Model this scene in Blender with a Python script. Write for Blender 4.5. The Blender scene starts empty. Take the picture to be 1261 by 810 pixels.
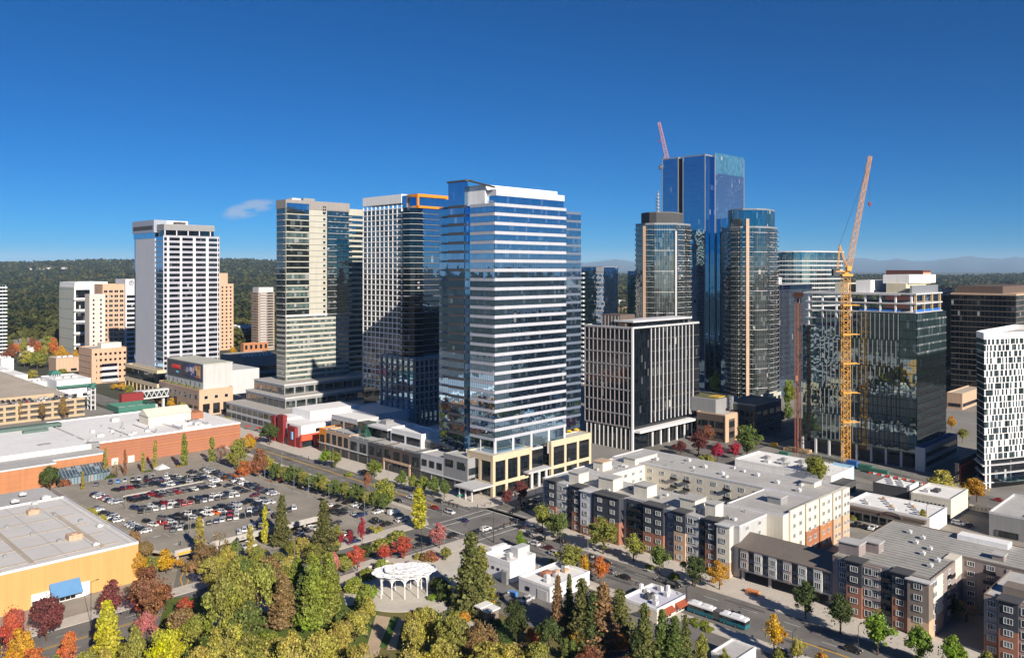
import bpy, math, random
import numpy as np
from mathutils import Vector, Matrix
random.seed(7)
RNG = np.random.default_rng(11)
scene = bpy.context.scene
COL = scene.collection
# ------------------------------------------------------------------ camera, sky, sun, exposure
F, H, YH, CX = 1010.0, 100.0, 331.0, 630.5        # focal length in photo pixels, eye height, horizon row, centre column
cam = bpy.data.cameras.new('camera'); camo = bpy.data.objects.new('camera', cam); COL.objects.link(camo)
cam.sensor_width = 36.0; cam.lens = F/1261*36; cam.shift_y = -(405-YH)/1261
cam.clip_start = 1.0; cam.clip_end = 150000.0
camo.location = (0, 0, H); camo.rotation_euler = (math.radians(90), 0, 0)
scene.camera = camo
SUN_EL = math.radians(26.5); SUN_XY = Vector((0.52, -0.855)).normalized()
SUN = Vector((SUN_XY.x*math.cos(SUN_EL), SUN_XY.y*math.cos(SUN_EL), math.sin(SUN_EL)))
sl = bpy.data.lights.new('sun', 'SUN'); sl.energy = 5.0; sl.angle = math.radians(0.53); sl.color = (1.0, 0.905, 0.785)
so = bpy.data.objects.new('sun', sl); COL.objects.link(so)
so.rotation_euler = SUN.to_track_quat('Z', 'Y').to_euler(); so.location = (300, -300, 400)
world = bpy.data.worlds.new('World'); scene.world = world; world.use_nodes = True
wn, wl = world.node_tree.nodes, world.node_tree.links; wn.clear()
sky = wn.new('ShaderNodeTexSky'); sky.sky_type = 'NISHITA'; sky.sun_disc = False
sky.sun_elevation = SUN_EL; sky.sun_rotation = math.atan2(SUN_XY.x, SUN_XY.y)
sky.air_density = 0.6; sky.dust_density = 0.15; sky.ozone_density = 6.0; sky.altitude = 100
hsv = wn.new('ShaderNodeHueSaturation'); hsv.inputs['Hue'].default_value = 0.505; hsv.inputs['Saturation'].default_value = 1.95; hsv.inputs['Value'].default_value = 1.0
bg = wn.new('ShaderNodeBackground'); bg.inputs['Strength'].default_value = 0.053
wo = wn.new('ShaderNodeOutputWorld')
wl.new(sky.outputs[0], hsv.inputs['Color'])
# one thin wisp of cloud, placed by its direction in the sky
geo = wn.new('ShaderNodeTexCoord'); sep = wn.new('ShaderNodeSeparateXYZ'); wl.new(geo.outputs['Generated'], sep.inputs[0])
def wm(op, a, b=None):
    n = wn.new('ShaderNodeMath'); n.operation = op
    for i, x in enumerate((a, b)):
        if x is None: continue
        if isinstance(x, (int, float)): n.inputs[i].default_value = x
        else: wl.new(x, n.inputs[i])
    return n.outputs[0]
tx = wm('DIVIDE', sep.outputs[0], sep.outputs[1]); tz = wm('DIVIDE', sep.outputs[2], sep.outputs[1])
ex = wm('DIVIDE', wm('SUBTRACT', tx, (306-CX)/F), 0.036)
ez = wm('DIVIDE', wm('SUBTRACT', wm('SUBTRACT', tz, (YH-258)/F), wm('MULTIPLY', wm('SUBTRACT', tx, (306-CX)/F), 0.22)), 0.012)
wnz = wn.new('ShaderNodeTexNoise'); wnz.inputs['Scale'].default_value = 60; wnz.inputs['Detail'].default_value = 6
wmap = wn.new('ShaderNodeMapping'); wmap.inputs['Scale'].default_value = (0.6, 0.6, 2.0)
wl.new(geo.outputs['Generated'], wmap.inputs[0]); wl.new(wmap.outputs[0], wnz.inputs['Vector'])
cm = wm('SUBTRACT', 1.0, wm('ADD', wm('MULTIPLY', ex, ex), wm('MULTIPLY', ez, ez)))
cm = wm('MULTIPLY', wm('MAXIMUM', cm, 0.0), wm('MAXIMUM', wm('SUBTRACT', wnz.outputs[0], 0.36), 0.0))
cm = wm('MINIMUM', wm('MULTIPLY', cm, 3.6), 0.5)
cm = wm('MULTIPLY', cm, wm('GREATER_THAN', sep.outputs[1], 0.1))
cmix = wn.new('ShaderNodeMix'); cmix.data_type = 'RGBA'; wl.new(cm, cmix.inputs[0]); wl.new(hsv.outputs[0], cmix.inputs[6])
cmix.inputs[7].default_value = (6.5, 6.6, 7.0, 1)
wl.new(cmix.outputs[2], bg.inputs['Color']); wl.new(bg.outputs[0], wo.inputs['Surface'])
scene.view_settings.view_transform = 'Standard'; scene.view_settings.look = 'None'
scene.view_settings.gamma = 1.0; scene.view_settings.use_curve_mapping = False
scene.view_settings.exposure = 0.66
scene.cycles.max_bounces = 6; scene.cycles.glossy_bounces = 3; scene.cycles.diffuse_bounces = 2; scene.cycles.volume_bounces = 0
scene.cycles.use_denoising = True
# ------------------------------------------------------------------ geometry of the place
S2 = math.sqrt(0.5)
def G(px, py, z=0.0):
    D = F*(H-z)/(py-YH); return ((px-CX)*D/F, D)
def GD(px, D): return ((px-CX)*D/F, D)
def UV(x, y): return ((x+y)*S2, (y-x)*S2)
def XY(u, v): return ((u-v)*S2, (u+v)*S2)
def GUV(px, py, z=0.0): return UV(*G(px, py, z))
def PX(x, y, z=0): return (CX+F*x/y, YH+F*(H-z)/y)
def Z(py, D): return H-(py-YH)*D/F
GRID = math.radians(45)
HAZE = 2.6e-5
# ------------------------------------------------------------------ materials
MATS = {}
def nd(nt, t, **kw):
    n = nt.nodes.new(t)
    for k, v in kw.items():
        if hasattr(n, k): setattr(n, k, v)
        else: n.inputs[k.replace('_', ' ')].default_value = v
    return n
def base_mat(name, rough=0.8, spec=0.3):
    m = bpy.data.materials.new(name); m.use_nodes = True; nt = m.node_tree
    p = nt.nodes['Principled BSDF']; p.inputs['Roughness'].default_value = rough
    p.inputs['Specular IOR Level'].default_value = spec
    return m, nt, p
def mathn(nt, op, a, b=None, c=None):
    n = nt.nodes.new('ShaderNodeMath'); n.operation = op
    for i, x in enumerate((a, b, c)):
        if x is None: continue
        if isinstance(x, (int, float)): n.inputs[i].default_value = x
        else: nt.links.new(x, n.inputs[i])
    return n.outputs[0]
def mixc(nt, f, a, b, mode='MIX'):
    n = nt.nodes.new('ShaderNodeMix'); n.data_type = 'RGBA'; n.blend_type = mode
    for s, x in ((n.inputs[0], f), (n.inputs[6], a), (n.inputs[7], b)):
        if isinstance(x, (int, float)): s.default_value = x
        elif isinstance(x, tuple): s.default_value = (*x[:3], 1)
        else: nt.links.new(x, s)
    return n.outputs[2]
def gridpos(nt, sx=1.0, sy=1.0, sz=1.0):
    """world position turned into the street grid"""
    g = nt.nodes.new('ShaderNodeNewGeometry'); m = nt.nodes.new('ShaderNodeMapping')
    m.inputs['Rotation'].default_value = (0, 0, -GRID); nt.links.new(g.outputs['Position'], m.inputs[0])
    m2 = nt.nodes.new('ShaderNodeMapping'); m2.inputs['Scale'].default_value = (sx, sy, sz)
    nt.links.new(m.outputs[0], m2.inputs[0]); return m2.outputs[0]
def noise(nt, vec, scale, detail=4, rough=0.6):
    n = nt.nodes.new('ShaderNodeTexNoise'); n.inputs['Scale'].default_value = scale
    n.inputs['Detail'].default_value = detail; n.inputs['Roughness'].default_value = rough
    nt.links.new(vec, n.inputs['Vector']); return n.outputs[0]
def ramp(nt, f, lo, hi):
    n = nt.nodes.new('ShaderNodeMapRange'); nt.links.new(f, n.inputs[0])
    n.inputs[1].default_value = lo; n.inputs[2].default_value = hi; return n.outputs[0]
def wall(name, col, var=0.2, scale=0.15, rough=0.8, course=None, coursecol=None, panel=None, streak=0.2):
    """painted / masonry wall: broad tone drift, vertical weather streaks, optional courses (height, share) and panel joints (w, h)"""
    if name in MATS: return MATS[name]
    m, nt, p = base_mat(name, rough)
    pos = gridpos(nt)
    n1 = noise(nt, pos, scale, 5); n2 = noise(nt, gridpos(nt, 1.2, 1.2, 0.06), 1.0, 3)
    f = mathn(nt, 'ADD', mathn(nt, 'MULTIPLY', mathn(nt, 'SUBTRACT', n1, 0.5), 2*var), mathn(nt, 'MULTIPLY', mathn(nt, 'SUBTRACT', n2, 0.5), 2*streak))
    f = mathn(nt, 'ADD', f, 1.0)
    c = mixc(nt, 1.0, tuple(col), (1, 1, 1), 'MULTIPLY')
    if course:
        sp = nt.nodes.new('ShaderNodeSeparateXYZ'); nt.links.new(pos, sp.inputs[0])
        fr = mathn(nt, 'FRACT', mathn(nt, 'DIVIDE', sp.outputs[2], course[0]))
        c = mixc(nt, mathn(nt, 'LESS_THAN', fr, course[1]), c, tuple(coursecol))
    if panel:
        sp = nt.nodes.new('ShaderNodeSeparateXYZ'); nt.links.new(pos, sp.inputs[0])
        a = mathn(nt, 'LESS_THAN', mathn(nt, 'FRACT', mathn(nt, 'DIVIDE', mathn(nt, 'ADD', sp.outputs[0], sp.outputs[1]), panel[0])), 0.05)
        b = mathn(nt, 'LESS_THAN', mathn(nt, 'FRACT', mathn(nt, 'DIVIDE', sp.outputs[2], panel[1])), 0.07)
        c = mixc(nt, mathn(nt, 'MULTIPLY', mathn(nt, 'MAXIMUM', a, b), 0.45), c, tuple(x*0.4 for x in col))
    v = nt.nodes.new('ShaderNodeVectorMath'); v.operation = 'SCALE'; nt.links.new(c, v.inputs[0]); nt.links.new(f, v.inputs['Scale'])
    nt.links.new(v.outputs[0], p.inputs['Base Color'])
    MATS[name] = m; return m
def plain(name, col, rough=0.6, metal=0.0, spec=0.4):
    if name in MATS: return MATS[name]
    m, nt, p = base_mat(name, rough, spec); p.inputs['Metallic'].default_value = metal
    n1 = noise(nt, gridpos(nt), 0.6, 3)
    c = mixc(nt, n1, tuple(x*0.85 for x in col), tuple(min(1, x*1.12) for x in col))
    nt.links.new(c, p.inputs['Base Color']); MATS[name] = m; return m
def membrane(name, col, seam=3.0, var=0.25, dark=0.55, seamk=0.12):
    """flat roof sheet: seams, ponding stains, patches"""
    if name in MATS: return MATS[name]
    m, nt, p = base_mat(name, 0.85, 0.2); pos = gridpos(nt)
    n1 = noise(nt, pos, 0.05, 6); n2 = noise(nt, pos, 0.45, 6, 0.7)
    sp = nt.nodes.new('ShaderNodeSeparateXYZ'); nt.links.new(pos, sp.inputs[0])
    s = mathn(nt, 'LESS_THAN', mathn(nt, 'FRACT', mathn(nt, 'DIVIDE', sp.outputs[0], seam)), 0.06 if seamk < .4 else .3)
    c = mixc(nt, ramp(nt, n1, 0.35, 0.7), tuple(x*(1-var) for x in col), tuple(col))
    c = mixc(nt, mathn(nt, 'MULTIPLY', ramp(nt, n2, 0.5, 0.78), 0.65), c, tuple(x*dark for x in col))
    c = mixc(nt, mathn(nt, 'MULTIPLY', s, seamk), c, (0.03, 0.03, 0.03))
    nt.links.new(c, p.inputs['Base Color']); MATS[name] = m; return m
def glass(name, col, ior=1.9, rough=0.03, pane=(1.6, 3.9), vary=0.6, tilt=0.012, blind=0.1, tint=(1, 1, 1)):
    """coated facade glass: dark and mirror-like, every pane set a hair out of true, some with blinds down"""
    if name in MATS: return MATS[name]
    m, nt, p = base_mat(name, rough, 0.5); p.inputs['IOR'].default_value = ior
    p.inputs['Specular Tint'].default_value = (*tint, 1)
    g = nt.nodes.new('ShaderNodeNewGeometry')
    pos = gridpos(nt, 1/pane[0], 1/pane[0], 1/pane[1])
    fl = nt.nodes.new('ShaderNodeVectorMath'); fl.operation = 'FLOOR'; nt.links.new(pos, fl.inputs[0])
    wnn = nt.nodes.new('ShaderNodeTexWhiteNoise'); nt.links.new(fl.outputs[0], wnn.inputs[0])
    sub = nt.nodes.new('ShaderNodeVectorMath'); sub.operation = 'SUBTRACT'; nt.links.new(wnn.outputs['Color'], sub.inputs[0]); sub.inputs[1].default_value = (.5, .5, .5)
    sc = nt.nodes.new('ShaderNodeVectorMath'); sc.operation = 'SCALE'; nt.links.new(sub.outputs[0], sc.inputs[0]); sc.inputs['Scale'].default_value = tilt
    nz = nt.nodes.new('ShaderNodeTexNoise'); nz.inputs['Scale'].default_value = 0.22; nz.inputs['Detail'].default_value = 2
    nt.links.new(g.outputs['Position'], nz.inputs['Vector'])
    sub2 = nt.nodes.new('ShaderNodeVectorMath'); sub2.operation = 'SUBTRACT'; nt.links.new(nz.outputs['Color'], sub2.inputs[0]); sub2.inputs[1].default_value = (.5, .5, .5)
    sc2 = nt.nodes.new('ShaderNodeVectorMath'); sc2.operation = 'SCALE'; nt.links.new(sub2.outputs[0], sc2.inputs[0]); sc2.inputs['Scale'].default_value = tilt*2.5
    a1 = nt.nodes.new('ShaderNodeVectorMath'); nt.links.new(sc.outputs[0], a1.inputs[0]); nt.links.new(sc2.outputs[0], a1.inputs[1])
    a2 = nt.nodes.new('ShaderNodeVectorMath'); nt.links.new(g.outputs['Normal'], a2.inputs[0]); nt.links.new(a1.outputs[0], a2.inputs[1])
    nn = nt.nodes.new('ShaderNodeVectorMath'); nn.operation = 'NORMALIZE'; nt.links.new(a2.outputs[0], nn.inputs[0])
    nt.links.new(nn.outputs[0], p.inputs['Normal'])
    w = wnn.outputs['Value']
    c = mixc(nt, w, tuple(x*(1-vary) for x in col), tuple(x*(1+vary) for x in col))
    c = mixc(nt, mathn(nt, 'GREATER_THAN', w, 1-blind), c, tuple(min(.3, x*2.5+.06) for x in col))
    c = mixc(nt, mathn(nt, 'LESS_THAN', w, 0.006), c, (0.40, 0.40, 0.37))
    nt.links.new(c, p.inputs['Base Color']); MATS[name] = m; return m
def objcol(name, rough=0.3, spec=0.5, coat=0.6):
    m, nt, p = base_mat(name, rough, spec); p.inputs['Coat Weight'].default_value = coat
    oi = nt.nodes.new('ShaderNodeObjectInfo'); nt.links.new(oi.outputs['Color'], p.inputs['Base Color']); MATS[name] = m; return m
def leafmat(name):
    """foliage tinted by the tree's own colour, each leaf clump a little different"""
    m, nt, p = base_mat(name, 0.75, 0.2)
    oi = nt.nodes.new('ShaderNodeObjectInfo'); g = nt.nodes.new('ShaderNodeNewGeometry')
    tc = nt.nodes.new('ShaderNodeTexCoord')
    r = g.outputs['Random Per Island']
    n = noise(nt, tc.outputs['Object'], 0.35, 3)
    h = nt.nodes.new('ShaderNodeHueSaturation'); nt.links.new(oi.outputs['Color'], h.inputs['Color'])
    nt.links.new(mathn(nt, 'ADD', mathn(nt, 'MULTIPLY', mathn(nt, 'SUBTRACT', n, 0.5), 0.30), 0.348+0.15), h.inputs['Hue'])
    nt.links.new(mathn(nt, 'ADD', mathn(nt, 'MULTIPLY', r, 1.5), 0.65), h.inputs['Value'])
    n2 = noise(nt, tc.outputs['Object'], 0.9, 2)
    nt.links.new(mathn(nt, 'ADD', mathn(nt, 'MULTIPLY', n2, 0.8), 0.65), h.inputs['Saturation'])
    nt.links.new(h.outputs[0], p.inputs['Base Color'])
    tr = nt.nodes.new('ShaderNodeBsdfTranslucent'); nt.links.new(h.outputs[0], tr.inputs['Color'])
    mx = nt.nodes.new('ShaderNodeMixShader'); mx.inputs[0].default_value = 0.38
    nt.links.new(p.outputs[0], mx.inputs[1]); nt.links.new(tr.outputs[0], mx.inputs[2])
    nt.links.new(mx.outputs[0], nt.nodes['Material Output'].inputs['Surface']); MATS[name] = m; return m
def groundmat(name, col, col2, scale=0.2, fine=3.0, rough=0.9, fk=0.25):
    if name in MATS: return MATS[name]
    m, nt, p = base_mat(name, rough, 0.2); pos = gridpos(nt)
    c = mixc(nt, ramp(nt, noise(nt, pos, scale, 6, 0.65), 0.35, 0.65), tuple(col), tuple(col2))
    f = noise(nt, pos, fine, 4, 0.7)
    c = mixc(nt, fk, c, mixc(nt, f, (0, 0, 0), tuple(min(1, 2*x) for x in col2)))
    nt.links.new(c, p.inputs['Base Color']); MATS[name] = m; return m
# ------------------------------------------------------------------ mesh building
class MB:
    def __init__(s): s.v = []; s.f = []; s.m = []
    def face(s, pts, mi=0):
        n = len(s.v); s.v += [tuple(p) for p in pts]; s.f.append(tuple(range(n, n+len(pts)))); s.m.append(mi); return s
    def box(s, x0, x1, y0, y1, z0, z1, mi=0, top=None):
        n = len(s.v); t = mi if top is None else top
        s.v += [(x0,y0,z0),(x1,y0,z0),(x1,y1,z0),(x0,y1,z0),(x0,y0,z1),(x1,y0,z1),(x1,y1,z1),(x0,y1,z1)]
        for q, m in (((0,3,2,1),mi),((4,5,6,7),t),((0,1,5,4),mi),((1,2,6,5),mi),((2,3,7,6),mi),((3,0,4,7),mi)):
            s.f.append(tuple(n+i for i in q)); s.m.append(m)
        return s
    def prism(s, poly, z0, z1, mi=0, top=None, poly2=None):
        n = len(s.v); k = len(poly); q = poly2 or poly; t = mi if top is None else top
        s.v += [(x,y,z0) for x,y in poly]+[(x,y,z1) for x,y in q]
        s.f.append(tuple(n+k+i for i in range(k))); s.m.append(t)
        s.f.append(tuple(n+i for i in reversed(range(k)))); s.m.append(mi)
        for i in range(k):
            j = (i+1) % k; s.f.append((n+i,n+j,n+k+j,n+k+i)); s.m.append(mi)
        return s
    def ring(s, poly, t, z0, z1, mi=0):
        inn = offset(poly, -t); n = len(s.v); k = len(poly)
        s.v += [(x,y,z0) for x,y in poly]+[(x,y,z1) for x,y in poly]+[(x,y,z1) for x,y in inn]+[(x,y,z0) for x,y in inn]
        for i in range(k):
            j = (i+1) % k
            for a, b in ((0,1),(1,2),(2,3),(3,0)):
                s.f.append((n+a*k+i,n+a*k+j,n+b*k+j,n+b*k+i)); s.m.append(mi)
        return s
    def tube(s, p, q, r, n=6, mi=0, r2=None):
        p, q = Vector(p), Vector(q); d = (q-p).normalized(); r2 = r if r2 is None else r2
        a = d.orthogonal().normalized(); b = d.cross(a); o = len(s.v)
        for c, rr in ((p, r), (q, r2)):
            for i in range(n):
                t = 2*math.pi*i/n; w = c+(a*math.cos(t)+b*math.sin(t))*rr; s.v.append((w.x, w.y, w.z))
        for i in range(n):
            j = (i+1) % n; s.f.append((o+i,o+j,o+n+j,o+n+i)); s.m.append(mi)
        s.f.append(tuple(o+i for i in reversed(range(n)))); s.m.append(mi)
        s.f.append(tuple(o+n+i for i in range(n))); s.m.append(mi); return s
    def beam(s, p, q, w, h=None, mi=0):
        """square bar from p to q"""
        p, q = Vector(p), Vector(q); d = (q-p).normalized(); h = h or w
        up = Vector((0,0,1)) if abs(d.z) < 0.95 else Vector((0,1,0))
        a = d.cross(up).normalized()*w/2; b = a.cross(d).normalized()*h/2; o = len(s.v)
        for c in (p, q):
            for e in (-a-b, a-b, a+b, -a+b): w_ = c+e; s.v.append((w_.x,w_.y,w_.z))
        for f in ((0,1,5,4),(1,2,6,5),(2,3,7,6),(3,0,4,7),(3,2,1,0),(4,5,6,7)): s.f.append(tuple(o+i for i in f)); s.m.append(mi)
        return s
    def lathe(s, prof, n=10, mi=0, c=(0,0,0)):
        o = len(s.v)
        for r, z in prof:
            for i in range(n): t = 2*math.pi*i/n; s.v.append((c[0]+r*math.cos(t), c[1]+r*math.sin(t), c[2]+z))
        for k in range(len(prof)-1):
            for i in range(n):
                j = (i+1) % n; s.f.append((o+k*n+i,o+k*n+j,o+k*n+n+j,o+k*n+n+i)); s.m.append(mi)
        return s
    def add(s, me, M):
        n = len(s.v); s.v += [tuple(M @ Vector(v)) for v in me.v]; s.f += [tuple(n+i for i in f) for f in me.f]; s.m += me.m; return s
    def mesh(s, name, mats, smooth=False):
        me = bpy.data.meshes.new(name); me.from_pydata(s.v, [], s.f)
        for m in (mats if isinstance(mats, (list, tuple)) else [mats]): me.materials.append(m)
        me.polygons.foreach_set('material_index', s.m)
        if smooth: me.polygons.foreach_set('use_smooth', [True]*len(s.f))
        me.update(); return me
    def build(s, name, mats, parent=None, loc=(0,0,0), rz=0.0, smooth=False):
        return link(name, s.mesh(name, mats, smooth), parent, loc, rz)
def link(name, me, parent=None, loc=(0,0,0), rz=0.0):
    o = bpy.data.objects.new(name, me); COL.objects.link(o); o.location = loc; o.rotation_euler = (0,0,rz)
    if parent is not None: o.parent = parent
    return o
def tag(o, label, cat, group=None):
    o['label'] = label; o['category'] = cat
    if group: o['group'] = group
    return o
def thing(name, label, cat, loc=(0,0,0), rz=0.0, group=None):
    o = bpy.data.objects.new(name, None); COL.objects.link(o); o.location = loc; o.rotation_euler = (0,0,rz); o.empty_display_size = 0.5
    return tag(o, label, cat, group)
def structure(o): o['kind'] = 'structure'; return o
def copy_tree(o, parent=None):
    c = o.copy(); COL.objects.link(c)
    if parent is not None: c.parent = parent
    for ch in o.children: copy_tree(ch, c)
    return c
def offset(poly, d):
    """grow (d>0) or shrink a counter-clockwise polygon"""
    k = len(poly); out = []
    for i in range(k):
        p0, p1, p2 = Vector(poly[i-1]), Vector(poly[i]), Vector(poly[(i+1) % k])
        a = (p1-p0).normalized(); b = (p2-p1).normalized()
        na, nb = Vector((a.y,-a.x)), Vector((b.y,-b.x)); s = na+nb; den = 1+na.dot(nb)
        w = p1+s*(d/max(den, 0.2)); out.append((w.x, w.y))
    return out
def rect(x0, x1, y0, y1): return [(x0,y0),(x1,y0),(x1,y1),(x0,y1)]
# ------------------------------------------------------------------ windows: shared meshes, kept apart as objects
WIN = {}; WCACHE = {}
def pane_mesh(w, h, step, frame, mull, hbar=0, d=0.08):
    b = MB(); b.box(0, w, -d, 0.0, 0, h, 0)
    if frame > 0:
        e = d+0.07
        b.box(0, w, -e, -0.01, 0, frame, 1).box(0, w, -e, -0.01, h-frame, h, 1)
        b.box(0, frame, -e, -0.01, frame, h-frame, 1).box(w-frame, w, -e, -0.01, frame, h-frame, 1)
    if step:
        n = max(1, round(w/step))
        for i in range(1, n): x = w*i/n; b.box(x-mull/2, x+mull/2, -d-0.05, -0.01, frame, h-frame, 1)
    for i in range(hbar):
        z = h*(i+1)/(hbar+1); b.box(frame, w-frame, -d-0.045, -0.01, z-mull/2, z+mull/2, 1)
    return b
def win(root, p0, ang, a, z, w, h, gm, fm, step=1.5, frame=0.1, mull=0.1, hbar=0, out=0.0, d=0.08):
    """one window on the wall that starts at p0 and runs at angle ang; a = start along the wall"""
    key = (round(w, 2), round(h, 2), step, frame, mull, hbar, gm.name, fm.name, d)
    if key not in WCACHE:
        b = pane_mesh(key[0], key[1], step, frame, mull, hbar, d); WCACHE[key] = [b, None, [gm, fm]]
    x = p0[0]+math.cos(ang)*a+math.sin(ang)*out; y = p0[1]+math.sin(ang)*a-math.cos(ang)*out
    WIN.setdefault(root.name, (root, []))[1].append((key, (x, y, z), ang, w*h))
def flush_windows(limit=100):
    for root, lst in WIN.values():
        lst.sort(key=lambda t: -t[3]); rest = {}
        for i, (key, loc, ang, ar) in enumerate(lst):
            b, me, mats = WCACHE[key]
            if i < limit or len(lst) <= limit:
                if me is None: me = WCACHE[key][1] = b.mesh('window', mats)
                link('window', me, root, loc, ang)
            else: rest.setdefault((mats[0].name, mats[1].name), []).append((b, loc, ang, mats))
        if rest:
            mb = MB(); allm = []
            for items in rest.values():
                k = len(allm); allm += items[0][3]
                for b, loc, ang, mats in items:
                    n0 = len(mb.m); mb.add(b, Matrix.Translation(loc) @ Matrix.Rotation(ang, 4, 'Z'))
                    mb.m[n0:] = [x+k for x in mb.m[n0:]]
            mb.build('windows', allm, root)['kind'] = 'stuff'
def edge(p0, p1):
    d = Vector(p1)-Vector(p0); return math.atan2(d.y, d.x), d.length
def ribbons(root, p0, p1, z0, z1, nf, share, gm, fm, step=1.5, frame=0.08, mull=0.09, inset=0.0, out=0.02, low=None, hbar=0):
    """one ribbon window per floor along a wall"""
    ang, L = edge(p0, p1); fh = (z1-z0)/nf
    for i in range(nf):
        h = fh*share; zz = z0+i*fh+(fh-h if low is None else low)
        win(root, p0, ang, inset, zz, L-2*inset, h-0.02, gm, fm, step, frame, mull, hbar, out)
def punched(root, p0, p1, z0, z1, nf, nc, ww, wh, gm, fm, step=0, frame=0.1, out=0.02, sill=0.9, skip=None, x0=0, x1=None, mull=0.08, hbar=0):
    ang, L = edge(p0, p1); fh = (z1-z0)/nf; x1 = L if x1 is None else x1; cw = (x1-x0)/nc
    for i in range(nf):
        for j in range(nc):
            if skip and skip(i, j): continue
            win(root, p0, ang, x0+cw*(j+0.5)-ww/2, z0+i*fh+sill, ww, wh, gm, fm, step, frame, mull, hbar, out)
class Bld:
    """a building on the street grid: local x runs along the cross street, y along the avenue; the near corner is its origin"""
    def __init__(s, name, label, corner, xl, xr, ytop, D=None, group=None, cat='building', base=None):
        if D is None: x, y = G(*corner)
        else: x, y = GD(corner[0], D)
        s.X, s.Y, s.D = x, y, y
        s.W = s.alongA(xr); s.L = s.alongB(xl); s.h = Z(ytop, y)
        s.root = thing(name, label, cat, (x, y, 0), GRID, group)
        s.poly = rect(0, s.W, 0, s.L)
    def alongA(s, px, dy=0):
        k = (px-CX)/F; X, Y = s.X-S2*dy, s.Y+S2*dy; return (X-k*Y)/(S2*(k-1))
    def alongB(s, px, dx=0):
        k = (px-CX)/F; X, Y = s.X+S2*dx, s.Y+S2*dx; return (X-k*Y)/(S2*(1+k))
    def z(s, py, x=0, y=0): return Z(py, s.Y+S2*(x+y))
    def loc(s, px, py, z):
        """local x, y of a photo point lying at height z"""
        X, Y = G(px, py, z); return ((X-s.X)*S2+(Y-s.Y)*S2, -(X-s.X)*S2+(Y-s.Y)*S2)
def body(b, mat, poly=None, z0=0.0, z1=None, name='wall'):
    return MB().prism(poly or b.poly, z0, b.h if z1 is None else z1).build(name, mat, b.root)
def roof(b, mat, pmat, poly=None, z=None, par=0.9, t=0.35, name='roof', grow=0.06):
    poly = poly or b.poly; z = b.h if z is None else z
    r = MB().prism(offset(poly, -0.05), z+0.01, z+0.09).build(name, mat, b.root)
    if par > 0: MB().ring(offset(poly, grow), t, z-0.05, z+par).build('parapet', pmat, r)
    return r
def bands(b, poly, zs, h, mat, grow, name='floor_band'):
    for z in zs: MB().ring(offset(poly, grow), grow+0.3, z, z+h).build(name, mat, b.root)
def unit(b, x, y, z, w, d, h, mat, name='rooftop_unit', vent=True):
    m = MB().box(x, x+w, y, y+d, z+0.15, z+h)
    m.box(x+0.1, x+w-0.1, y+0.1, y+d-0.1, z, z+0.2)
    if vent: m.lathe([(min(w,d)*0.33, 0), (min(w,d)*0.33, 0.25), (0.01, 0.3)], 10, 0, (x+w/2, y+d/2, z+h))
    for k in range(3): m.box(x-0.04, x+w+0.04, y-0.04, y+d+0.04, z+h*(0.3+0.2*k), z+h*(0.3+0.2*k)+0.06)
    return m.build(name, mat, b.root)
# ------------------------------------------------------------------ the materials of the place
M_asphalt = groundmat('asphalt', (.115,.108,.102), (.20,.188,.174), 0.09, 1.5)
M_lot = groundmat('lot_asphalt', (.21,.187,.157), (.33,.295,.243), 0.07, 1.5)
M_walk = wall('pavement_concrete', (.50,.455,.395), .18, .3, .9, panel=None)
M_paint = plain('road_paint', (.62,.61,.58), .7)
M_yellow = plain('yellow_paint', (.62,.36,.03), .7)
M_grass = groundmat('lawn', (.06,.10,.02), (.11,.14,.03), .25, 4)
M_soil = groundmat('planting_soil', (.15,.10,.05), (.16,.15,.05), .12, 2)
M_path = groundmat('pale_path', (.46,.41,.35), (.56,.51,.44), .15, 3)
M_gravel = groundmat('tan_gravel', (.40,.30,.20), (.50,.39,.27), .2, 5)
M_land = groundmat('land', (.030,.042,.018), (.085,.085,.065), .006, .3)
M_forest = groundmat('forest_floor', (.012,.020,.012), (.024,.031,.016), .004, .02, fk=.5)
M_mount = groundmat('mountain_rock', (.02,.03,.04), (.035,.045,.055), .0005, .003)
M_white = wall('white_panel', (.78,.77,.75), .06, .2)
M_offwhite = wall('off_white_panel', (.57,.56,.57), .12, .2)
M_lgrey = wall('light_grey_panel', (.50,.50,.50), .08, .2)
M_mgrey = wall('mid_grey_panel', (.26,.26,.26), .1, .2)
M_dgrey = wall('dark_grey_panel', (.075,.075,.078), .15, .2)
M_black = plain('black_metal', (.02,.02,.022), .45)
M_conc = wall('concrete', (.38,.36,.33), .15, .2)
M_steel = plain('galvanised_steel', (.42,.43,.44), .4, .6)
M_wroof = membrane('white_roof', (.80,.79,.77), 4.0, .10, .72, .06)
M_groof = membrane('grey_roof', (.50,.49,.47), 2.4, .2, .6)
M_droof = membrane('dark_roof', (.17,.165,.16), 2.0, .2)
M_lroof = membrane('lavender_roof', (.58,.58,.66), 3.0, .1, .75, .05)
M_tanroof = membrane('tan_roof', (.52,.45,.36), 6, .2)
M_stripe = membrane('striped_roof', (.43,.42,.385), 2.3, .3, .38, .42)
M_brick = wall('red_brick', (.35,.15,.085), .16, .12, .9, course=(1.55, .13), coursecol=(.28,.10,.055), streak=.10)
M_obrick = wall('orange_brick', (.42,.185,.085), .14, .12, .9, course=(2.6, .06), coursecol=(.38,.15,.06))
M_ybrick = wall('yellow_brick', (.54,.315,.115), .08, .15, .9, course=(0.9, .10), coursecol=(.48,.275,.10), streak=.16)
M_stone = wall('yellow_stone', (.60,.49,.33), .08, .3, .8, panel=(1.5, .9))
M_tan = wall('tan_stone', (.50,.35,.24), .08, .3, .85, panel=(3, 1.2))
M_salmon = wall('salmon_stone', (.54,.35,.235), .08, .2, .85)
M_cream = wall('cream_siding', (.66,.61,.50), .06, .2)
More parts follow.
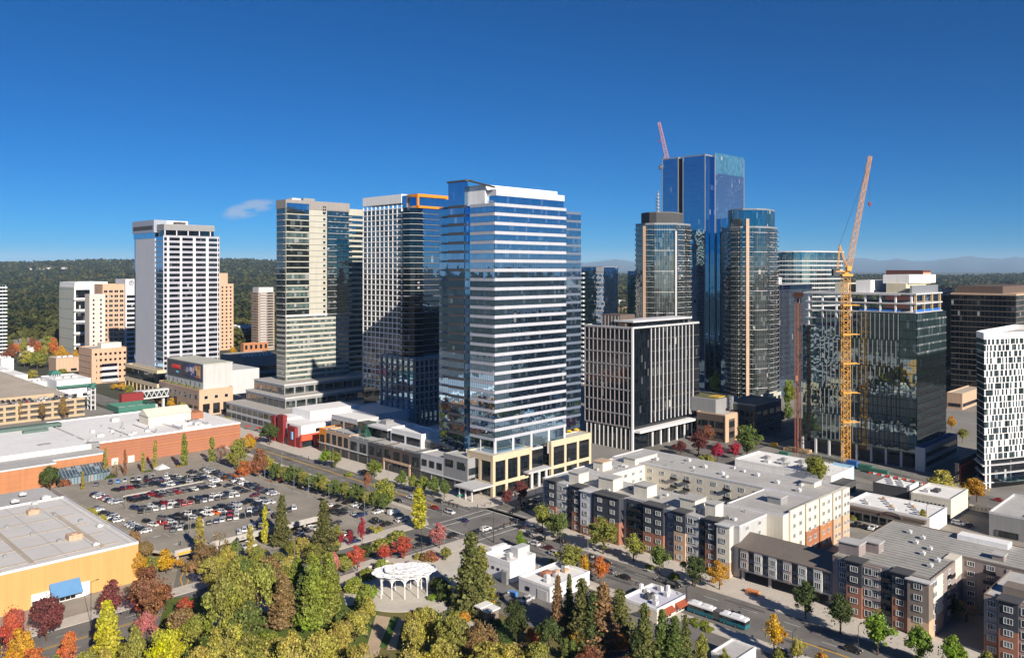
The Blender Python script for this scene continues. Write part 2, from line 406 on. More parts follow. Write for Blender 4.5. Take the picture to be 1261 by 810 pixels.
M_navy = wall('navy_siding', (.045,.05,.063), .12, .3, .7, course=(.3, .15), coursecol=(.035,.038,.048))
M_slate = wall('slate_siding', (.135,.155,.20), .12, .3, .7)
M_pale = wall('pale_grey_siding', (.42,.42,.41), .08, .3, .7)
M_abrick = wall('apartment_brick', (.29,.135,.09), .14, .3, .9, course=(.45, .14), coursecol=(.24,.11,.075))
M_taupe = wall('taupe_siding', (.20,.165,.14), .1, .3, .8)
M_mauve = wall('mauve_siding', (.27,.225,.215), .1, .3, .8)
M_red = wall('red_panel', (.22,.028,.028), .1, .3, .6)
M_coral = wall('coral_panel', (.66,.10,.05), .08, .3, .6)
M_orange = wall('orange_panel', (.70,.24,.02), .08, .3, .6)
M_brown = wall('brown_panel', (.115,.085,.07), .12, .2)
M_green = wall('green_metal', (.05,.16,.12), .12, .3, .5)
M_teal = plain('teal_paint', (.02,.15,.19), .35)
M_beige = wall('beige_precast', (.43,.42,.355), .08, .15, .8)
M_t1 = wall('silver_panel', (.50,.50,.53), .06, .1, .45, course=(1.05, .05), coursecol=(.40,.40,.42))
G_pale = glass('pale_teal_glass', (.09,.13,.125), 2.2, .05, (1.7,3.1), .5, .014, .15)
G_black = glass('black_glass', (.003,.004,.006), 1.5, .04, (1.5,4), .5, .012, .02)
M_band = wall('pale_blue_band', (.43,.44,.48), .12, .25, .5)
M_fw = plain('white_frame', (.75,.75,.74), .5)
M_fd = plain('dark_frame', (.03,.032,.035), .4)
M_fg = plain('grey_frame', (.25,.26,.27), .4)
G_blue = glass('blue_glass', (.012,.024,.045), 9.0, .02, (1.5,4.2), .5, .010, .10, (.56,.80,1))
G_dark = glass('dark_glass', (.005,.008,.013), 1.75, .02, (1.5,4.0), .6, .012, .03)
G_teal = glass('teal_glass', (.014,.03,.034), 3.8, .02, (1.5,3.9), .6, .014, .06, (.75,.95,1))
G_navy = glass('navy_glass', (.006,.014,.04), 8.0, .02, (1.5,4.0), .5, .008, .02, (.50,.75,1))
G_condo = glass('condo_glass', (.013,.02,.02), 2.6, .03, (1.8,3.1), .7, .016, .12)
G_apt = glass('apartment_glass', (.035,.05,.055), 1.7, .04, (1.1,3.1), .8, .02, .22)
G_shop = glass('shop_glass', (.015,.02,.022), 1.6, .03, (2.0,4.0), .8, .012, .06)
# ------------------------------------------------------------------ ground, hills, mountains
def sheet(name, poly_uv, z, mat, thick=0.0):
    pts = [XY(*p) for p in poly_uv]
    b = MB()
    if thick: b.prism(pts, z-thick, z)
    else: b.face([(x, y, z) for x, y in pts])
    return structure(b.build(name, mat))
def ruv(u0, u1, v0, v1): return [(u0,v0),(u1,v0),(u1,v1),(u0,v1)]
structure(MB().face([(-60000,-2000,0),(60000,-2000,0),(60000,60000,0),(-60000,60000,0)]).build('ground', M_land))
def lerp_prof(prof, x):
    return float(np.interp(x, [p[0] for p in prof], [p[1] for p in prof]))
RIDGE = [(-400,324),(0,325),(40,325),(90,323.5),(140,322.5),(200,321.5),(250,321),(300,321),(345,322),(450,326),(560,331),(700,337),(780,339),(950,340),(1150,340),(1300,339),(1700,339)]
def ridge_h(X, Y):
    px = CX+F*X/max(Y, 1.0); y = lerp_prof(RIDGE, px)
    D = 7000.0 if px < 640 else 7600.0
    top = Z(y, D); t = (Y-2400)/(D-2400)
    if t <= 0: return -2.0
    e = min(1, t); k = e*e*(3-2*e)
    w = 9*math.sin(X*.0021+Y*.0013)+6*math.sin(X*.0047-Y*.0021+1.3)+5*math.sin(X*.011+Y*.003)
    return (top-4)*k+w*0.5*k-1-(max(0, t-1)*top*1.2)
b = MB(); nx, ny = 150, 44
for j in range(ny+1):
    Y = 2300+(9800-2300)*(j/ny)
    for i in range(nx+1):
        X = (-1.05+2.1*i/nx)*Y; b.v.append((X, Y, ridge_h(X, Y)))
for j in range(ny):
    for i in range(nx):
        a = j*(nx+1)+i; b.f.append((a, a+1, a+nx+2, a+nx+1)); b.m.append(0)
structure(b.build('hills', M_forest, smooth=True))
for sx in (-1, 1):  # unseen ridges added either side, a dark horizon for the tower glass to mirror
    b = MB(); n = 40
    for j in range(n+1):
        Y = -4000+8600*j/n; hh = 62+26*math.sin(j*.7+sx)+14*math.sin(j*1.9)
        b.v += [(sx*3300, Y, -1), (sx*4300, Y, hh), (sx*6500, Y, hh*.9)]
    for j in range(n):
        for k in range(2): a = j*3+k; b.f.append((a,a+1,a+4,a+3) if sx < 0 else (a,a+3,a+4,a+1)); b.m.append(0)
    structure(b.build('hills', M_forest, smooth=True))
MPROF = [(-700,330),(200,331),(640,327),(690,325),(715,323),(742,321.5),(757,318.5),(772,321),(790,322.5),(830,324),(940,325),(985,321),(1010,320),(1040,320),(1056,317),(1072,319.5),(1090,320.5),(1107,318),(1127,322),(1150,320.5),(1180,316.5),(1196,315.2),(1212,317.5),(1232,318.5),(1250,316.5),(1270,318),(1320,316),(1400,320),(1700,324),(2200,330)]
b = MB(); nx, ny = 420, 10
for j in range(ny+1):
    D = 30000+j*1500
    for i in range(nx+1):
        px = -300+2200*i/nx; y = lerp_prof(MPROF, px)
        jag = .35*math.sin(px*.21)+.3*math.sin(px*.47+1)+.2*math.sin(px*1.3)
        hgt = Z(y+jag, 42000.0); t = j/8.0
        k = t if t <= 1 else max(0, 2-t)
        k = k**(1.3+.5*math.sin(px*.09)); X = (px-CX)/F*D
        b.v.append((X, D, hgt*k-5))
for j in range(ny):
    for i in range(nx):
        a = j*(nx+1)+i; b.f.append((a, a+1, a+nx+2, a+nx+1)); b.m.append(0)
structure(b.build('mountains', M_mount, smooth=True))
# ------------------------------------------------------------------ streets
sheet('avenue', [(203.5,-60),(224,-60),(224,220),(236,227),(236,250),(230,259),(230,900),(213.5,900),(213.5,270),(203.5,258)], .02, M_asphalt)
sheet('cross_street', ruv(-60, 203.5, 228, 250), .02, M_asphalt)
sheet('cross_street', ruv(233, 900, 227, 250), .02, M_asphalt)
sheet('back_street', ruv(368, 388, 20, 226.5), .025, M_asphalt)
sheet('back_street', ruv(368, 388, 250.5, 700), .025, M_asphalt)
sheet('east_lot', ruv(312, 366, 60, 222), .015, M_lot)
sheet('mall_street', ruv(170, 213.4, 470, 505), .03, M_asphalt)
sheet('entrance_drive', [GUV(221,690),GUV(262,684),GUV(262,726),GUV(212,730)], .035, M_asphalt)
M_city = groundmat('city_paving', (.16,.155,.145), (.27,.255,.23), .03, .8)
sheet('city_paving', ruv(239.5, 760, -160, 226), .006, M_city); sheet('city_paving', ruv(239.5, 760, 251, 620), .006, M_city); sheet('city_paving', ruv(-150, 209, 506, 1000), .006, M_city)
sheet('site_street', [GUV(*q) for q in ((985,556),(1060,571),(1140,591),(1290,628),(1300,664),(1150,614),(1060,588),(985,572))], .028, M_asphalt)
# pavements with real kerbs
for nm, poly in (('avenue_pavement', [(230,259),(236,250.2),(247,258),(243.5,600),(230,600)]), ('avenue_pavement', [(224,-60),(239,-60),(239,224),(236,227),(224,220)]),
                 ('avenue_pavement', [(197,-60),(203.5,-60),(203.5,224),(199,224)]), ('cross_street_pavement', [(100,220),(203.5,220),(203.5,228),(100,228)]),
                 ('cross_street_pavement', [(60,250),(204,250),(211,262),(208,266),(198,256.5),(60,256.5)]), ('cross_street_pavement', [(236,250),(360,250),(360,258),(246.9,257.9)]),
                 ('cross_street_pavement', [(239,224),(239,221),(366,221),(366,227),(236.2,227)]), ('avenue_pavement', [(208,266),(213.5,270),(213.5,600),(210.5,600),(210.5,270)])):
    structure(MB().prism([XY(*p) for p in poly], -.05, .15).build(nm, M_walk))
sheet('park_ground', [(20,40),(198.9,40),(198.9,219.9),(20,219.9)], .04, M_soil)
sheet('surface_lot', ruv(60, 210.4, 256.6, 440), .03, M_lot)
sheet('shop_lane', ruv(166, 199, 60, 219.8), .055, M_asphalt)
def strip(name, pts, w, z, mat):
    """painted line along points given in street-grid metres"""
    b = MB(); P = [Vector((*XY(*p), z)) for p in pts]
    for i in range(len(P)-1):
        d = (P[i+1]-P[i]).normalized(); n = Vector((-d.y, d.x, 0))*w/2
        b.face([P[i]-n, P[i+1]-n, P[i+1]+n, P[i]+n])
    return b
def marking(strips, mat, name='road_marking'):
    b = MB()
    for s in strips:
        n = len(b.v); b.v += s.v; b.f += [tuple(n+i for i in f) for f in s.f]; b.m += s.m
    return structure(b.build(name, mat))
yl = [strip('', [(210.6,-20),(210.6,112)], .5, .032, 0), strip('', [(223,268),(223,480)], .5, .032, 0), strip('', [(222.3,268),(222.3,480)], .15, .032, 0),
      strip('', [(60,239.5),(202,239.5)], .35, .032, 0), strip('', [(60,240.3),(202,240.3)], .2, .032, 0), strip('', [(240,239),(360,239)], .35, .032, 0)]
marking(yl, M_yellow, 'centre_line_marking')
cw = []
for v in (244.2, 248.6, 222.6, 226.6): cw.append(strip('', [(205,v),(232.5,v)], .45, .034, 0))
for u in (201.2, 205.6, 233.4, 237.6): cw.append(strip('', [(u,229),(u,249.3)], .45, .034, 0))
for u in (217,226.5): cw.append(strip('', [(u,252),(u,300)], .15, .034, 0))
for u in (214.5,219): 
    for k in range(16): cw.append(strip('', [(u,214-k*13),(u,209-k*13)], .18, .034, 0))
for k in range(20): cw.append(strip('', [(218.2,300+k*10),(218.2,303+k*10)], .15, .034, 0)); cw.append(strip('', [(226.5,300+k*10),(226.5,303+k*10)], .15, .034, 0))
for k in range(14): cw.append(strip('', [(190-k*9,234.5),(187-k*9,234.5)], .15, .034, 0)); cw.append(strip('', [(190-k*9,245),(187-k*9,245)], .15, .034, 0))
cw.append(strip('', [(60,230.2),(196,230.2)], .15, .034, 0))
marking(cw, M_paint, 'crosswalk_marking')
pr = random.Random(8); pt = []
for k in range(46):
    if k % 2: u, v, w, l = pr.uniform(204.5,222), pr.uniform(20,218), pr.uniform(.8,2.4), pr.uniform(3,14)
    elif k % 3: u, v, w, l = pr.uniform(215,228), pr.uniform(262,430), pr.uniform(.8,2.2), pr.uniform(3,14)
    else: u, v, w, l = pr.uniform(110,300), pr.uniform(230,248), pr.uniform(2,8), pr.uniform(1,3)
    pt.append(strip('', [(u,v),(u,v+l)], w, .026, 0))
marking(pt, groundmat('asphalt_patch', (.075,.07,.066), (.12,.113,.105), .2, 2), 'asphalt_patches')
dr = [GUV(222,694),GUV(229,701),GUV(232,716),GUV(226,724),GUV(222,712),GUV(228,701)]
marking([strip('', dr, .35, .045, 0)], M_yellow, 'drive_marking')
# bays of the surface lot by the hedge and the lots to the east
bays = [strip('', [(195,v),(200.5,v)], .14, .04, 0) for v in np.arange(262, 366, 2.8)]+[strip('', [(183,v),(188,v)], .14, .04, 0) for v in np.arange(262, 300, 2.8)]
marking(bays, M_paint, 'parking_bay_marking')
marking([strip('', [(318,v),(323,v)], .14, .03, 0) for v in np.arange(90, 200, 2.8)]+[strip('', [(335,v),(340,v)], .14, .03, 0) for v in np.arange(130, 200, 2.8)], M_paint, 'parking_bay_marking')
# lawns and paths of the park
def gsheet(name, pxs, z, mat): return sheet(name, [GUV(*p) for p in pxs], z, mat)
gsheet('lawn', [(205,735),(470,735),(455,830),(180,830)], .06, M_grass)
gsheet('lawn', [(535,745),(640,770),(640,830),(520,830)], .06, M_grass)
c0 = Vector((*G(497, 728), 0)); R0 = 15.5
structure(MB().prism([(c0.x+R0*math.cos(t*math.pi/24), c0.y+R0*math.sin(t*math.pi/24)) for t in range(48)], -.02, .16).build('pavilion_plaza', M_path))
gsheet('gravel_path', [(463,757),(481,760),(468,800),(455,830),(425,830),(452,795)], .075, M_gravel)
gsheet('lawn_strip', [(481,761),(490,761),(476,797),(467,797)], .09, plain('bright_lawn', (.05,.12,.015), .9))
gsheet('gravel_path', [(491,761),(497,763),(487,800),(476,800)], .085, M_gravel)
def path(name, pxs, w, z, mat):
    return structure(strip(name, [GUV(*p) for p in pxs], w, z, 0).build(name, mat))
path('park_path', [(482,702),(462,706),(442,718),(430,733),(434,745)], 3.6, .12, M_path)
path('park_path', [(545,690),(585,684),(600,676)], 7, .13, M_path)
gsheet('park_plaza', [(510,684),(565,672),(588,676),(592,700),(545,735),(530,700)], .10, M_path)
path('park_path', [(535,743),(548,752),(566,765),(583,772)], 4.5, .12, M_path)
path('park_path', [(252,768),(275,760),(295,755)], 2.5, .12, M_path)
gsheet('seat_court', [(432,697),(470,684),(500,690),(470,700),(445,712)], .10, M_path)
# ------------------------------------------------------------------ towers
# central banded office tower
b = Bld('office_tower', 'tall blue glass office tower with white floor bands above the yellow stone corner pavilion', (609,0), 541, 697, 251, D=366)
zt = Z(251, 366); z0 = 24.0; nf = 25; fh = (zt-z0)/nf
yW = b.alongB(579); yM = b.alongB(555); W2 = b.W
xb = 7.0; L = b.L
WX = b.alongA(715, 14)
core = [(0,0),(W2,0),(W2,14),(WX,14),(WX,L),(0,L)]
core2 = offset(core, -.25); M_steelblue = wall('steel_blue_panel', (.13,.16,.21), .08, .2, .3)
body(b, G_blue, core2, 17, zt)
for i in range(nf+1):
    z = z0+i*fh-.95
    o = MB().box(-.05, W2+.05, -.12, .5, z, z+1.45).box(-.12, .5, .5, yW, z, z+1.45).build('floor_band', M_band, b.root)
    MB().box(-1.6, .3, yW+2.2, yM, z+.1, z+1.4).build('spandrel', M_dgrey, b.root); MB().box(-.1, .3, yM, L, z+.3, z+1.2).build('spandrel', M_steelblue, b.root)
    MB().box(W2+.3, WX+.05, 13.85, 14.3, z+.1, z+1.4).build('spandrel', M_steelblue, b.root)
MB().prism([(-1.5,yW+2.2),(.5,yW+2.2),(.5,yM),(-1.5,yM)], 17, zt+11.2).build('glass_bay', G_navy, b.root)
ribbons(b.root, (0,0), (W2,0), z0+.5, zt+.5, nf, .65, G_blue, M_fd, 1.5, .04, .06, 0, .02, low=0)
ribbons(b.root, (0,yW), (0,0), z0+.5, zt+.5, nf, .65, G_blue, M_fd, 1.5, .04, .06, 0, .02, low=0)
ribbons(b.root, (0,L), (0,yM), z0+.62, zt+.62, nf, .66, G_blue, M_fd, 1.5, .04, .06, 0, .02, low=0)
ribbons(b.root, (-1.5,yM-.1), (-1.5,yW+2.3), z0+.5, zt+.5, nf, .7, G_navy, M_fd, 1.5, .04, .06, 0, .02, low=0)
ribbons(b.root, (W2,14), (WX,14), z0+.62, zt+.62, nf, .66, G_blue, M_fd, 1.5, .04, .06, 0, .02, low=0)
# crown: set-back glass storey, pale parapet, white screen, slanted fin
xs = b.alongA(622, 2.0)
MB().box(2.5, W2, 1.5, L-4, zt+.6, zt+4.0).build('crown_glass', G_blue, b.root)
MB().box(2.3, W2+.3, 1.2, 2.0, zt+4.0, zt+6.8).box(2.3, 3.0, 2.0, L-6, zt+4.0, zt+6.8).build('crown_parapet', M_offwhite, b.root)
ww = MB(); ww.box(2.5, W2, 2, L-4, zt+4.0, zt+4.4).build('roof', M_wroof, b.root)
MB().box(1.2, W2+2, 7.5, 9, zt, zt+9.2).box(1.2, 2.6, 9, L-8, zt, zt+9.2).build('roof_screen', M_white, b.root)
for k in range(9): MB().box(-.1, .15, 1+k*.9, 1.12+k*.9, zt+.6, zt+1.7).build('railing', M_fg, b.root)
fin = MB(); fin.prism([(-2.0,yW+1.0),(.6,yW-1.0),(.6,yM+1.5),(-2.0,yM+.5)], zt+11.2, zt+12.0)
fin.beam((-.5,yW+1,zt+11.6), (1.5,1.5,zt+7.6), 1.0, .8); fin.build('roof_fin', M_dgrey, b.root)
for px in range(0, 5): MB().lathe([(.75,12),(.75,24.5)], 12, 0, (W2*px/4+(.8 if px==0 else -.8 if px==4 else 0), .6, 0)).build('column', M_offwhite, b.root)
for k in (1,2,3): MB().lathe([(.75,12),(.75,24.5)], 12, 0, (.8, L*k/4, 0)).build('column', M_offwhite, b.root)
body(b, G_dark, offset(core, -3.5), 4, 17, name='lobby_glass')
TOWER = b
# its podium: yellow stone pavilions at the corner and further east, grey shop blocks
def stone_pavilion(name, label, corner, xl, xr, ytop, nS, nW, D=None, wS=2.6):
    p = Bld(name, label, corner, xl, xr, ytop, D=D); t = p.h
    MB().prism(offset(p.poly, -.6), 0, t-1).build('wall', G_dark, p.root)
    for (pa, pb, n) in (((0,0),(p.W,0),nS), ((0,p.L),(0,0),nW)):
        ang, ln = edge(pa, pb); pw = 1.5; m = MB()
        for i in range(n+1):
            x = (ln-pw)*i/n; m.box(x, x+pw, -.02, .7, 0, t)
        m.box(pw, ln-pw, .0, .68, t-2.2, t-.02).box(pw, ln-pw, .02, .66, 4.6, 6.2)
        o = m.build('stone_frame', M_stone, p.root, (*pa, 0), ang)
        for i in range(n):
            x = (ln-pw)*i/n+pw; w = (ln-pw)/n-pw
            win(p.root, pa, ang, x, 6.2, w, t-8.4, G_dark, M_fd, 1.3, .1, .1, 3, -.45)
            win(p.root, pa, ang, x, .4, w, 4.2, G_shop, M_fd, 1.6, .1, .1, 1, -.45)
    roof(p, M_groof, M_stone, par=.7, t=.5)
    return p
p = stone_pavilion('corner_pavilion', 'yellow stone corner pavilion with tall windows under the banded glass tower', (607,612), 575, 655, 563, 3, 2)
# canopy over the corner entrance
cx, cy = p.loc(575, 600, 5)
MB().box(-12.5, -.2, -1.0, 11.5, 5.0, 5.7).build('entrance_canopy', M_lgrey, p.root)
for k in range(3): MB().box(-11.6, -11.1, 1+k*4, 1.5+k*4, 0, 5.0).build('canopy_post', M_offwhite, p.root)
p = stone_pavilion('east_pavilion', 'smaller yellow stone pavilion beside the white framed office block', (679,590), 663, 728, 545, 3, 1)
q = Bld('link_building', 'low grey canopy and glass lobby between the two yellow stone pavilions', (655,603), 640, 680, 566)
body(q, G_dark, rect(0, q.W, 6, 16), 0, 16); MB().box(-1, q.W+1, 1, 8, 7, 7.8).build('entrance_canopy', M_lgrey, q.root)
for k in (0.15, .5, .85): MB().lathe([(.7,0),(.7,7)], 12, 0, (q.W*k, 2, 0)).build('column', M_offwhite, q.root)
roof(q, M_groof, M_lgrey, rect(0, q.W, 6, 16), 16)
# white and silver office tower on the left
b = Bld('office_tower', 'silver white office tower with rows of dark windows standing left of the grey condominium tower', (201,0), 165, 270, 291, D=640)
zt = b.h; xc = 0
y1 = b.alongB(191)
body(b, G_navy, offset(b.poly, -.3), 0, zt)
MB().box(-.2, .6, y1, b.L-4, 18, zt-1).build('blank_wall', M_t1, b.root)
MB().box(-.3, .5, y1, b.L, zt-1, zt+3.5).build('glass_strip', G_blue, b.root)
MB().box(-1.2, 9, y1-.5, b.L+.3, zt+3.5, zt+13.5).build('penthouse', wall('blue_grey_panel', (.30,.33,.40), .06), b.root)
MB().box(-1.4, 0, y1+1.5, b.L-2, zt+6, zt+9).build('louvre', M_dgrey, b.root)
MB().box(9, 26, y1-1, b.L-3, zt+3.5, zt+13.3).build('penthouse', M_offwhite, b.root)
for i in range(26):
    z = 18+i*(zt-18)/26; MB().box(-.12, .3, .3, y1-.2, z, z+.9).build('spandrel', M_fg, b.root)
nf = 22; zb = zt-nf*4.05; xw = b.W; cols = [(0.012,.048),(.105,.285),(.335,.525),(.575,.76),(.81,.985)]
M_span = wall('lavender_panel', (.36,.365,.41), .08)
fr = MB()
edges = [0]+[x for c in ((.03,.075),(.11,.28),(.335,.525),(.575,.76),(.81,.955),(.972,.992)) for x in c]+[1]
WC = [(.012,.06),(.10,.285),(.325,.515),(.565,.75),(.80,.96),(.975,.995)]
prev = 0.0
for c0_, c1_ in WC+[(1.0,1.0)]:
    fr.box(prev*xw, c0_*xw, -.35, .3, 14, zt); prev = c1_
fr.build('pier', M_offwhite, b.root)
for i in range(nf+8):
    z = zb+(i-7)*4.05
    if z < 12: continue
    MB().box(0, xw, -.22, .28, z-.8, z+.95).build('spandrel', M_span, b.root)
    if i == nf+7: continue
    for c0_, c1_ in WC:
        win(b.root, (0,0), 0, c0_*xw, z+.95, (c1_-c0_)*xw, 2.3, G_dark, M_fd, 1.6, .05, .12, 0, -.02)
MB().box(1.5, xw-4, 1.5, b.L-2, zt, zt+5).build('crown_glass', G_dark, b.root)
for k in range(5): MB().box(1.5+k*(xw-7)/4.2, 2.3+k*(xw-7)/4.2, 1.2, 2, zt, zt+5).build('column', M_offwhite, b.root)
MB().box(1, xw-3.5, .9, b.L-2, zt+5, zt+9.6).build('crown_parapet', M_mgrey, b.root)
MB().box(1.3, xw-3.8, 1.2, b.L-2.3, zt+9.6, zt+9.8).build('roof', M_groof, b.root)
unit(b, 14, 10, zt+9.8, 8, 6, 2.2, M_dgrey)
MB().ring(rect(-6,1,-3,b.L+4), 2.0, 19, 21.5).ring(rect(-6,1,-3,b.L+4), 1.5, 8, 11).build('podium_cornice', M_stone, b.root)
MB().box(-5.6, .5, -2.6, b.L+3.5, 0, 19).build('podium_wall', G_dark, b.root)
for k in range(9): MB().box(-6.0, -5.2, -2.5+k*(b.L+5)/8, -1.2+k*(b.L+5)/8, 0, 8).build('podium_pier', M_stone, b.root)
MB().box(-2, 12, -9, -2.7, 0, 16).build('atrium', G_teal, b.root)
# grey-beige condominium tower
b = Bld('condo_tower', 'grey beige condominium tower with stacked balconies on its right corner', (352,0), 340.5, 430, 247, D=549)
zt = b.h; W, L = b.W, b.L; z0 = 24; zm = Z(389, 549)
body(b, M_beige, offset(b.poly, -.1), 0, zt)
x1 = b.alongA(381); x2 = b.alongA(402); nf = 26; fh = (zt-5-zm)/18
for i in range(18):
    z = zm+i*fh
    win(b.root, (0,0), 0, .3, z+.7, x1-.6, fh-.75 if i not in (3,4,6,12,13) else fh-1.0, G_condo if i not in (1,3,4,6,12,13) else G_pale, M_fd, 1.6, .08, .1, 0, .0)
    win(b.root, (0,0), 0, x2-2.6, z+1.0, 1.7, 1.5, G_condo, M_fd, 0, .06)
    win(b.root, (0,0), 0, x2+.4, z+.3, W-x2-.8, fh-.6, G_condo, M_fd, 2.2, .08, .1)
    bal = MB(); bal.box(x2+.3, W+1.2, -2.0, .1, z-.1, z+.15).box(x2+.3, W+1.2, -2.02, -1.95, z+.15, z+1.2, 1).box(W+1.13, W+1.2, -1.95, .1, z+.15, z+1.2, 1)
    bal.build('balcony', [M_lgrey, G_condo], b.root)
    MB().box(x1, x2, -.18, .1, z-.12, z+.12).build('ledge', M_mgrey, b.root)
    win(b.root, (0,L), -math.pi/2, .4, z+.4, L-.8, fh-.7, G_condo, M_fd, 1.4, .08, .1)
    MB().box(-1.1, .1, L*.1, L*.9, z-.1, z+.15).build('balcony_slab', M_offwhite, b.root)
fl = (zm-z0)/13
for i in range(13):
    z = z0+i*fl
    win(b.root, (0,0), 0, .4, z+1.5, W-.8, 1.7, G_pale, M_fd, 1.7, .06, .14)
    MB().box(-.15, W+.15, -.25, .1, z+.1, z+.35).build('ledge', M_lgrey, b.root)
    win(b.root, (0,L), -math.pi/2, .4, z+1.6, L-.8, 1.5, G_condo, M_fd, 1.7, .06, .14)
MB().box(-.4, W+.3, -.35, .1, zm-.7, zm+.5).build('belt_course', M_offwhite, b.root)
MB().ring(offset(b.poly, .25), .6, zt-5, zt+.8).build('crown_parapet', wall('taupe_panel', (.27,.25,.235), .08), b.root)
win(b.root, (0,0), 0, .4, zt-5.6, x1-.8, 4.2, G_blue, M_fd, 1.6, .1, .1, 0, .28)
for k in range(6): win(b.root, (0,0), 0, x2-3.0+(k%2)*1.5, zt-3.4-1.9*(k//2), .9, 1.1, G_dark, M_fd, 0, .05, .1, 0, .26)
roof(b, M_groof, M_mgrey, par=.4); unit(b, 8, 6, zt, 7, 6, 2.6, M_lgrey); unit(b, 18, 8, zt, 9, 8, 3.2, M_mgrey)
# set-back wing
w0 = W+.3; w1 = b.alongA(447, 12)
MB().box(w0-6, w1, 12, L+6, 0, zt-2).build('wing', M_beige, b.root)
for i in range(30):
    z = 24+i*(zt-30)/30
    win(b.root, (w0,12), 0, .4, z+.9, w1-w0-.8, 2.3, G_teal, M_fd, 1.7, .06, .16)
# podium tiers of the condominium
def tier(name, x0, x1, y0, y1, za, zb, mat, glz=True, lo=1.2, hi=3.0, nr=1):
    o = MB().box(x0, x1, y0, y1, za, zb).build(name, mat, b.root)
    MB().box(x0-.3, x1+.3, y0-.3, y1+.3, zb, zb+.9).build('parapet', M_lgrey if mat is not M_white else M_white, o)
    MB().box(x0+.3, x1-.3, y0+.3, y1-.3, zb+.9, zb+.96).build('terrace', M_conc, o)
    if glz:
        for r in range(nr):
            z = za+lo+r*(zb-za)/nr
            n = max(2, int((x1-x0)/7))
            for k in range(n): win(b.root, (x0,y0), 0, (x1-x0)*(k+.08)/n, z, (x1-x0)*.84/n, hi, G_condo, M_fd, 1.6, .08, .1)
            n = max(2, int((y1-y0)/7))
            for k in range(n): win(b.root, (x0,y1), -math.pi/2, (y1-y0)*(k+.08)/n, z, (y1-y0)*.84/n, hi, G_condo, M_fd, 1.6, .08, .1)
tier('podium', -9, W+8, -14, L+14, 17, 24, M_mgrey, True, 1.5, 4)
tier('podium', -14, W+4, -24, L+16, 10, 17, M_mgrey, True, 1.5, 4)
tier('podium', -26, W-4, -40, L+20, 0, 9.8, M_lgrey, True, 1.0, 3.0, 2)
# white grid tower with the orange crown
b = Bld('residential_tower', 'white gridded residential tower with dark glass corner and a bright orange roof frame', (506,0), 447.5, 556, 243, D=497)
zt = b.h; W, L = b.W, b.L
poly = [(3,0),(W,0),(W,L),(0,L),(0,7),(1,2)]
body(b, G_dark, offset(poly, -.3), 0, zt-6)
zl = Z(437, 500); nf = 33; fh = (zt-6-26)/nf
y0_ = 9.0; nbay = 9; bw = (L-y0_)/nbay
for i in range(nf+1):
    z = 26+i*fh
    MB().box(-.3, .3, y0_, L+.1, z-.32, z+.28).build('floor_band', M_white, b.root)
    MB().prism(offset(poly, .05), z-.1, z+.12).build('floor_slab', M_fg, b.root)
    if i < nf:
        bal = MB(); pl = [(3.2,-1.6),(9,-1.6),(9,-.1),(3.2,-.1),(1.2,1.8),(.1,y0_-.5),(-1.6,y0_-.5),(-1.6,5),(0,1)]
        bal.prism(pl, z-.1, z+.12); bal.box(3.2, 9, -1.62, -1.55, z+.12, z+1.15, 1); bal.box(-1.62, -1.55, 5, y0_-.5, z+.12, z+1.15, 1)
        bal.build('balcony', [M_lgrey, G_dark], b.root)
for k in range(nbay+1):
    y = y0_+k*bw; MB().box(-.38, .3, y-.28, y+.28, 24, zt-4).build('pier', M_white, b.root)
for i in range(nf):
    for k in range(nbay):
        win(b.root, (0,L), -math.pi/2, L-(y0_+(k+1)*bw)+.3, 26+i*fh+.28, bw-.6, fh-.6, G_condo if (i*7+k*3) % 5 else G_dark, M_fd, 1.2, .05, .08, 0, -.1)
MB().box(W-8.5, W-5.5, -.5, .3, 26, zt-14).build('pier', M_white, b.root)
for i in range(nf): win(b.root, (W-5.4,0), 0, 0, 26+i*fh+.3, 5.2, fh-.6, G_blue, M_fd, 1.3, .06, .1); win(b.root, (9,0), 0, 0, 26+i*fh+.3, W-18, fh-.6, G_navy, M_fd, 1.3, .06, .1)
MB().box(-.4, 9, y0_, L+.2, zt-3, zt+2.5).build('crown_parapet', M_white, b.root)
MB().box(-.1, W-1, 4, y0_, zt-6, zt+1.5).build('crown_glass', G_navy, b.root)
oc = MB(); oc.ring(rect(4,W+8,-1.5,10), 1.0, zt+.6, zt+2.4).ring(rect(4,W+8,-1.5,10), 1.0, zt-6.2, zt-4.8).box(4, 5.2, -1.5, -.4, zt-6, zt+.6)
oc.build('roof_frame', M_orange, b.root); MB().box(5, W+7, -.5, 9, zt-5, zt+.3).build('penthouse', G_navy, b.root)
# its grey gridded base block
zq = 46; MB().box(-3.5, W+4, -8, L*.55, 0, zq).build('base_block', G_navy, b.root)
for i in range(12):
    z = 2+i*3.9; MB().ring(rect(-3.9, W+4.4, -8.4, L*.55), .5, z, z+.8).build('spandrel', M_mgrey, b.root)
for k in range(12): MB().box(-3.5+k*(W+7)/11.0-.4, -3.5+k*(W+7)/11.0+.4, -8.8, -7.9, 0, zq).build('pier', M_mgrey, b.root)
for k in range(7): MB().box(-4.3, -3.4, -8+k*(L*.55+8)/6.5, -7.2+k*(L*.55+8)/6.5, 0, zq).build('pier', M_mgrey, b.root)
roof(b, M_groof, M_mgrey, rect(-3.5, W+4, -8, L*.55), zq, .5)
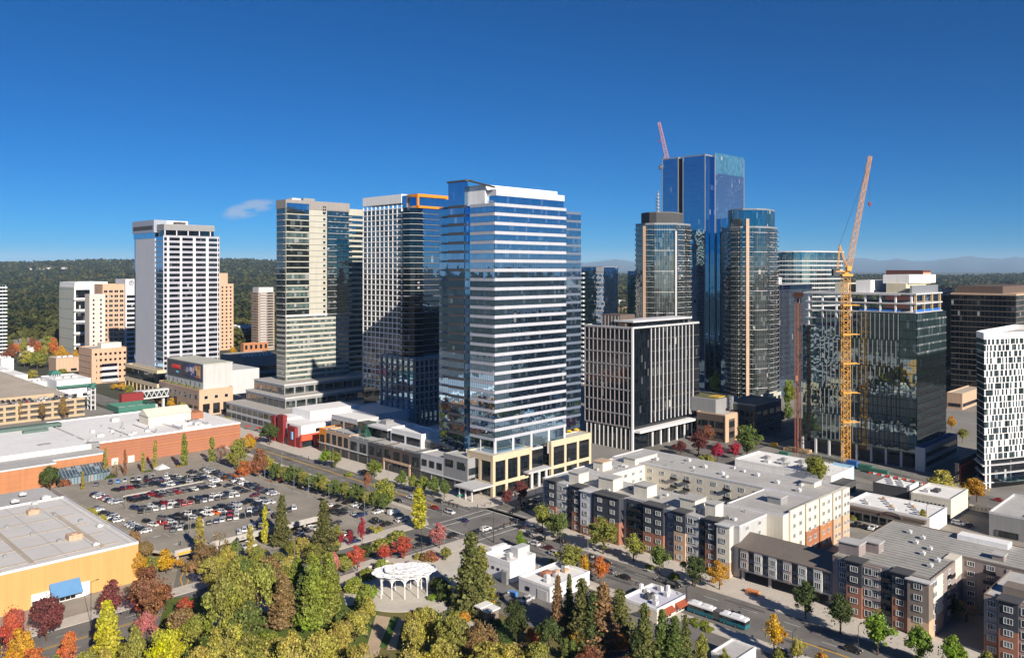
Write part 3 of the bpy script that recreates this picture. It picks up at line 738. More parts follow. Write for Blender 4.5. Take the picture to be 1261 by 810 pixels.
# dark glass skyscraper with the slot
b = Bld('skyscraper', 'tallest navy glass skyscraper with a dark vertical slot down its left face', (868,0), 815.6, 912.5, 190.5, D=660)
zt = b.h; W, L = b.W, b.L; ys0 = b.alongB(841); ys1 = b.alongB(835)
x1 = b.alongA(877)
poly = [(0,0),(x1,0),(x1,-2.5),(W,-2.5),(W,L),(0,L),(0,ys1),(3,ys1),(3,ys0),(0,ys0)]
body(b, G_navy, poly, 0, zt-.5)
MB().box(.5, 3.3, ys0+.1, ys1-.1, 0, zt-1).build('slot_wall', M_black, b.root)
nf = 44
for i in range(nf):
    z = 4+i*(zt-8)/nf; h = (zt-8)/nf
    MB().box(2.2, 3.2, ys0+.2, ys1-.2, z, z+.6).build('slot_slab', M_mgrey, b.root)
    win(b.root, (x1,-2.5), 0, .2, z+.5, W-x1-.4, h-.6, G_blue if i > 17 else G_navy, M_fg, 1.6, .05, .12)
    win(b.root, (0,ys0), -math.pi/2, .2, z+.5, ys0-.4, h-.6, G_navy, M_fd, 1.6, .04, .06)
    win(b.root, (0,L), -math.pi/2, .2, z+.5, L-ys1-.4, h-.6, G_navy, M_fd, 1.6, .04, .06)
MB().box(x1, W+.2, -2.7, -2.3, zt-14, zt+2.4).box(W-.2, W+.2, -2.3, 18, zt-14, zt+2.4).build('crown_screen', glass('crown_glass', (.06,.16,.24), 2.2, .08, (1.5,3), .25, .01, .0), b.root)
for (x, y) in ((0,0),(x1,-2.6),(W,-2.6),(0,ys0),(0,ys1),(0,L)): MB().box(x-.3, x+.3, y-.3, y+.3, 0, zt+.5).build('corner_fin', M_fg, b.root)
MB().ring(offset(poly,.1), .5, zt-.6, zt+.4).build('parapet', M_fg, b.root); MB().prism(offset(poly,-.6), zt-.5, zt-.3).build('roof', M_droof, b.root)
lo = Z(268, 650); MB().box(x1+1, W+12, -13, -2.6, 0, lo).build('lower_wing', G_navy, b.root)
for i in range(36):
    z = 2+i*(lo-4)/36; win(b.root, (x1+1,-13), 0, .1, z+.4, W+10.5-x1, (lo-4)/36-.5, G_navy, M_fd, 1.6, .04, .06)
# faceted balcony condominiums
def condo(name, label, pts, D, ytop, ncol, glz, fins=(), crown=None, base_h=0, fh=3.5, balc=(), plain_edges=(), zlow=0.0):
    """pts: (photo column, distance offset) corners from left to right along the visible front"""
    w = [GD(px, D+dd) for px, dd in pts]; x0, y0 = w[0]
    r = thing(name, label, 'building', (x0, y0, 0)); fr_ = [(x-x0, y-y0) for x, y in w]
    kr = (pts[-1][0]-CX)/F; kl = (pts[0][0]-CX)/F
    bx = [(fr_[-1][0]+kr*26-2.5, fr_[-1][1]+26), (fr_[0][0]+kl*26+3, fr_[0][1]+26)]
    poly = fr_+bx; zt = Z(ytop, D); nf = int((zt-zlow)/fh); fh = (zt-zlow)/nf
    MB().prism(offset(poly, -.15), zlow, zt).build('wall', glz, r)
    for i in range(nf):
        z = zlow+i*fh
        if i % 4 == 0: MB().prism(offset(poly, .16), z-.14, z+.14).build('floor_slab', M_lgrey, r)
        for e in range(len(fr_)-1):
            ang, ln = edge(fr_[e], fr_[e+1])
            win(r, fr_[e], ang, .15, z+.15, ln-.3, fh-.35, glz, M_fg, 1.7, .05, .1)
            if e in balc:
                B_ = MB(); a_, b_ = ln*.12, ln*.88
                B_.box(a_, b_, -1.7, 0, -.12, .14).box(a_, b_, -1.72, -1.64, .14, 1.15, 1)
                B_.build('balcony', [M_lgrey, G_condo], r, (*fr_[e], z), ang)
    for px, dd, w_, m_, z1 in fins:
        x, y = GD(px, D+dd); MB().box(-w_/2, w_/2, -1.6, 1.0, zlow, z1).build('fin', m_, r, (x-x0, y-y0, 0))
    MB().prism(offset(poly, -.3), zt+.01, zt+.3).build('roof', M_droof, r); MB().ring(offset(poly, .2), .4, zt-.2, zt+1).build('parapet', M_fg, r)
    return r, poly, zt
r, poly, zt = condo('condo_tower', 'dark faceted condominium tower with white balcony edges in front of the navy skyscraper', [(783,6),(795,-4),(806,-7),(831,-7),(842,0),(850,9)], 560, 277, 6, G_condo, ((793,-5,2.0,wall('fin_tan', (.30,.22,.165)),Z(279,560)),(832,-6.5,1.2,M_lgrey,Z(285,560))), balc=(0,1,3,4))
MB().prism([(x*.78+4.5, y+5) for x, y in poly], zt, zt+8).build('penthouse', M_dgrey, r)
MB().prism([(x*.78+4.5, y+4.8) for x, y in poly], zt+8, zt+8.8).build('roof', M_droof, r)
an = MB(); an.tube((17.6,12,zt+8),(17.6,12,zt+25),.4,6).tube((16.6,12.6,zt+8),(16.6,12.6,zt+21),.3,6)
for k in range(6): an.lathe([(1.3,0),(1.3,1.0)], 8, 0, (17.2,12.2,zt+10+k*2.4))
an.build('antenna_mast', M_steel, r)
r, poly, zt = condo('condo_tower', 'curved green grey condominium tower with one pale vertical fin and side balconies', [(893,12),(900,-2),(912,-8),(930,-10),(944,-6),(952,2),(957,11)], 600, 281, 6, G_condo, ((920,-9.5,2.2,wall('fin_cream', (.52,.37,.26)),Z(270,595)),), balc=(0,1,2,4,5))
z8 = Z(258.5, 600)
up = [(poly[i][0]*.9+3.0, poly[i][1]+3) for i in range(len(poly))]
MB().prism(up, zt, z8).build('crown_glass', G_teal, r); MB().ring(offset(up, .15), .4, z8-.4, z8+.6).build('crown_parapet', M_fg, r)
# small paired tower between
b = Bld('office_tower', 'small blue grey office tower seen in the gap right of the banded tower', (743,0), 716, 761, 329, D=700)
body(b, G_navy); y2 = b.alongB(734.5)
for i in range(26):
    z = b.h-6-i*4.0
    MB().box(-.25, .3, 0, y2, z, z+1.6).build('floor_band', M_offwhite, b.root)
    MB().box(-1.2, .2, b.L-3.2, b.L, z, z+1.4).build('balcony', M_white, b.root)
    win(b.root, (0,b.L), -math.pi/2, 3.4, z+.2, b.L-y2-3.6, 2.8, G_teal, M_fd, 1.6, .05, .1); win(b.root, (0,0), 0, .3, z+.2, b.W-.6, 3.2, G_navy, M_fd, 1.6, .05, .08)
MB().box(-.3, .3, 0, y2, b.h-4, b.h+.2).build('corner_panel', M_offwhite, b.root); roof(b, M_droof, M_fg, par=.6)
b = Bld('office_tower', 'narrow pale tower half hidden behind the dark faceted condominium', (783,0), 773, 792, 335, D=740)
body(b, G_navy)
for k in range(3): MB().box(k*b.W*.3, k*b.W*.3+1.0, -.3, .3, 0, b.h).build('pier', M_lgrey, b.root)
for i in range(24): win(b.root, (0,b.L), -math.pi/2, .3, 3+i*4, b.L-.6, 3, G_blue, M_fd, 1.6, .05, .1)
roof(b, M_droof, M_fg)
# white framed mid-rise with fins
b = Bld('office_block', 'mid rise office block with a pale window grid and white vertical fins', (779,555), 720.5, 861, 405)
zt = b.h; W, L = b.W, b.L; x1 = b.alongA(801.5); x2 = b.alongA(853)
body(b, G_dark, offset(b.poly, -.35), 0, zt)
nf = 8; zb = 12.5; fh = (zt-zb)/nf; nb = 11
for i in range(nf+1):
    z = zb+i*fh
    MB().box(-.3, .35, 0, L+.2, z-.38, z+.38).build('floor_band', wall('warm_grey_panel', (.31,.285,.285), .1), b.root)
    if 0 < i < nf: MB().box(x1, W, -.12, .3, z-.25, z+.25).build('spandrel', M_dgrey, b.root)
    if i < nf:
        for k in range(nb): win(b.root, (0,L), -math.pi/2, k*L/nb+.4, z+.45, L/nb-.8, fh-.9, G_dark, M_fd, 1.4, .06, .3, 0, -.15)
        win(b.root, (0,0), 0, .6, z+.1, x1-1, fh-.2, G_dark, M_fd, 1.5, .05, .08); win(b.root, (x1,0), 0, .2, z+.1, W-x1-.4, fh-.2, G_dark, M_fd, 1.5, .05, .08)
for k in range(nb+1): MB().box(-.36, .35, k*L/nb-.2, k*L/nb+.2, zb, zt+.4).build('pier', MATS['warm_grey_panel'], b.root)
MB().box(-.6, .4, -.6, .5, 0, zt+1).build('pier', M_white, b.root)
for k in range(12):
    x = x1+(x2-x1)*k/11; MB().box(x-.16, x+.16, -.5, .1, zb+1, zt-.4).build('fin', M_white, b.root)
MB().box(.4, W+5, -5, .2, zb-2.4, zb-1.2).build('canopy', M_white, b.root)
for k in range(7): MB().box(x1+k*(W-x1)/6.2, x1+.7+k*(W-x1)/6.2, -1.2, -.4, 0, zb-2.4).build('column', M_white, b.root)
for k in range(nb): MB().box(-.4, .2, k*L/nb+1.5, k*L/nb+1.9, 0, zb-1).build('fin', M_lgrey, b.root)
roof(b, M_droof, M_lgrey, par=1.0)
MB().box(4, 18, L*.35, L*.75, zt, zt+7).build('penthouse', M_brown, b.root)
for k in range(6): MB().box(3.9, 4.2, L*.37+k*2.4, L*.37+k*2.4+.5, zt+.3, zt+6.5).build('louvre', M_lgrey, b.root)
MB().box(6, W-6, 4, L*.4, zt, zt+3.2).build('penthouse', G_dark, b.root)
MB().box(3, W-5, 1.8, L*.45, zt+3.2, zt+4.2).build('roof_canopy', M_offwhite, b.root)
MB().box(2, 14, L*.2, L*.34, zt, zt+2.6).build('penthouse', M_brown, b.root)
# tower under construction
b = Bld('construction_tower', 'dark glass office tower under construction with bare concrete floors at its top', (1129,578), 988.5, 1165, 386)
zg = b.h; W, L = b.W, b.L; zr = b.z(362); y1 = b.alongB(1057); yA = b.alongB(1108)
zl = b.z(400, 0, b.alongB(995))
MB().box(.3, W-.3, .3, yA-.1, 6, zg).box(.3, W-.3, yA+.1, y1, 6, zg).build('wall', G_dark, b.root)
MB().box(.3, W-.3, y1+.1, L-.3, 6, zl).build('wall', G_dark, b.root)
def ribs(y0, y1, z0, z1, nf, gm):
    for i in range(nf):
        h = (z1-z0)/nf; win(b.root, (0,y1), -math.pi/2, .1, z0+i*h+.1, y1-y0-.2, h-.2, gm, M_fd, 1.5, .04, .07)
ribs(yA, y1, 8, zg, 16, G_teal); ribs(y1, L, 8, zl, 14, G_teal); ribs(0, yA, 8, zg, 16, G_teal)
for i in range(17):
    z = 8+i*(zg-8)/17; win(b.root, (0,0), 0, .2, z+1.0, W-.4, (zg-8)/17-1.2, G_teal, M_fd, 1.5, .05, .08)
    MB().box(0, W, -.15, .3, z, z+.95).build('spandrel', glass('spandrel_glass', (.10,.13,.14), 1.7, .1, (1.5,4), .3), b.root)
for blk in range(5):
    za = 9+blk*(zg-9)/5; h = (zg-9)/5
    for k in range(20):
        y = yA+(y1-yA)*(k+.3+.5*(blk % 2))/9
        if y > L-10: break
        MB().box(-.6, .05, y-.08, y+.08, za, za+h-.6).build('fin', wall('fin_grey', (.15,.155,.16), .1), b.root)
# bare slabs and columns
nl = 3
for i, z in enumerate([zg+.2, (zg+zr)/2, zr]):
    MB().box(.5, W-4, .5, L-1.5, z-.5, z+.2).build('concrete_slab', M_lgrey, b.root)
zz = zl
while zz < zg-1: MB().box(.3, W-4, y1, L-1.5, zz-.35, zz+.25).build('concrete_slab', M_lgrey, b.root); zz += 4.2
for k in range(8):
    y = 3+k*(L-6)/7.0; MB().box(.9, 1.7, y-.4, y+.4, (zl if y > y1 else zg), zr).build('column', M_white, b.root)
for k in range(4): MB().box(2+k*(W-8)/3.0, 2.8+k*(W-8)/3.0, 1.0, 2.0, zg, zr).build('column', wall('timber', (.55,.38,.22)), b.root)
MB().box(1.1, W-4.2, 1.2, 1.3, zg+.4, zg+1.6).box(1.1, 1.2, 8, y1, zg+.5, zg+1.4).build('safety_screen', plain('blue_tarpaulin', (.03,.16,.50), .6), b.root)
MB().box(.2, 1, yA, L, zr-.9, zr-.1).build('edge_beam', M_lgrey, b.root)
MB().box(8, W-6, 8, L*.3, zr, zr+5).build('core_wall', wall('plywood', (.55,.50,.36)), b.root)
MB().box(6, W-8, L*.42, L*.55, zr, zr+6.5).build('core_wall', M_white, b.root)
MB().box(6, W-8, L*.62, L*.74, zr, zr+5).build('core_wall', wall('pale_ply', (.50,.48,.38)), b.root)
MB().box(10, W+6, L*.12, L*.34, zr+5, zr+9.5).build('core_wall', M_white, b.root)
MB().box(5, W, 4, 5, zr, zr+4).build('scaffold', M_steel, b.root)
for k in range(9): MB().box(-.5, .5, L*k/8.0-.5+(.6 if k == 0 else 0), L*k/8.0+.5, 0, 8).build('column', M_lgrey, b.root)
MB().box(3, W-3, 3, L-3, 0, 6.2).build('base_wall', M_dgrey, b.root)
SITE = b
# white and black chequered residential tower on the right edge
r = thing('residential_tower', 'white residential tower with a chequer of dark windows at the right edge', 'building', (*GD(1212, 373), 0))
X0, Y0 = GD(1212, 373); pts = [GD(1203, 385), GD(1212, 373), GD(1240, 377), GD(1300, 388), GD(1315, 415), GD(1250, 430)]
poly = [(x-X0, y-Y0) for x, y in pts]; zt = Z(417, 373)
MB().prism(offset(poly, -.25), 0, zt).build('wall', G_dark, r)
nf = 19; fh = (zt-13)/nf
rs = random.Random(5); PANELS = []; M_p12 = wall('chequer_panel', (.62,.63,.64), .15, .4)
for i in range(nf):
    z = 13+i*fh
    MB().ring(offset(poly, .1), .3, z-.12, z+.12).build('floor_band', M_white, r)
    for e in (0,1,2):
        ang, ln = edge(poly[e], poly[e+1])
        if e == 0: win(r, poly[e], ang, .2, z+.2, ln-.4, fh-.4, G_teal, M_fd, 1.4, .06, .1); continue
        x = 0.0; flip = bool(i % 2)
        while x < ln-1:
            flip = not flip if rs.random() < .85 else flip; w = rs.choice((.6,.8,1.0,1.2))*(1.0 if flip else 1.35)
            if flip: PANELS.append((poly[e], ang, x, z, min(ln, x+w)-x))
            else: win(r, poly[e], ang, x+.05, z+.2, min(w, ln-x)-.1, fh-.4, G_teal, M_fd, 1.2, .05, .08)
            x += w
rest = MB()
for k, (p, an_, x, z, w) in enumerate(PANELS):
    if k < 100: MB().box(x, x+w, -.16, .1, .16, fh-.16).build('wall_panel', M_p12, r, (*p, z), an_)
    else:
        q = MB().box(x, x+w, -.16, .1, .16, fh-.16); rest.add(q, Matrix.Translation((*p, z)) @ Matrix.Rotation(an_, 4, 'Z'))
rest.build('wall_panels', M_p12, r)['kind'] = 'stuff'
MB().ring(offset(poly, .25), .6, zt-.3, zt+2.6).build('crown_parapet', M_white, r); MB().prism(offset(poly, -.5), zt, zt+.2).build('roof', M_groof, r)
ang, ln = edge(poly[1], poly[2])
for k in range(2): MB().box(.3+k*2.2, 1.2+k*2.2, -.4, .2, 0, 13).build('pier', M_white, r, (*poly[1], 0), ang)
for k in range(3): MB().prism(offset(poly, .6+.3*k), 2.5+k*4, 2.9+k*4).build('podium_slab', M_lgrey, r)
MB().box(6, 26, -7, -.5, 4.2, 4.5).build('glass_canopy', G_teal, r, (*poly[1], 0), ang)
# ------------------------------------------------------------------ background buildings on the left
b = Bld('apartment_tower', 'teal glass balcony tower cut by the left edge of the picture', (-40,0), -60, 7.5, 353, D=880)
body(b, G_teal)
for i in range(20):
    z = 4+i*(b.h-6)/19; MB().box(-.3, b.W+.8, -1.6, .4, z, z+1.1).build('balcony', M_white, b.root)
    win(b.root, (0,0), 0, .5, z+1.2, b.W-1, 2.6, G_teal, M_fg, 3, .1, .3)
roof(b, M_groof, M_white)
b = Bld('office_building', 'white building with a blank pale side and stepped dark balconies', (92,0), 73.5, 111, 349, D=900)
body(b, M_white, None, 0, b.h)
zz = b.h-4
o = MB().box(-.6, .2, .3, b.L, 0, b.h-4).build('side_wall', wall('pale_green_panel', (.44,.45,.39), .05, course=(11, .05), coursecol=(.2,.22,.2)), b.root)
for i in range(6):
    z = b.h-16-i*12.5
    win(b.root, (0,0), 0, 1, z, b.W*.92, 9, G_dark, M_fd, 3, .2, .2)
    MB().box(-1.5, b.W*.95, -2.5, .2, z-2.0, z-.2).build('balcony', M_white, b.root)
MB().box(b.W*.2, b.W*2.2, 2, b.L, b.h-8, b.h+1.5).build('rear_block', M_white, b.root)
MB().box(b.W*1.0, b.W*2.1, 2, b.L, 0, b.h-8).build('rear_block', M_white, b.root)
roof(b, M_groof, M_white)
b = Bld('hotel_tower', 'tan hotel slab with a pale narrow wing and a round emblem near its top', (126.5,0), 116, 153, 351, D=850)
body(b, M_salmon)
for i in range(16):
    z = b.h-8-i*5.0
    for k in range(4): win(b.root, (0,0), 0, (k+.15)*b.W/4, z, b.W/4*.7, 2.6, G_dark, M_fg, 2, .15, .3)
MB().box(-.2, b.W*.05, -.4, .4, 0, b.h).build('corner_pier', M_salmon, b.root)
pw = MB().box(b.W+.1, b.W+b.W*.55, -3, b.L, 0, b.h+6).build('corner_block', M_offwhite, b.root)
for i in range(14):
    z = b.h-14-i*5.0; win(b.root, (b.W,-3), 0, 1.5, z, b.W*.42, 3, G_dark, M_fd, 2.4, .2, .5)
em = MB()
for t in range(12):
    a = t*math.pi/6; c = a+math.pi/6
    em.beam((2.2*math.cos(a),0,2.2*math.sin(a)), (2.2*math.cos(c),0,2.2*math.sin(c)), .5, .4)
em.beam((-1,0,-.9),(1,0,.9), .5, .4).beam((-1,0,.6),(.4,0,1.4), .4, .4)
em.build('emblem', M_dgrey, b.root, (b.W+b.W*.28, -3.2, b.h+2))
MB().box(-16, -1, -10, 4, 0, b.h-9).build('pale_wing', wall('pale_pink_stone', (.60,.52,.46), .05), b.root)
for i in range(15): 
    for k in range(2): win(b.root, (-16,-10), 0, 3+k*7, b.h-16-i*4.6, 1.8, 2.0, G_dark, M_fg, 0, .1)
roof(b, M_groof, M_salmon)
b = Bld('office_building', 'low salmon stone office building with square windows and a recessed white balcony front', (113,473), 97, 158, 431)
body(b, M_salmon)
W, L = b.W, b.L
MB().box(-.2, W*.12, -.25, .4, 0, b.h-5.5).build('corner_pier', M_salmon, b.root)
for i in range(5):
    z = b.h-5-i*5.2
    for k in range(7):
        if i > 1 and 1 < k < 5: continue
        win(b.root, (0,0), 0, W*(k+.6)/7.6, z, 1.9, 2.0, G_dark, M_fd, 0, .06)
    if i > 1:
        win(b.root, (0,0), 0, W*.27, z, W*.42, 2.6, G_navy, M_fd, 2, .1, .15); MB().box(W*.26, W*.71, -1.1, .1, z-2.6, z-.3).build('balcony', M_offwhite, b.root)
    MB().box(-.25, .2, .5, L, z-.6, z-.1).build('ledge', M_tan, b.root)
win(b.root, (0,0), 0, W*.27, .5, W*.45, 4.6, G_dark, M_fd, 3, .2, .2)
roof(b, M_groof, M_salmon); MB().box(W*.3, W*.85, 4, 14, b.h, b.h+5).build('penthouse', M_cream, b.root)
b = Bld('office_tower', 'stepped orange stone tower peeping out right of the silver white tower', (262,0), 250, 287.5, 350, D=1000)
body(b, M_salmon); MB().box(-8, b.W*.72, 0, 18, b.h, b.h+13.5).build('upper_block', M_salmon, b.root)
for i in range(17):
    for k in range(3): win(b.root, (0,0), 0, b.W*(.42+.2*k), b.h-5-i*4.6, 2.2, 2.2, G_dark, M_fg, 0, .08)
roof(b, M_groof, M_salmon, par=.4)
b = Bld('apartment_tower', 'brown striped apartment tower left of the grey beige condominium tower', (318,0), 309.5, 338, 360, D=1000)
body(b, wall('striped_brown', (.24,.19,.15), .08, course=(3.2,.4), coursecol=(.40,.34,.28)))
for i in range(21):
    z = b.h-3-i*3.2; MB().box(b.W*.1, b.W*.45, -1.4, .2, z, z+1.1).build('balcony', M_offwhite, b.root)
    win(b.root, (0,0), 0, b.W*.55, z+.9, b.W*.35, 1.8, G_dark, M_fg, 2, .1); win(b.root, (0,b.L), -math.pi/2, 1, z+.9, b.L-2, 1.8, G_dark, M_fg, 3, .1, .4)
MB().box(1, b.W-1, 1, 16, b.h, b.h+6).build('penthouse', M_lgrey, b.root)
b = Bld('apartment_building', 'low white apartment house with dark windows behind the dark shaded roofs', (292,0), 284, 312, 402, D=1060)
body(b, M_white)
for i in range(5): win(b.root, (0,0), 0, 2, 2+i*4.4, b.W*.35, 3, G_dark, M_fd, 2, .1); win(b.root, (0,0), 0, b.W*.6, 2+i*4.4, b.W*.3, 3, G_dark, M_fd, 2, .1)
roof(b, M_groof, M_white)
b = Bld('low_building', 'low orange brick building at the foot of the brown striped tower', (300,0), 296, 330, 424, D=985)
body(b, M_obrick)
for k in range(5): win(b.root, (0,0), 0, b.W*(k+.3)/5, 3, 3, 5, G_dark, M_fd, 0, .1)
roof(b, M_tanroof, M_obrick)
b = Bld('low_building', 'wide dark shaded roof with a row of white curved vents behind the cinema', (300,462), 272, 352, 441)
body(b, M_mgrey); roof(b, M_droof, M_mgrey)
win(b.root, (0,0), 0, 3, 3, b.W-6, 4, G_dark, M_fd, 3, .2)
for k in range(8):
    m = MB(); N = 6
    for t in range(N):
        a = math.pi*t/N; c = math.pi*(t+1)/N; m.beam((0,3.2*math.cos(a),2.6*math.sin(a)),(0,3.2*math.cos(c),2.6*math.sin(c)), 1.6, .6)
    m.build('roof_vent', M_white, b.root, (2+k*b.W*.09, 5, b.h+.1))
# far low roofs on the left
for nm, lab, cor, xl, xr, yt, mat in (
    ('low_building', 'white box shaped shop with a blank bright front at the far left', (2,462), -8, 17, 443, M_white),
    ('low_building', 'pale pink flat roofed office block beside the salmon stone office', (69,459), 60, 98, 442, M_tan),
    ('low_building', 'grey flat roofed house among the trees at the far left', (24,438), 17, 43, 429, M_lgrey),
    ('low_building', 'long white shop roof behind the tan parking garage', (6,476), -30, 34, 464, M_white),
    ('low_building', 'white shopping hall with a green canopy strip left of the salmon stone office', (70,492), 50, 112, 470, M_white),
    ('low_building', 'low white shop roof between the green canopy hall and the stair tower', (42,489), 30, 62, 472, M_white)):
    q = Bld(nm, lab, cor, xl, xr, yt); body(q, mat); roof(q, M_wroof if mat is M_white else M_groof, mat, par=.6)
    n = max(2, int(q.W/7))
    for k in range(n): win(q.root, (0,0), 0, q.W*(k+.25)/n, .8, q.W/n*.5, min(2.4, q.h*.5), G_shop, M_fd, 1.5, .08)
    for k in range(3): unit(q, q.W*(.15+.25*k), q.L*.4, q.h, 4, 3, 1.6, M_lgrey)
    if 'green canopy' in lab: MB().box(0, q.W+3, -3, .2, q.h-5, q.h-3.4).build('canopy', M_green, q.root)
q = Bld('stair_tower', 'glazed stair tower with a small green roof on the shopping hall', (64,485), 60, 75, 461)
body(q, G_teal)
for k in range(5): MB().box(q.W*k/4-.2, q.W*k/4+.2, -.25, .2, 0, q.h).build('pier', M_offwhite, q.root)
MB().prism(offset(q.poly, 1), q.h, q.h+2.6, poly2=offset(q.poly, -1.5)).build('roof', M_green, q.root)
q = Bld('stair_tower', 'slim open stair tower with a small pointed cap beside the mall roof', (112,505), 108, 117, 478)
for (x, y) in ((0,0),(q.W,0),(q.W,q.L),(0,q.L)): MB().box(x-.4, x+.4, y-.4, y+.4, 0, q.h).build('column', M_lgrey, q.root)
for k in range(4): MB().prism(offset(q.poly, .5), q.h*(k+.9)/4.4, q.h*(k+.9)/4.4+.5).build('landing', M_lgrey, q.root)
MB().prism(offset(q.poly, .8), q.h, q.h+2.5, poly2=offset(q.poly, -q.W*.42)).build('roof', M_green, q.root)
# tan concrete parking garage
b = Bld('parking_garage', 'tan concrete parking garage with rows of dark openings and a ramped roof deck', (-60,0), -140, 104, 499, D=507)
W, L = b.W, b.L; b.h = 12
body(b, M_dgrey, offset(b.poly, -1.2), 0, 10.9)
for i in range(4):
    z = i*3.6; MB().box(-.2, W+.2, -.2, 1.2, z, z+1.5).box(-.2, 1.0, 1.2, L, z, z+1.5).build('deck_parapet', wall('tan_concrete', (.44,.34,.22), .1, .3), b.root)
for k in range(int(W/7)+1): MB().box(k*7, k*7+1.5, -.1, 1.0, 0, 11.4).build('column', MATS['tan_concrete'], b.root)
MB().box(.5, W-.5, .9, L, 10.9, 11.2).build('roof_deck', M_tanroof, b.root)
MB().box(W*.35, W*.85, 26, 27, 11.2, 13.5).build('ramp_wall', MATS['tan_concrete'], b.root)
MB().prism(rect(0, W*.84, 27.2, L), 11.2, 12.8).build('upper_deck', M_tanroof, b.root)
GARAGE = b
# cinema block with billboard
b = Bld('cinema_building', 'tan stone cinema block with a grey upper box, red sign and three film posters', (245.5,512.6), 196, 287, 481.5)
W, L = b.W, b.L; zt = b.h
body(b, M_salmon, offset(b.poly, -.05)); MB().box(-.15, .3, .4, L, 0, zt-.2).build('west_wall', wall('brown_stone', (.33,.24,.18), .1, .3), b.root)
for k in range(8):
    win(b.root, (0,L), -math.pi/2, L*(k+.2)/8, zt-6, L/8*.45, 3, G_dark, M_fg, 0, .12, .1, 0, .16); win(b.root, (0,L), -math.pi/2, L*(k+.12)/8, .5, L/8*.65, zt-8 if k < 4 else 6, G_dark, M_fd, 2, .1, .1, 1, .16)
for k in range(3): win(b.root, (0,0), 0, W*(.14+.3*k), zt-6, 2.6, 2.4, G_dark, M_fw, 0, .1); win(b.root, (0,0), 0, W*(.1+.3*k), 1, W*.2, 7, G_shop, M_fd, 2, .1, .1, 1)
roof(b, M_groof, M_salmon)
zb2 = zt+17
m = MB().box(5, W+2, 5, L-2, zt, zb2).build('upper_block', wall('ribbed_grey', (.46,.46,.45), .05, panel=(1.5, 40)), b.root)
MB().box(4.7, W+2.3, 4.7, L-1.7, zb2, zb2+.5).build('roof', membrane('pale_green_roof', (.50,.50,.43), 4, .15), m)
MB().box(W+2.1, W+24, 8, L-6, zt-6, zb2-6).build('rear_block', M_lgrey, b.root)
MB().box(4.6, 5.2, 5.3, L-3, zt+5.4, zb2-.6).build('sign_panel', M_dgrey, b.root)
for k in range(8): win(b.root, (5,L-3), -math.pi/2, (L-9)*(k+.3)/8, zt+1.4, 1.7, 2.6, G_dark, M_fg, 0, .15, .1, 0, .05)
def text(name, body_, size, mat, parent, loc, rz, depth=.1, xs=1.0):
    cu = bpy.data.curves.new(name, 'FONT'); cu.body = body_; cu.size = size; cu.extrude = depth; cu.align_x = 'CENTER'; cu.align_y = 'CENTER'
    o = bpy.data.objects.new(name, cu); dg = bpy.context.evaluated_depsgraph_get; COL.objects.link(o)
    dgx = dg(); me = bpy.data.meshes.new_from_object(o.evaluated_get(dgx)); bpy.data.objects.remove(o); bpy.data.curves.remove(cu)
    me.materials.clear(); me.materials.append(mat)
    t = link(name, me, parent, loc); t.rotation_euler = (math.pi/2, 0, rz); t.scale = (xs, 1, 1); return t
M_sign = plain('sign_red', (.62,.03,.03), .5)
text('sign_lettering', 'CINEMARK', 3.9, M_sign, b.root, (4.5, L*.72, zt+12.2), -math.pi/2, .12, .8)
text('sign_lettering', 'XD', 2.2, plain('sign_blue', (.15,.40,.65), .5), b.root, (4.5, L*.69, zt+8.6), -math.pi/2, .12, 1.4)
def poster(y0, y1, cols):
    p_ = MB(); p_.box(4.3, 4.58, y0, y1, zt+7.3, zb2-1.2, 0); n = len(cols)-1
    rr = random.Random(int(y0*10))
    for k in range(9):
        w = rr.uniform(.12, .4)*(y1-y0); y = rr.uniform(y0, y1-w); h = rr.uniform(1, 4); z = rr.uniform(zt+7.4, zb2-1.5-h)
        p_.box(4.26-.003*k, 4.35, y, y+w, z, z+h, 1+k % n)
    return p_.build('film_poster', cols, b.root)
pm = lambda n, c: plain(n, c, .5)
poster(L*.40, L*.53, [pm('poster_dark',(.03,.03,.05)), pm('poster_navy',(.03,.04,.12)), pm('poster_plum',(.12,.05,.10)), pm('poster_grey',(.3,.3,.33))])
poster(L*.26, L*.39, [pm('poster_blue',(.04,.06,.25)), pm('poster_pink',(.55,.35,.40)), pm('poster_dark2',(.04,.02,.06)), pm('poster_pale',(.6,.55,.6))])
poster(L*.13, L*.25, [pm('poster_rust',(.40,.17,.10)), pm('poster_gold',(.6,.5,.12)), pm('poster_black',(.02,.02,.02)), pm('poster_peach',(.6,.38,.3))])
for k in range(16): MB().box(1.2, 2.6, 2+k*L/16.5, 3.8+k*L/16.5, zt+.05, zt+1.0+.5*(k % 3)).build('planter_shrub', plain('shrub_green', (.12,.13,.03), .9), b.root)
q = Bld('sky_bridge', 'long pale covered footbridge between the silver tower and the cinema', (168,0), 166, 196, 478, D=575)
MB().box(0, 42, 0, 6, 8, 9).box(0, 42, 0, 6, 13, 14).build('deck', M_lgrey, q.root)
for k in range(12): MB().beam((k*3.5,0,9),(k*3.5+1.7,0,13), .4).beam((k*3.5+1.7,0,13),(k*3.5+3.5,0,9), .4).build('truss', M_offwhite, q.root)
for k in range(3): MB().box(4+k*15, 5.5+k*15, 2, 4, 0, 8).build('pier', M_lgrey, q.root)
MB().box(.3, 41.7, .3, 5.7, 9, 13).build('glazing', G_teal, q.root)
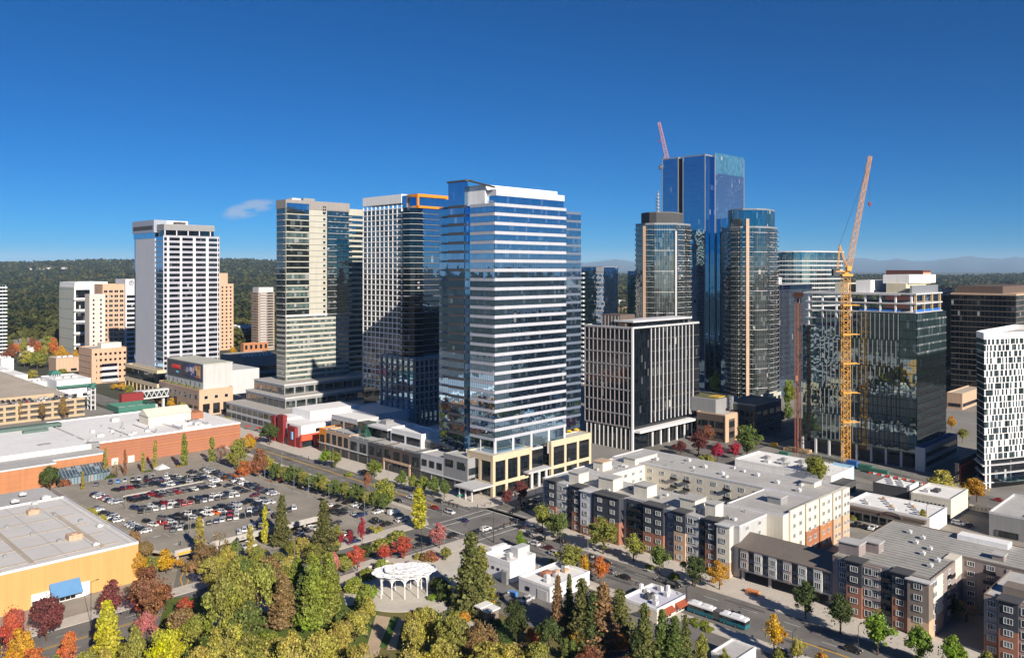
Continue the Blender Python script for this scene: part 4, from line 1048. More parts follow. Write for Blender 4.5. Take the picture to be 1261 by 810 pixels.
# ------------------------------------------------------------------ the brick mall
def uvb(name, label, u0, u1, v0, v1, h):
    x, y = XY(u0, v0); b = Bld.__new__(Bld); b.X, b.Y, b.D = x, y, y; b.W, b.L, b.h = u1-u0, v1-v0, h
    b.root = thing(name, label, 'building', (x, y, 0), GRID); b.poly = rect(0, b.W, 0, b.L); return b
def upoly(b, pts): return [(u, v) for u, v in pts]
b = uvb('shopping_mall', 'long red brick shopping mall with a wide white roof behind the car park', -20, 221, 440, 520, 12)
xe = 139.4+20; xl_ = 112+20
uA, vA = GUV(115,547,12)
W = b.W
main = rect(uA+20, W, 0, 78); back = rect(-0, uA+20-.01, 22, 70)
MB().prism(main, 0, 12).build('wall', M_brick, b.root)
u1, v1 = GUV(64,567,11); u2, v2 = GUV(56,553,11); yy = v1-440
MB().prism([(uA-50,yy-6),(u1+20,yy-6),(u1+20,yy),(uA+20-.02,yy),(uA+20-.02,60),(uA-50,60)], 0, 10.6).build('wall', M_obrick, b.root)
MB().prism([(-30,yy+16),(uA+18,yy+16),(uA+18,60),(-30,60)], 10, 13).build('upper_roof', M_wroof, b.root)
MB().prism([(-60,yy-6),(u1-6,yy-6),(u1-6,40),(-60,40)], 0, 10.4).build('wall', M_obrick, b.root)
r = MB().prism(offset(main, -.1), 12, 12.12).build('roof', M_wroof, b.root); MB().ring(offset(main, .08), .4, 11.9, 12.7).build('parapet', M_white, r)
p2 = [(uA-50,yy-6),(u1+20,yy-6),(u1+20,yy),(uA+19.9,yy),(uA+19.9,60),(uA-50,60)]
r = MB().prism(offset(p2, -.1), 10.6, 10.7).build('roof', M_groof, b.root); MB().ring(offset(p2, .06), .4, 10.5, 11.2).build('parapet', M_offwhite, r)
def mx(px, py, z): u, v = GUV(px, py, z); return u+20, v-440
# raised skylight and roof house
x, y = mx(0,531,14); x2, y2 = mx(72,520,14)
MB().prism([(x-10,y),(x2,y),(x2,y+6),(x-10,y+6)], 13, 14.6).build('skylight', wall('green_glazing', (.10,.15,.13), .2), b.root)
x, y = mx(27,531,14); x2, y2 = mx(53,525,14); MB().box(x, x2, y-3, y-.1, 13, 14.4).build('skylight', MATS['green_glazing'], b.root)
x, y = mx(183,522,13); x2, _ = mx(221,511,13)
g = MB(); gw = x2-x; g.prism(rect(x, x2, y, y+14), 12, 17); g.build('roof_house', M_cream, b.root)
g = MB(); g.v = [(x-.5,y-.6,17),(x2+.5,y-.6,17),(x2+.5,y+14.6,17),(x-.5,y+14.6,17),(x-.5,y+7,20.5),(x2+.5,y+7,20.5)]; g.f = [(0,1,5,4),(2,3,4,5),(0,4,3),(1,2,5),(3,2,1,0)]; g.m = [0]*5
g.build('gable_roof', M_cream, b.root); MB().box(x2+.6, x2+8, y+1, y+13, 12, 16).build('roof_house', M_brick, b.root)
x, y = mx(146,507,13); x2, _ = mx(175,500,13); MB().ring(rect(x, x2+4, y, y+20), .6, 12, 15.5).build('equipment_screen', M_green, b.root)
for k in range(4): unit(b, x+3+k*6, y+5, 12.2, 4.5, 6, 2.0, M_lgrey)
x, y = mx(150,495,13); MB().box(x, x+14, y, y+5, 12, 18).build('roof_house', M_red, b.root)
x, y = mx(225,527,13); x2, y2 = mx(262,523,13); MB().ring(rect(x, x+16, y, y+14), .5, 12.1, 13.2).build('equipment_screen', M_offwhite, b.root)
for (px, py) in ((60,548),(78,546),(92,548),(100,544),(107,549),(47,551),(70,540),(84,539),(240,524),(138,520),(233,522)):
    x, y = mx(px, py, 12); unit(b, x, y, 12.15 if px > 115 else 10.8, 4+(px % 3), 3.2, 1.5+(px % 4)*.25, M_mgrey if px % 2 else M_lgrey)
mr = random.Random(4)
for k in range(34):
    x = uA+26+mr.random()*(W-uA-40); y = 3+mr.random()*44
    if k % 3: MB().lathe([(.35,0),(.35,.7),(.6,.8),(.6,1.0),(.02,1.2)], 8, 0, (x,y,12.12)).build('roof_vent', M_steel, b.root)
    else: unit(b, x, y, 12.12, 1.6+mr.random()*2, 1.4, 1+mr.random()*.6, M_lgrey)
for k in range(4): MB().box(uA+40+k*13, uA+40.5+k*13, 6, 38, 12.15, 12.55).build('roof_pipe', M_steel, b.root)
# glass lean-to entrance
xa, ya = mx(68,589,0); xb_, yb = mx(121,590,0)
x0 = u1+20+.2; x1_ = uA+20-1
g = MB(); y_ = yy-.05; g.v = [(x0,y_-7,3.4),(x1_,y_-7,3.4),(x1_,y_,7.0),(x0,y_,7.0),(x0,y_-7,3.1),(x1_,y_-7,3.1),(x1_,y_,6.7),(x0,y_,6.7)]
g.f = [(0,1,2,3),(7,6,5,4),(0,4,5,1),(1,5,6,2),(2,6,7,3),(3,7,4,0)]; g.m = [0]*6
n = 16
for k in range(n+1):
    xx = x0+(x1_-x0)*k/n; g.beam((xx,y_-7,3.5),(xx,y_,7.1), .22, .2, 1)
lt = g.build('glass_canopy', [glass('sloped_glass', (.05,.08,.11), 1.7, .1, (2,2), .4), M_fg], b.root)
ang = 0
for k in range(n): win(b.root, (x0,y_-6.9), 0, (x1_-x0)*k/n+.1, .1, (x1_-x0)/n-.2, 3.0, glass('pale_glass', (.16,.24,.28), 1.6, .1, (2,3), .4), M_fg, 0, .08)
for (px, py) in ((149,578),(168,574)): 
    x, y = mx(px, py, 0); MB().box(x, x+3.2, -.2, .1, 0, 3.4).build('service_door', M_cream, b.root)
MB().box(uA+20+30, W, -.4, .0, 6.5, 7.1).build('brick_band', M_obrick, b.root)
# ------------------------------------------------------------------ yellow brick store at lower left
b = uvb('department_store', 'big yellow brick store with a pale flat roof and a blue entrance canopy', 20, 101.2, 270.6, 345, 12)
W, L = b.W, b.L
body(b, M_ybrick); roof(b, membrane('store_roof', (.62,.60,.57), 9, .12, .75, .2), M_offwhite, par=.8)
x, y = b.loc(95,630,12); x2, y2 = b.loc(31,603,12)
MB().box(W-34, W+.15, L-16, L+26, 0, 10.8).build('rear_wing', M_brick, b.root); MB().box(W-34.2, W+.3, L-16.2, L+26.2, 10.8, 11.2).build('rear_roof', M_groof, b.root)
MB().box(-30, W-34.2, L-.2, L+20, 0, 12.6).build('rear_wing', M_cream, b.root)
for px, py, s in ((52,616,2.5),(85,667,3.5),(35,635,3),(120,650,1.6),(115,673,1.6),(14,620,2.2),(40,622,1.5),(24,611,2)):
    x, y = b.loc(px, py, 12); unit(b, x, y, 12.1, s*1.2, s, s*.5, M_tan if s > 3.2 or px == 35 else M_lgrey)
for k in range(18):
    x = 6+((k*37)%70); y = 6+((k*23)%60); unit(b, x, y, 12.1, .9+.2*(k%3), .9, .8, M_steel if k % 2 else M_dgrey)
pp = MB()
for k in range(5): pp.beam((4, 6+k*14, 12.2), (W-4, 6+k*14, 12.2), .9, .12)
for k in range(4): pp.beam((12+k*20, 4, 12.22), (12+k*20, L-18, 12.22), 1.4, .1)
pp.build('roof_walkway', M_tanroof, b.root)
x, y = b.loc(103,747,3); MB().box(x-9, x+7, -.5, .0, 0, 4.2).build('entrance_wall', M_white, b.root)
g = MB(); g.v = [(x-4.2,-3.4,2.9),(x+4.2,-3.4,2.9),(x+4.2,-.1,6.0),(x-4.2,-.1,6.0),(x-4.2,-3.4,2.4),(x+4.2,-3.4,2.4),(x+4.2,-.1,2.4),(x-4.2,-.1,2.4)]
g.f = [(0,1,2,3),(0,4,5,1),(1,5,6,2),(2,6,7,3),(3,7,4,0),(7,6,5,4)]; g.m = [0]*6
g.build('entrance_canopy', plain('awning_blue', (.10,.24,.44), .6), b.root)
win(b.root, (x-9,-.5), 0, 0, .2, 5, 2.2, G_shop, M_fw, 1.5, .1); win(b.root, (x-3,-.5), 0, 0, .2, 6, 2.2, G_shop, M_fw, 1.5, .1)
# ------------------------------------------------------------------ parking deck
DZ = 3.5
x, y = XY(112, 278.5)
r = thing('parking_deck', 'raised concrete parking deck full of cars in front of the brick mall', 'parking deck', (x, y, 0), GRID)
dw, dl = 184-112, 398-278.5
MB().prism([(4,0),(62,0),(72,12),(dw,40),(dw,dl),(0,dl),(0,8)], DZ-.9, DZ-.02).build('deck_slab', [M_conc], r)
dk = MB(); dk.prism([(4.2,.2),(61.9,.2),(71.8,12.2),(dw-.2,40),(dw-.2,dl),(.2,dl),(.2,8.1)], DZ-.02, DZ+.02); dk.build('deck_surface', M_lot, r)
MB().box(4, 62, -.35, .1, DZ-1.3, DZ+.75).build('front_parapet', M_conc, r); MB().box(-.3, .1, 8, dl, DZ-1, DZ+.7).build('side_parapet', M_conc, r)
MB().beam((62,0,DZ-.2),(72,12,DZ-.2), .4, 1.9).build('side_parapet', M_conc, r)
MB().beam((72,12,DZ-.4),(dw,40,DZ-.4), .4, 1.7).build('side_parapet', M_conc, r)
MB().box(dw-.1, dw+.3, 40, dl-6, DZ-1, DZ+.4).build('side_parapet', M_conc, r)
for k in range(9): MB().box(5+k*7, 5.7+k*7, .3, 1.0, 0, DZ-.9).build('column', M_conc, r)
for k in range(9): MB().box(5+k*7, 5.7+k*7, 14, 14.7, 0, DZ-.9).build('column', M_conc, r)
MB().box(0, dw-2, 24, 24.4, 0, DZ-.9).build('rear_wall', M_dgrey, r)
MB().box(5, 14, -.6, -.4, DZ-1.0, DZ-.3).build('height_bar', M_yellow, r); MB().box(9.5, 13.5, -.75, -.6, DZ-1.7, DZ-1.1).build('clearance_sign', M_fw, r)
# dark sheet laid on the deck in place of the slot's shaded depth, with kerbs
for yk in (76.6, 83.4): MB().box(17, 52, yk-.12, yk+.12, DZ, DZ+.55).build('ramp_wall', M_conc, r)
MB().box(17.2, 51.8, 76.8, 83.2, DZ+.02, DZ+.05).build('slot_dark_sheet', M_droof, r)
mk = MB()
for vrow, ua, ub in ((299,122,164),(318,122,170),(312,122,170),(332,122,166),(350,124,170),(386,126,160),(371,126,166)):
    for u in np.arange(ua, ub, 2.75):
        for dv in (2.6,): mk.box(u-112-.06, u-112+.06, vrow-278.5-dv, vrow-278.5+dv, DZ+.03, DZ+.035)
for k in range(30): mk.box(dw-12.5, dw-7.3, 38+k*2.7, 38.12+k*2.7, DZ+.03, DZ+.035)
for (u, v) in ((118,300),(118,330),(118,355),(116,312),(140,305),(152,341),(140,341),(150,306),(168,345),(168,360),(120,287),(134,287)):
    mk.prism([(u-112-.9,v-278.5),(u-112+.6,v-278.5-.5),(u-112+.6,v-278.5+.5)], DZ+.03, DZ+.035); mk.box(u-112+.6, u-112+2, v-278.7, v-278.3, DZ+.03, DZ+.035)
mk.build('bay_marking', M_paint, r)
# ------------------------------------------------------------------ shops along the avenue (tower podium side)
def shopbox(name, label, v0, v1, u0, depth, h, wmat, rmat, lower=None, nwin=4, wz=4.6, wh=3, ground=3.2, par=.6, frame=M_fd, gm=None):
    b = uvb(name, label, u0, u0+depth, v0, v1, h)
    body(b, wmat); roof(b, rmat, wmat, par=par)
    L = b.L; gm = gm or G_shop
    if nwin:
        for k in range(nwin): win(b.root, (0,L), -math.pi/2, L*(k+.18)/nwin, wz, L/nwin*.64, wh, gm, frame, 1.4, .1, .09, 1)
    n = max(1, int(L/6))
    for k in range(n): win(b.root, (0,L), -math.pi/2, L*(k+.08)/n, .3, L/n*.84, ground, G_shop, frame, 1.5, .1)
    return b
def vat(px, u):
    """v of the point on the line u=const that projects to photo column px"""
    k = (px-CX)/F; return u*(1-k)/(1+k)
U = 244.0
def seg_(a, c, u=U): v0, v1 = vat(c, u), vat(a, u); return v0+.05, v1-.05
v0, v1 = vat(368, 239), vat(328, 239)
b = uvb('restaurant_building', 'white stepped restaurant with dark red slab walls and a coral entrance on the avenue', 240, 300, v0, v1, 13)
L = b.L; ry = lambda px: vat(px, 239)-v0
xe = 17
MB().box(1.0, 46, .6, L*.62, 0, 12).build('wall', M_white, b.root); MB().box(3, 50, L*.62, L*.98, 0, 13).build('wall', M_white, b.root)
MB().box(1.3, 45.7, .9, L*.61, 12, 12.2).build('roof', M_wroof, b.root); MB().box(3.2, 49.8, L*.63, L*.97, 13, 13.2).build('roof', M_wroof, b.root)
MB().box(14, 48, L*.35, L*.9, 12.2, 17).build('upper_block', M_white, b.root); MB().box(14.2, 47.8, L*.36, L*.89, 17, 17.2).build('roof', M_wroof, b.root)
for pa, pc, hh in ((363,354,11),(348.6,341.6,16),(338,333.8,14.5)): MB().box(-1.0, 1.6, ry(pa), ry(pc), 0, hh).build('red_slab', M_red, b.root)
MB().box(-.3, .98, .0, L, 0, 5.4).build('red_wall', M_red, b.root); MB().box(-.4, 1.2, ry(349), ry(338), 5.4, 9).build('red_wall', M_red, b.root)
win(b.root, (1.0,ry(350.5)), -math.pi/2, 0, 5.6, max(1.2, ry(350.5)-ry(353)), 6, G_shop, M_fd, 0, .1); win(b.root, (1.0,ry(339.5)), -math.pi/2, 0, 6, max(1, ry(339.5)-ry(341)), 8, G_shop, M_fd, 0, .1)
win(b.root, (-.3,ry(346)), -math.pi/2, 0, .3, ry(346)-ry(353), 3.6, G_shop, M_fd, 1.5, .1)
MB().box(.2, xe, -1.0, .55, 4.0, 7.4).box(9, xe-1.5, -1.0, .55, 0, 4.0).build('entrance_block', M_coral, b.root); win(b.root, (1.2,.55), 0, 0, .2, 7.4, 3.6, G_shop, M_fd, 1.3, .1)
MB().box(10.2, 14.2, -1.2, -1.0, 2.0, 3.9).build('sign_panel', M_fw, b.root)
text('sign_lettering', 'OPEN', 1.3, M_sign, b.root, (12.2, -1.24, 2.95), 0, .03)
MB().box(-1.5, -1.1, ry(361), ry(359), 4.2, 8.4).build('banner_sign', plain('banner_blue', (.25,.50,.75), .6), b.root)
win(b.root, (1.0,.6), 0, 9, 7.8, 3, 2, G_dark, M_fd, 0, .1)
MB().box(xe+1, 30, -8, .5, 0, 11).build('rear_wing', M_slate, b.root)
rows = [('shop_building', 'narrow bright orange shop front next to the red restaurant', 393, 401, 12.2, M_orange, M_groof, dict(nwin=1, wz=5.4, wh=4)),
        ('shop_building', 'salmon brick shop with five tall dark windows on the avenue', 401, 430, 12, M_tan, M_groof, dict(nwin=4, wz=5.8, wh=5)),
        ('shop_building', 'grey metal shop with a glass corner and recessed entrance', 430, 453, 11.4, M_mgrey, M_groof, dict(nwin=2, wz=5.6, wh=4.4)),
        ('shop_building', 'dark brown metal shop front with a ribbon of dark glass', 453, 472, 11.2, M_dgrey, M_groof, dict(nwin=2, wz=6, wh=4)),
        ('shop_building', 'dark glass shop front above a brick framed ground floor', 472, 506, 11.4, M_brown, M_groof, dict(nwin=3, wz=6.2, wh=4.2)),
        ('shop_building', 'charcoal panelled shop between the brick frame and the pale front', 506, 518, 11.4, M_dgrey, M_groof, dict(nwin=1, wz=6, wh=4.2)),
        ('shop_building', 'pale grey shop front with three small upright windows', 518, 546, 12.6, M_lgrey, M_groof, dict(nwin=3, wz=7.4, wh=3)),
        ('shop_building', 'grey corner shop with long glass bands beside the yellow stone pavilion', 546, 576, 15, M_mgrey, M_groof, dict(nwin=2, wz=10, wh=3.2))]
for nm, lab, a, c, h, wm_, rm, kw in rows:
    kw['ground'] = 4.2
    v0, v1 = seg_(a, c); b = shopbox(nm, lab, v0, v1, U, 26, h, wm_, rm, **kw)
    if 'brick framed' in lab:
        f = MB(); f.box(-.5, .1, .2, 1.2, 0, 6).box(-.5, .1, b.L-1.2, b.L-.2, 0, 6).box(-.5, .1, 1.2, b.L-1.2, 4.8, 5.9).build('brick_frame', M_tan, b.root)
    if 'corner shop' in lab: 
        win(b.root, (0,0), 0, .5, 8, 6, 3, G_shop, M_fd, 1.4, .1); win(b.root, (0,0), 0, .5, 3.6, 6, 3, G_shop, M_fd, 1.4, .1)
    MB().box(-.4, .15, 0, b.L, 4.7, 5.1).build('ledge', M_lgrey if wm_ is not M_dgrey else M_brown, b.root)
    if h < 12.1:
        for k in range(3): MB().box(1, 1.12, b.L*k/3, b.L*(k+.9)/3, h+.1, h+1.2).build('terrace_rail', M_fg, b.root)
# set-back upper storeys
for nm, lab, a, c, u, dp, za, zb_, wm_, n in (('upper_building', 'pale grey set back upper storey behind the brick shop', 408, 440, 254, 14, 0, 18, M_lgrey, 2),
        ('upper_building', 'dark glass set back storey under a floating white roof slab', 452, 481, 255, 16, 0, 16.5, M_dgrey, 2),
        ('upper_building', 'white framed set back storey with two big dark windows', 481, 519, 254, 14, 0, 17.6, M_white, 2),
        ('upper_building', 'long grey glass terrace storey running up to the banded tower', 519, 560, 256, 12, 0, 15.5, M_mgrey, 4)):
    v0, v1 = seg_(a, c, u); b = uvb(nm, lab, u, u+dp, v0, v1, zb_); body(b, wm_); roof(b, M_wroof, wm_, par=1.0 if wm_ is M_white else .5)
    for k in range(n): win(b.root, (0,b.L), -math.pi/2, b.L*(k+.08)/n, 12.3, b.L/n*.84, 3.6 if zb_ > 16 else 2.4, G_dark, M_fd, 1.6, .1)
    if 'floating' in lab: MB().box(-3.5, dp+.5, -2, b.L+1, zb_+.6, zb_+1.6).build('roof_slab', M_offwhite, b.root); unit(b, 3, 8, zb_+1.6, 5, 5, 2, M_mgrey)
v0, v1 = seg_(440, 450, 250); b = uvb('stair_tower', 'green glass stair tower among the avenue shops', 250, 257, v0, v1, 18.5); body(b, glass('bottle_glass', (.02,.07,.05), 1.8, .04)); roof(b, M_droof, M_fd, par=.3)
for k in range(6): MB().box(-.08, 7.1, -.08, .1, 2+k*2.6, 2.15+k*2.6).box(-.08, .1, .1, b.L, 2+k*2.6, 2.15+k*2.6).build('mullion', M_fd, b.root)
v0, v1 = seg_(412, 466, 275); b = uvb('low_building', 'long white block behind the shops beside a small green roof garden', 280, 305, v0+10, v1, 15); body(b, M_white); roof(b, M_wroof, M_white)
b = uvb('podium_terrace', 'grey roof terrace with lawn beds behind the avenue shops', 271, 330, 276, 362, 11); body(b, M_mgrey); roof(b, M_groof, M_mgrey, par=.6)
gz = MB(); gz.box(6, 20, 64, 82, 11.1, 11.7).box(14, 22, 44, 50, 11.1, 11.6).box(6, 26, 30, 36, 11.1, 11.6); gz.build('lawn_bed', plain('roof_lawn', (.13,.24,.03), .9), b.root)
MB().box(20, 34, 26, 42, 11, 22).build('plant_room', wall('blue_grey_metal', (.17,.24,.31), .08, panel=(1.2, 30)), b.root)
crs0 = random.Random(77)
# ------------------------------------------------------------------ apartment blocks on the avenue
def apt_front(b, u_off, mods, vref, h, u, z0=0.0):
    """west front as a row of modules; each = (left column, right column, upper, lower, brick height share, proud, kind)"""
    for (a, c, up, lo, sh, pr, kind, hh) in mods:
        y1 = vat(a, u)-b.v0; y0 = vat(c, u)-b.v0; w = y1-y0
        zb = h*sh; t = h+hh
        MB().box(-pr, 1.5, y0+.02, y1-.02, z0+zb, t).build('upper_wall', up, b.root)
        if sh > 0: MB().box(-pr-.04, 1.5, y0+.03, y1-.03, z0, z0+zb).build('lower_wall', lo, b.root)
        if pr > 1.2: MB().box(-pr-.5, 3, y0-.5, y1+.5, t, t+.3).build('roof_overhang', M_dgrey if up is M_navy else M_lgrey, b.root)
        nf = 5; fh = (h-.4)/nf
        for i in range(nf):
            z = z0+.4+i*fh+.75
            if kind == 'two':
                n = 2 if w > 7 else 1
                for k in range(n): win(b.root, (-pr,y1), -math.pi/2, w*(k+.5)/n-1.05, z, 2.1, 1.55, G_apt, M_fw, .7, .09, .08, 0, .08)
            elif kind == 'bay':
                win(b.root, (-pr,y1), -math.pi/2, .5, z-.1, w*.42, 1.9, G_apt, M_fw, .9, .09, .08, 0, .08); win(b.root, (-pr,y1), -math.pi/2, w*.58, z, w*.28, 1.6, G_apt, M_fw, .7, .09, .08, 0, .08)
            elif kind == 'one': win(b.root, (-pr,y1), -math.pi/2, w*.5-.9, z, 1.8, 1.5, G_apt, M_fw, .6, .09, .08, 0, .08)
            elif kind == 'slit' : win(b.root, (-pr,y1), -math.pi/2, w*.5-.6, z, 1.2, 1.4, G_apt, M_fw, 0, .1, .1, 0, .08)
            elif kind == 'bal':
                win(b.root, (-pr,y1), -math.pi/2, w*.15, z-.4, w*.7, 2.1, G_apt, M_fd, 1.2, .1, .1, 0, .08)
                if i: MB().box(-pr-1.5, -pr, y0+w*.12, y1-w*.12, z-.62, z-.45).box(-pr-1.5, -pr-1.44, y0+w*.12, y1-w*.12, z-.45, z+.5).build('balcony', M_black, b.root)
def flat_face(b, p0, p1, z0, z1, nf, nc, bal=(), gm=None, fm=None, skipk=None):
    ang, ln = edge(p0, p1); fh = (z1-z0)/nf
    for i in range(nf):
        for k in range(nc):
            if skipk and skipk(i, k): continue
            win(b.root, p0, ang, ln*(k+.5)/nc-1.0, z0+i*fh+.9, 2.0, 1.45, gm or G_apt, fm or M_fw, .65, .12, .1, 0, .03)
            if k in bal and i: 
                MB().box(-1.6, 1.6, -1.3, 0, .15, .3).box(-1.6, 1.6, -1.3, -1.24, .3, 1.25).build('balcony', M_black, b.root, (p0[0]+math.cos(ang)*ln*(k+.5)/nc, p0[1]+math.sin(ang)*ln*(k+.5)/nc, z0+i*fh), ang)
u0, v0_, v1_ = 239.5, 135.5, 222.0
b = uvb('apartment_building', 'long five storey apartment block with navy and brick front and pale roof around a courtyard', u0, 306, v0_, v1_, 16.6); b.v0 = v0_
h = b.h; W, L = b.W, b.L
xW = 18; xE = W-22; yN = L-17; yS = 15
MB().box(0, xW, 0, L, 0, h).build('west_wing', M_pale, b.root); MB().box(xE, W, -6, L, 0, h+1.2).build('east_wing', M_cream, b.root)
MB().box(xW, xE, yN, L, 0, h+.4).build('north_wing', M_cream, b.root); MB().box(xW, xE, -5.85, yS, 0, h+.6).build('south_wing', M_cream, b.root)
def slab(x0, x1, y0, y1, z): r = MB().box(x0+.1, x1-.1, y0+.1, y1-.1, z+.01, z+.12).build('roof', M_aroof, b.root); MB().ring(rect(x0-.1,x1+.1,y0-.1,y1+.1), .35, z-.1, z+.5).build('parapet', M_offwhite, r)
M_aroof = membrane('apartment_roof', (.50,.485,.46), 5, .3, .62, .15)
slab(0, xW, 0, L, h); slab(xE, W, -6, L, h+1.2); slab(xW+.2, xE-.2, yN, L, h+.45); slab(xW+.2, xE-.2, -5.8, yS, h+.65)
flat_face(b, (xE, yN), (xE, yS), 1.0, h+.6, 5, 9, (2,3,6)); flat_face(b, (xW, yN), (xE, yN), 1.0, h, 5, 5, (), None)
mods = [(671,678,M_slate,M_slate,0,.3,'one',0),(678,688,M_navy,M_abrick,.45,1.6,'two',.5),(688,700,M_pale,M_pale,0,.9,'bay',.2),(700,707.5,M_slate,M_slate,0,.2,'bal',.2),
        (707.5,719.5,M_navy,M_abrick,.45,1.6,'two',.5),(719.5,733,M_offwhite,M_abrick,.22,2.3,'two',-.3),(733,737,M_dgrey,M_dgrey,0,-.8,'slit',0),
        (737,768,M_navy,M_abrick,.5,2.8,'two',.2),(768,772,M_dgrey,M_abrick,.5,-.6,'slit',0),(772,795,M_navy,M_abrick,.42,.4,'bal',.4),(795,820,M_navy,M_abrick,.45,1.5,'two',.4),
        (820,833,M_slate,M_slate,0,.2,'one',0),(833,847,M_navy,M_tan,.62,1.6,'two',.5),(847,862.5,M_pale,M_pale,0,.9,'bay',.2),(862.5,871.5,M_slate,M_slate,0,.2,'bal',.2),
        (871.5,887,M_navy,M_abrick,.55,1.6,'two',.5),(887,903,M_cream,M_tan,.3,2.3,'two',-.2)]
apt_front(b, 0, mods, 0, h, u0)
for x0, y0, sx, sy, hh, m in ((3,L-16,6,5,4,M_cream),(4,L-32,6,7,4.5,M_cream),(6,L-46,6,6,4,M_cream),(3,L-68,7,6,4,M_cream),(24,L-11,6,5,4,M_cream),(42,L-14,16,6,3,M_cream),(2,10,5,4,4.5,M_cream),(30,1,5,5,3,M_mgrey),(W-8,2,6,5,3,M_cream)):
    o = MB().box(x0, x0+sx, y0, y0+sy, h, h+hh).build('stair_head', m, b.root); MB().box(x0-.3, x0+sx+.3, y0-.3, y0+sy+.3, h+hh, h+hh+.3).build('roof', M_aroof if x0 != 24 else M_tan, o)
for k in range(10): unit(b, 4+(k*7)%12, 6+k*7.6, h+.12, 1.6, 1.4, 1.0, M_lgrey if k % 2 else M_mgrey)
for k in range(7): unit(b, xE+4+(k*5)%13, 3+k*11, h+1.32, 1.8, 1.6, 1.1, M_lgrey)
for k in range(34):
    x0 = [2+crs0.random()*14, xE+2+crs0.random()*18, xW+2+crs0.random()*20][k % 3]; y0 = [crs0.random()*(L-4), crs0.random()*(L-6), L-14+crs0.random()*10][k % 3]; zz = [h+.12, h+1.32, h+.57][k % 3]
    if k % 2: MB().lathe([(.25,0),(.25,.7),(.4,.75),(.4,.9),(.02,1.0)], 8, 0, (x0,y0,zz)).build('roof_vent', M_steel, b.root)
    else: unit(b, x0, y0, zz, 1.2+crs0.random(), 1.0, .8, M_lgrey)
# cream south end with brick bays
def south_bays(x0, z0):
    for k, (xa, xb, lo) in enumerate(((22,33,M_cream),(33,43,M_brick),(43,53,M_obrick),(53,60,M_tan),(60,66.4,M_salmon))):
        pr = .6+.8*k*.5
        MB().box(xa, xb-.4, -6-pr, -5.9, 0, 9.2).build('lower_wall', lo, b.root); MB().box(xa, xb-.4, -6-pr+.03, -5.9, 9.2, 18.6).build('upper_wall', M_cream, b.root)
        for i in range(5):
            for j in range(2): win(b.root, (xa,-6-pr), 0, (xb-xa)*(.16+.42*j), 2.2+i*3.35, 1.7, 1.5, G_apt, M_fw, .6, .09, .08, 0, .02)
south_bays(0, 0)
flat_face(b, (1,0), (xW-1,0), 1, h, 5, 2)
# bridge wing over the driveway
b = uvb('bridge_building', 'grey two storey apartment wing bridging a dark driveway', 238.2, 253, 104.2, 135.2, 11.2)
W, L = b.W, b.L
MB().box(0, W, 0, L, 4.0, 10.8).build('wall', M_slate, b.root)
g = MB(); g.v = [(-1,-.3,10.8),(W+1,-.3,10.8),(W+1,L+.3,10.8),(-1,L+.3,10.8),(W*.55,-.3,13.6),(W*.55,L+.3,13.6),(-1,-.3,10.5),(W+1,-.3,10.5),(W+1,L+.3,10.5),(-1,L+.3,10.5)]
g.f = [(0,4,5,3),(1,2,5,4),(0,1,4),(3,5,2),(0,3,9,6),(1,7,8,2),(6,9,8,7)]; g.m = [0]*7
g.build('pitched_roof', wall('brown_metal_roof', (.16,.135,.115), .1, .2, .6), b.root)
for k in range(6):
    y = L-1.2-k*(L-1)/6.2
    MB().box(-.9, .1, y-2.6, y, 4.0, 10.6).build('bay_wall', M_pale if k % 3 else M_mauve, b.root)
    for i in range(2): win(b.root, (-.9,y), -math.pi/2, .25, 4.7+i*3.0, 2.1, 1.9, G_apt, M_fw, .7, .09, .08, 0, .02); win(b.root, (0,y-2.6), -math.pi/2, .3, 4.8+i*3.0, 1.7, 1.7, G_apt, M_fd, .8, .1, .1, 0, .02)
MB().box(-.3, W, 0, L, 3.4, 4.0).build('soffit', M_conc, b.root)
for y in (1.2, L*.33, L*.66, L-1.2):
    for x in (1, W-1): MB().box(x-.4, x+.4, y-.4, y+.4, 0, 3.4).build('column', M_conc, b.root)
# second block
u0 = 237.6; b = uvb('apartment_building', 'brick and grey apartment block with a striped grey roof right of the bridge wing', u0, 284, 77, 104, 15.4); b.v0 = 77
h = b.h; W, L = b.W, b.L
MB().box(0, W, 0, L, 0, h).build('west_wing', M_mauve, b.root); MB().box(26, W+1, -46, 0, 0, h).build('east_wing', M_mauve, b.root)
r = MB().prism([(0.1,.1),(26,.1),(26,-46),(W+1,-46),(W+1,0),(W+1,L),(.1,L)], h+.01, h+.15).build('roof', M_stripe, b.root)
MB().ring([(-.1,-.1),(25.9,-.1),(25.9,-46.2),(W+1.1,-46.2),(W+1.1,L+.1),(-.1,L+.1)], .3, h-.1, h+.45).build('parapet', M_taupe, r)
mods = [(1032,1045,M_slate,M_slate,0,.3,'one',0),(1045,1064,M_navy,M_abrick,.58,1.6,'two',.5),(1064,1086,M_mauve,M_abrick,.3,.9,'bay',.2),(1086,1101,M_slate,M_slate,0,.2,'bal',.2),
        (1101,1121,M_navy,M_abrick,.58,1.6,'two',.5),(1121,1147.5,M_taupe,M_tan,.3,2.3,'two',-.2)]
apt_front(b, 0, mods, 0, h, u0)
flat_face(b, (0,0), (24,0), 1, h, 5, 4, (2,), None); MB().box(-2.2, 9, -.25, .0, 5, h-.1).build('upper_wall', M_cream, b.root); MB().box(-2.3, 9, -.3, .0, 0, 5).build('lower_wall', M_salmon, b.root)
for i in range(5): win(b.root, (0,0), 0, 1.4, 1.6+i*2.95, 2.2, 1.5, G_apt, M_fw, .7, .09, .08, 0, .35)
flat_face(b, (26,0), (26,-46), 1, h, 5, 9, (1,3,5,7))
MB().box(20, 26, -.2, 3, h-4.5, h+.6).build('corner_wall', M_cream, b.root)
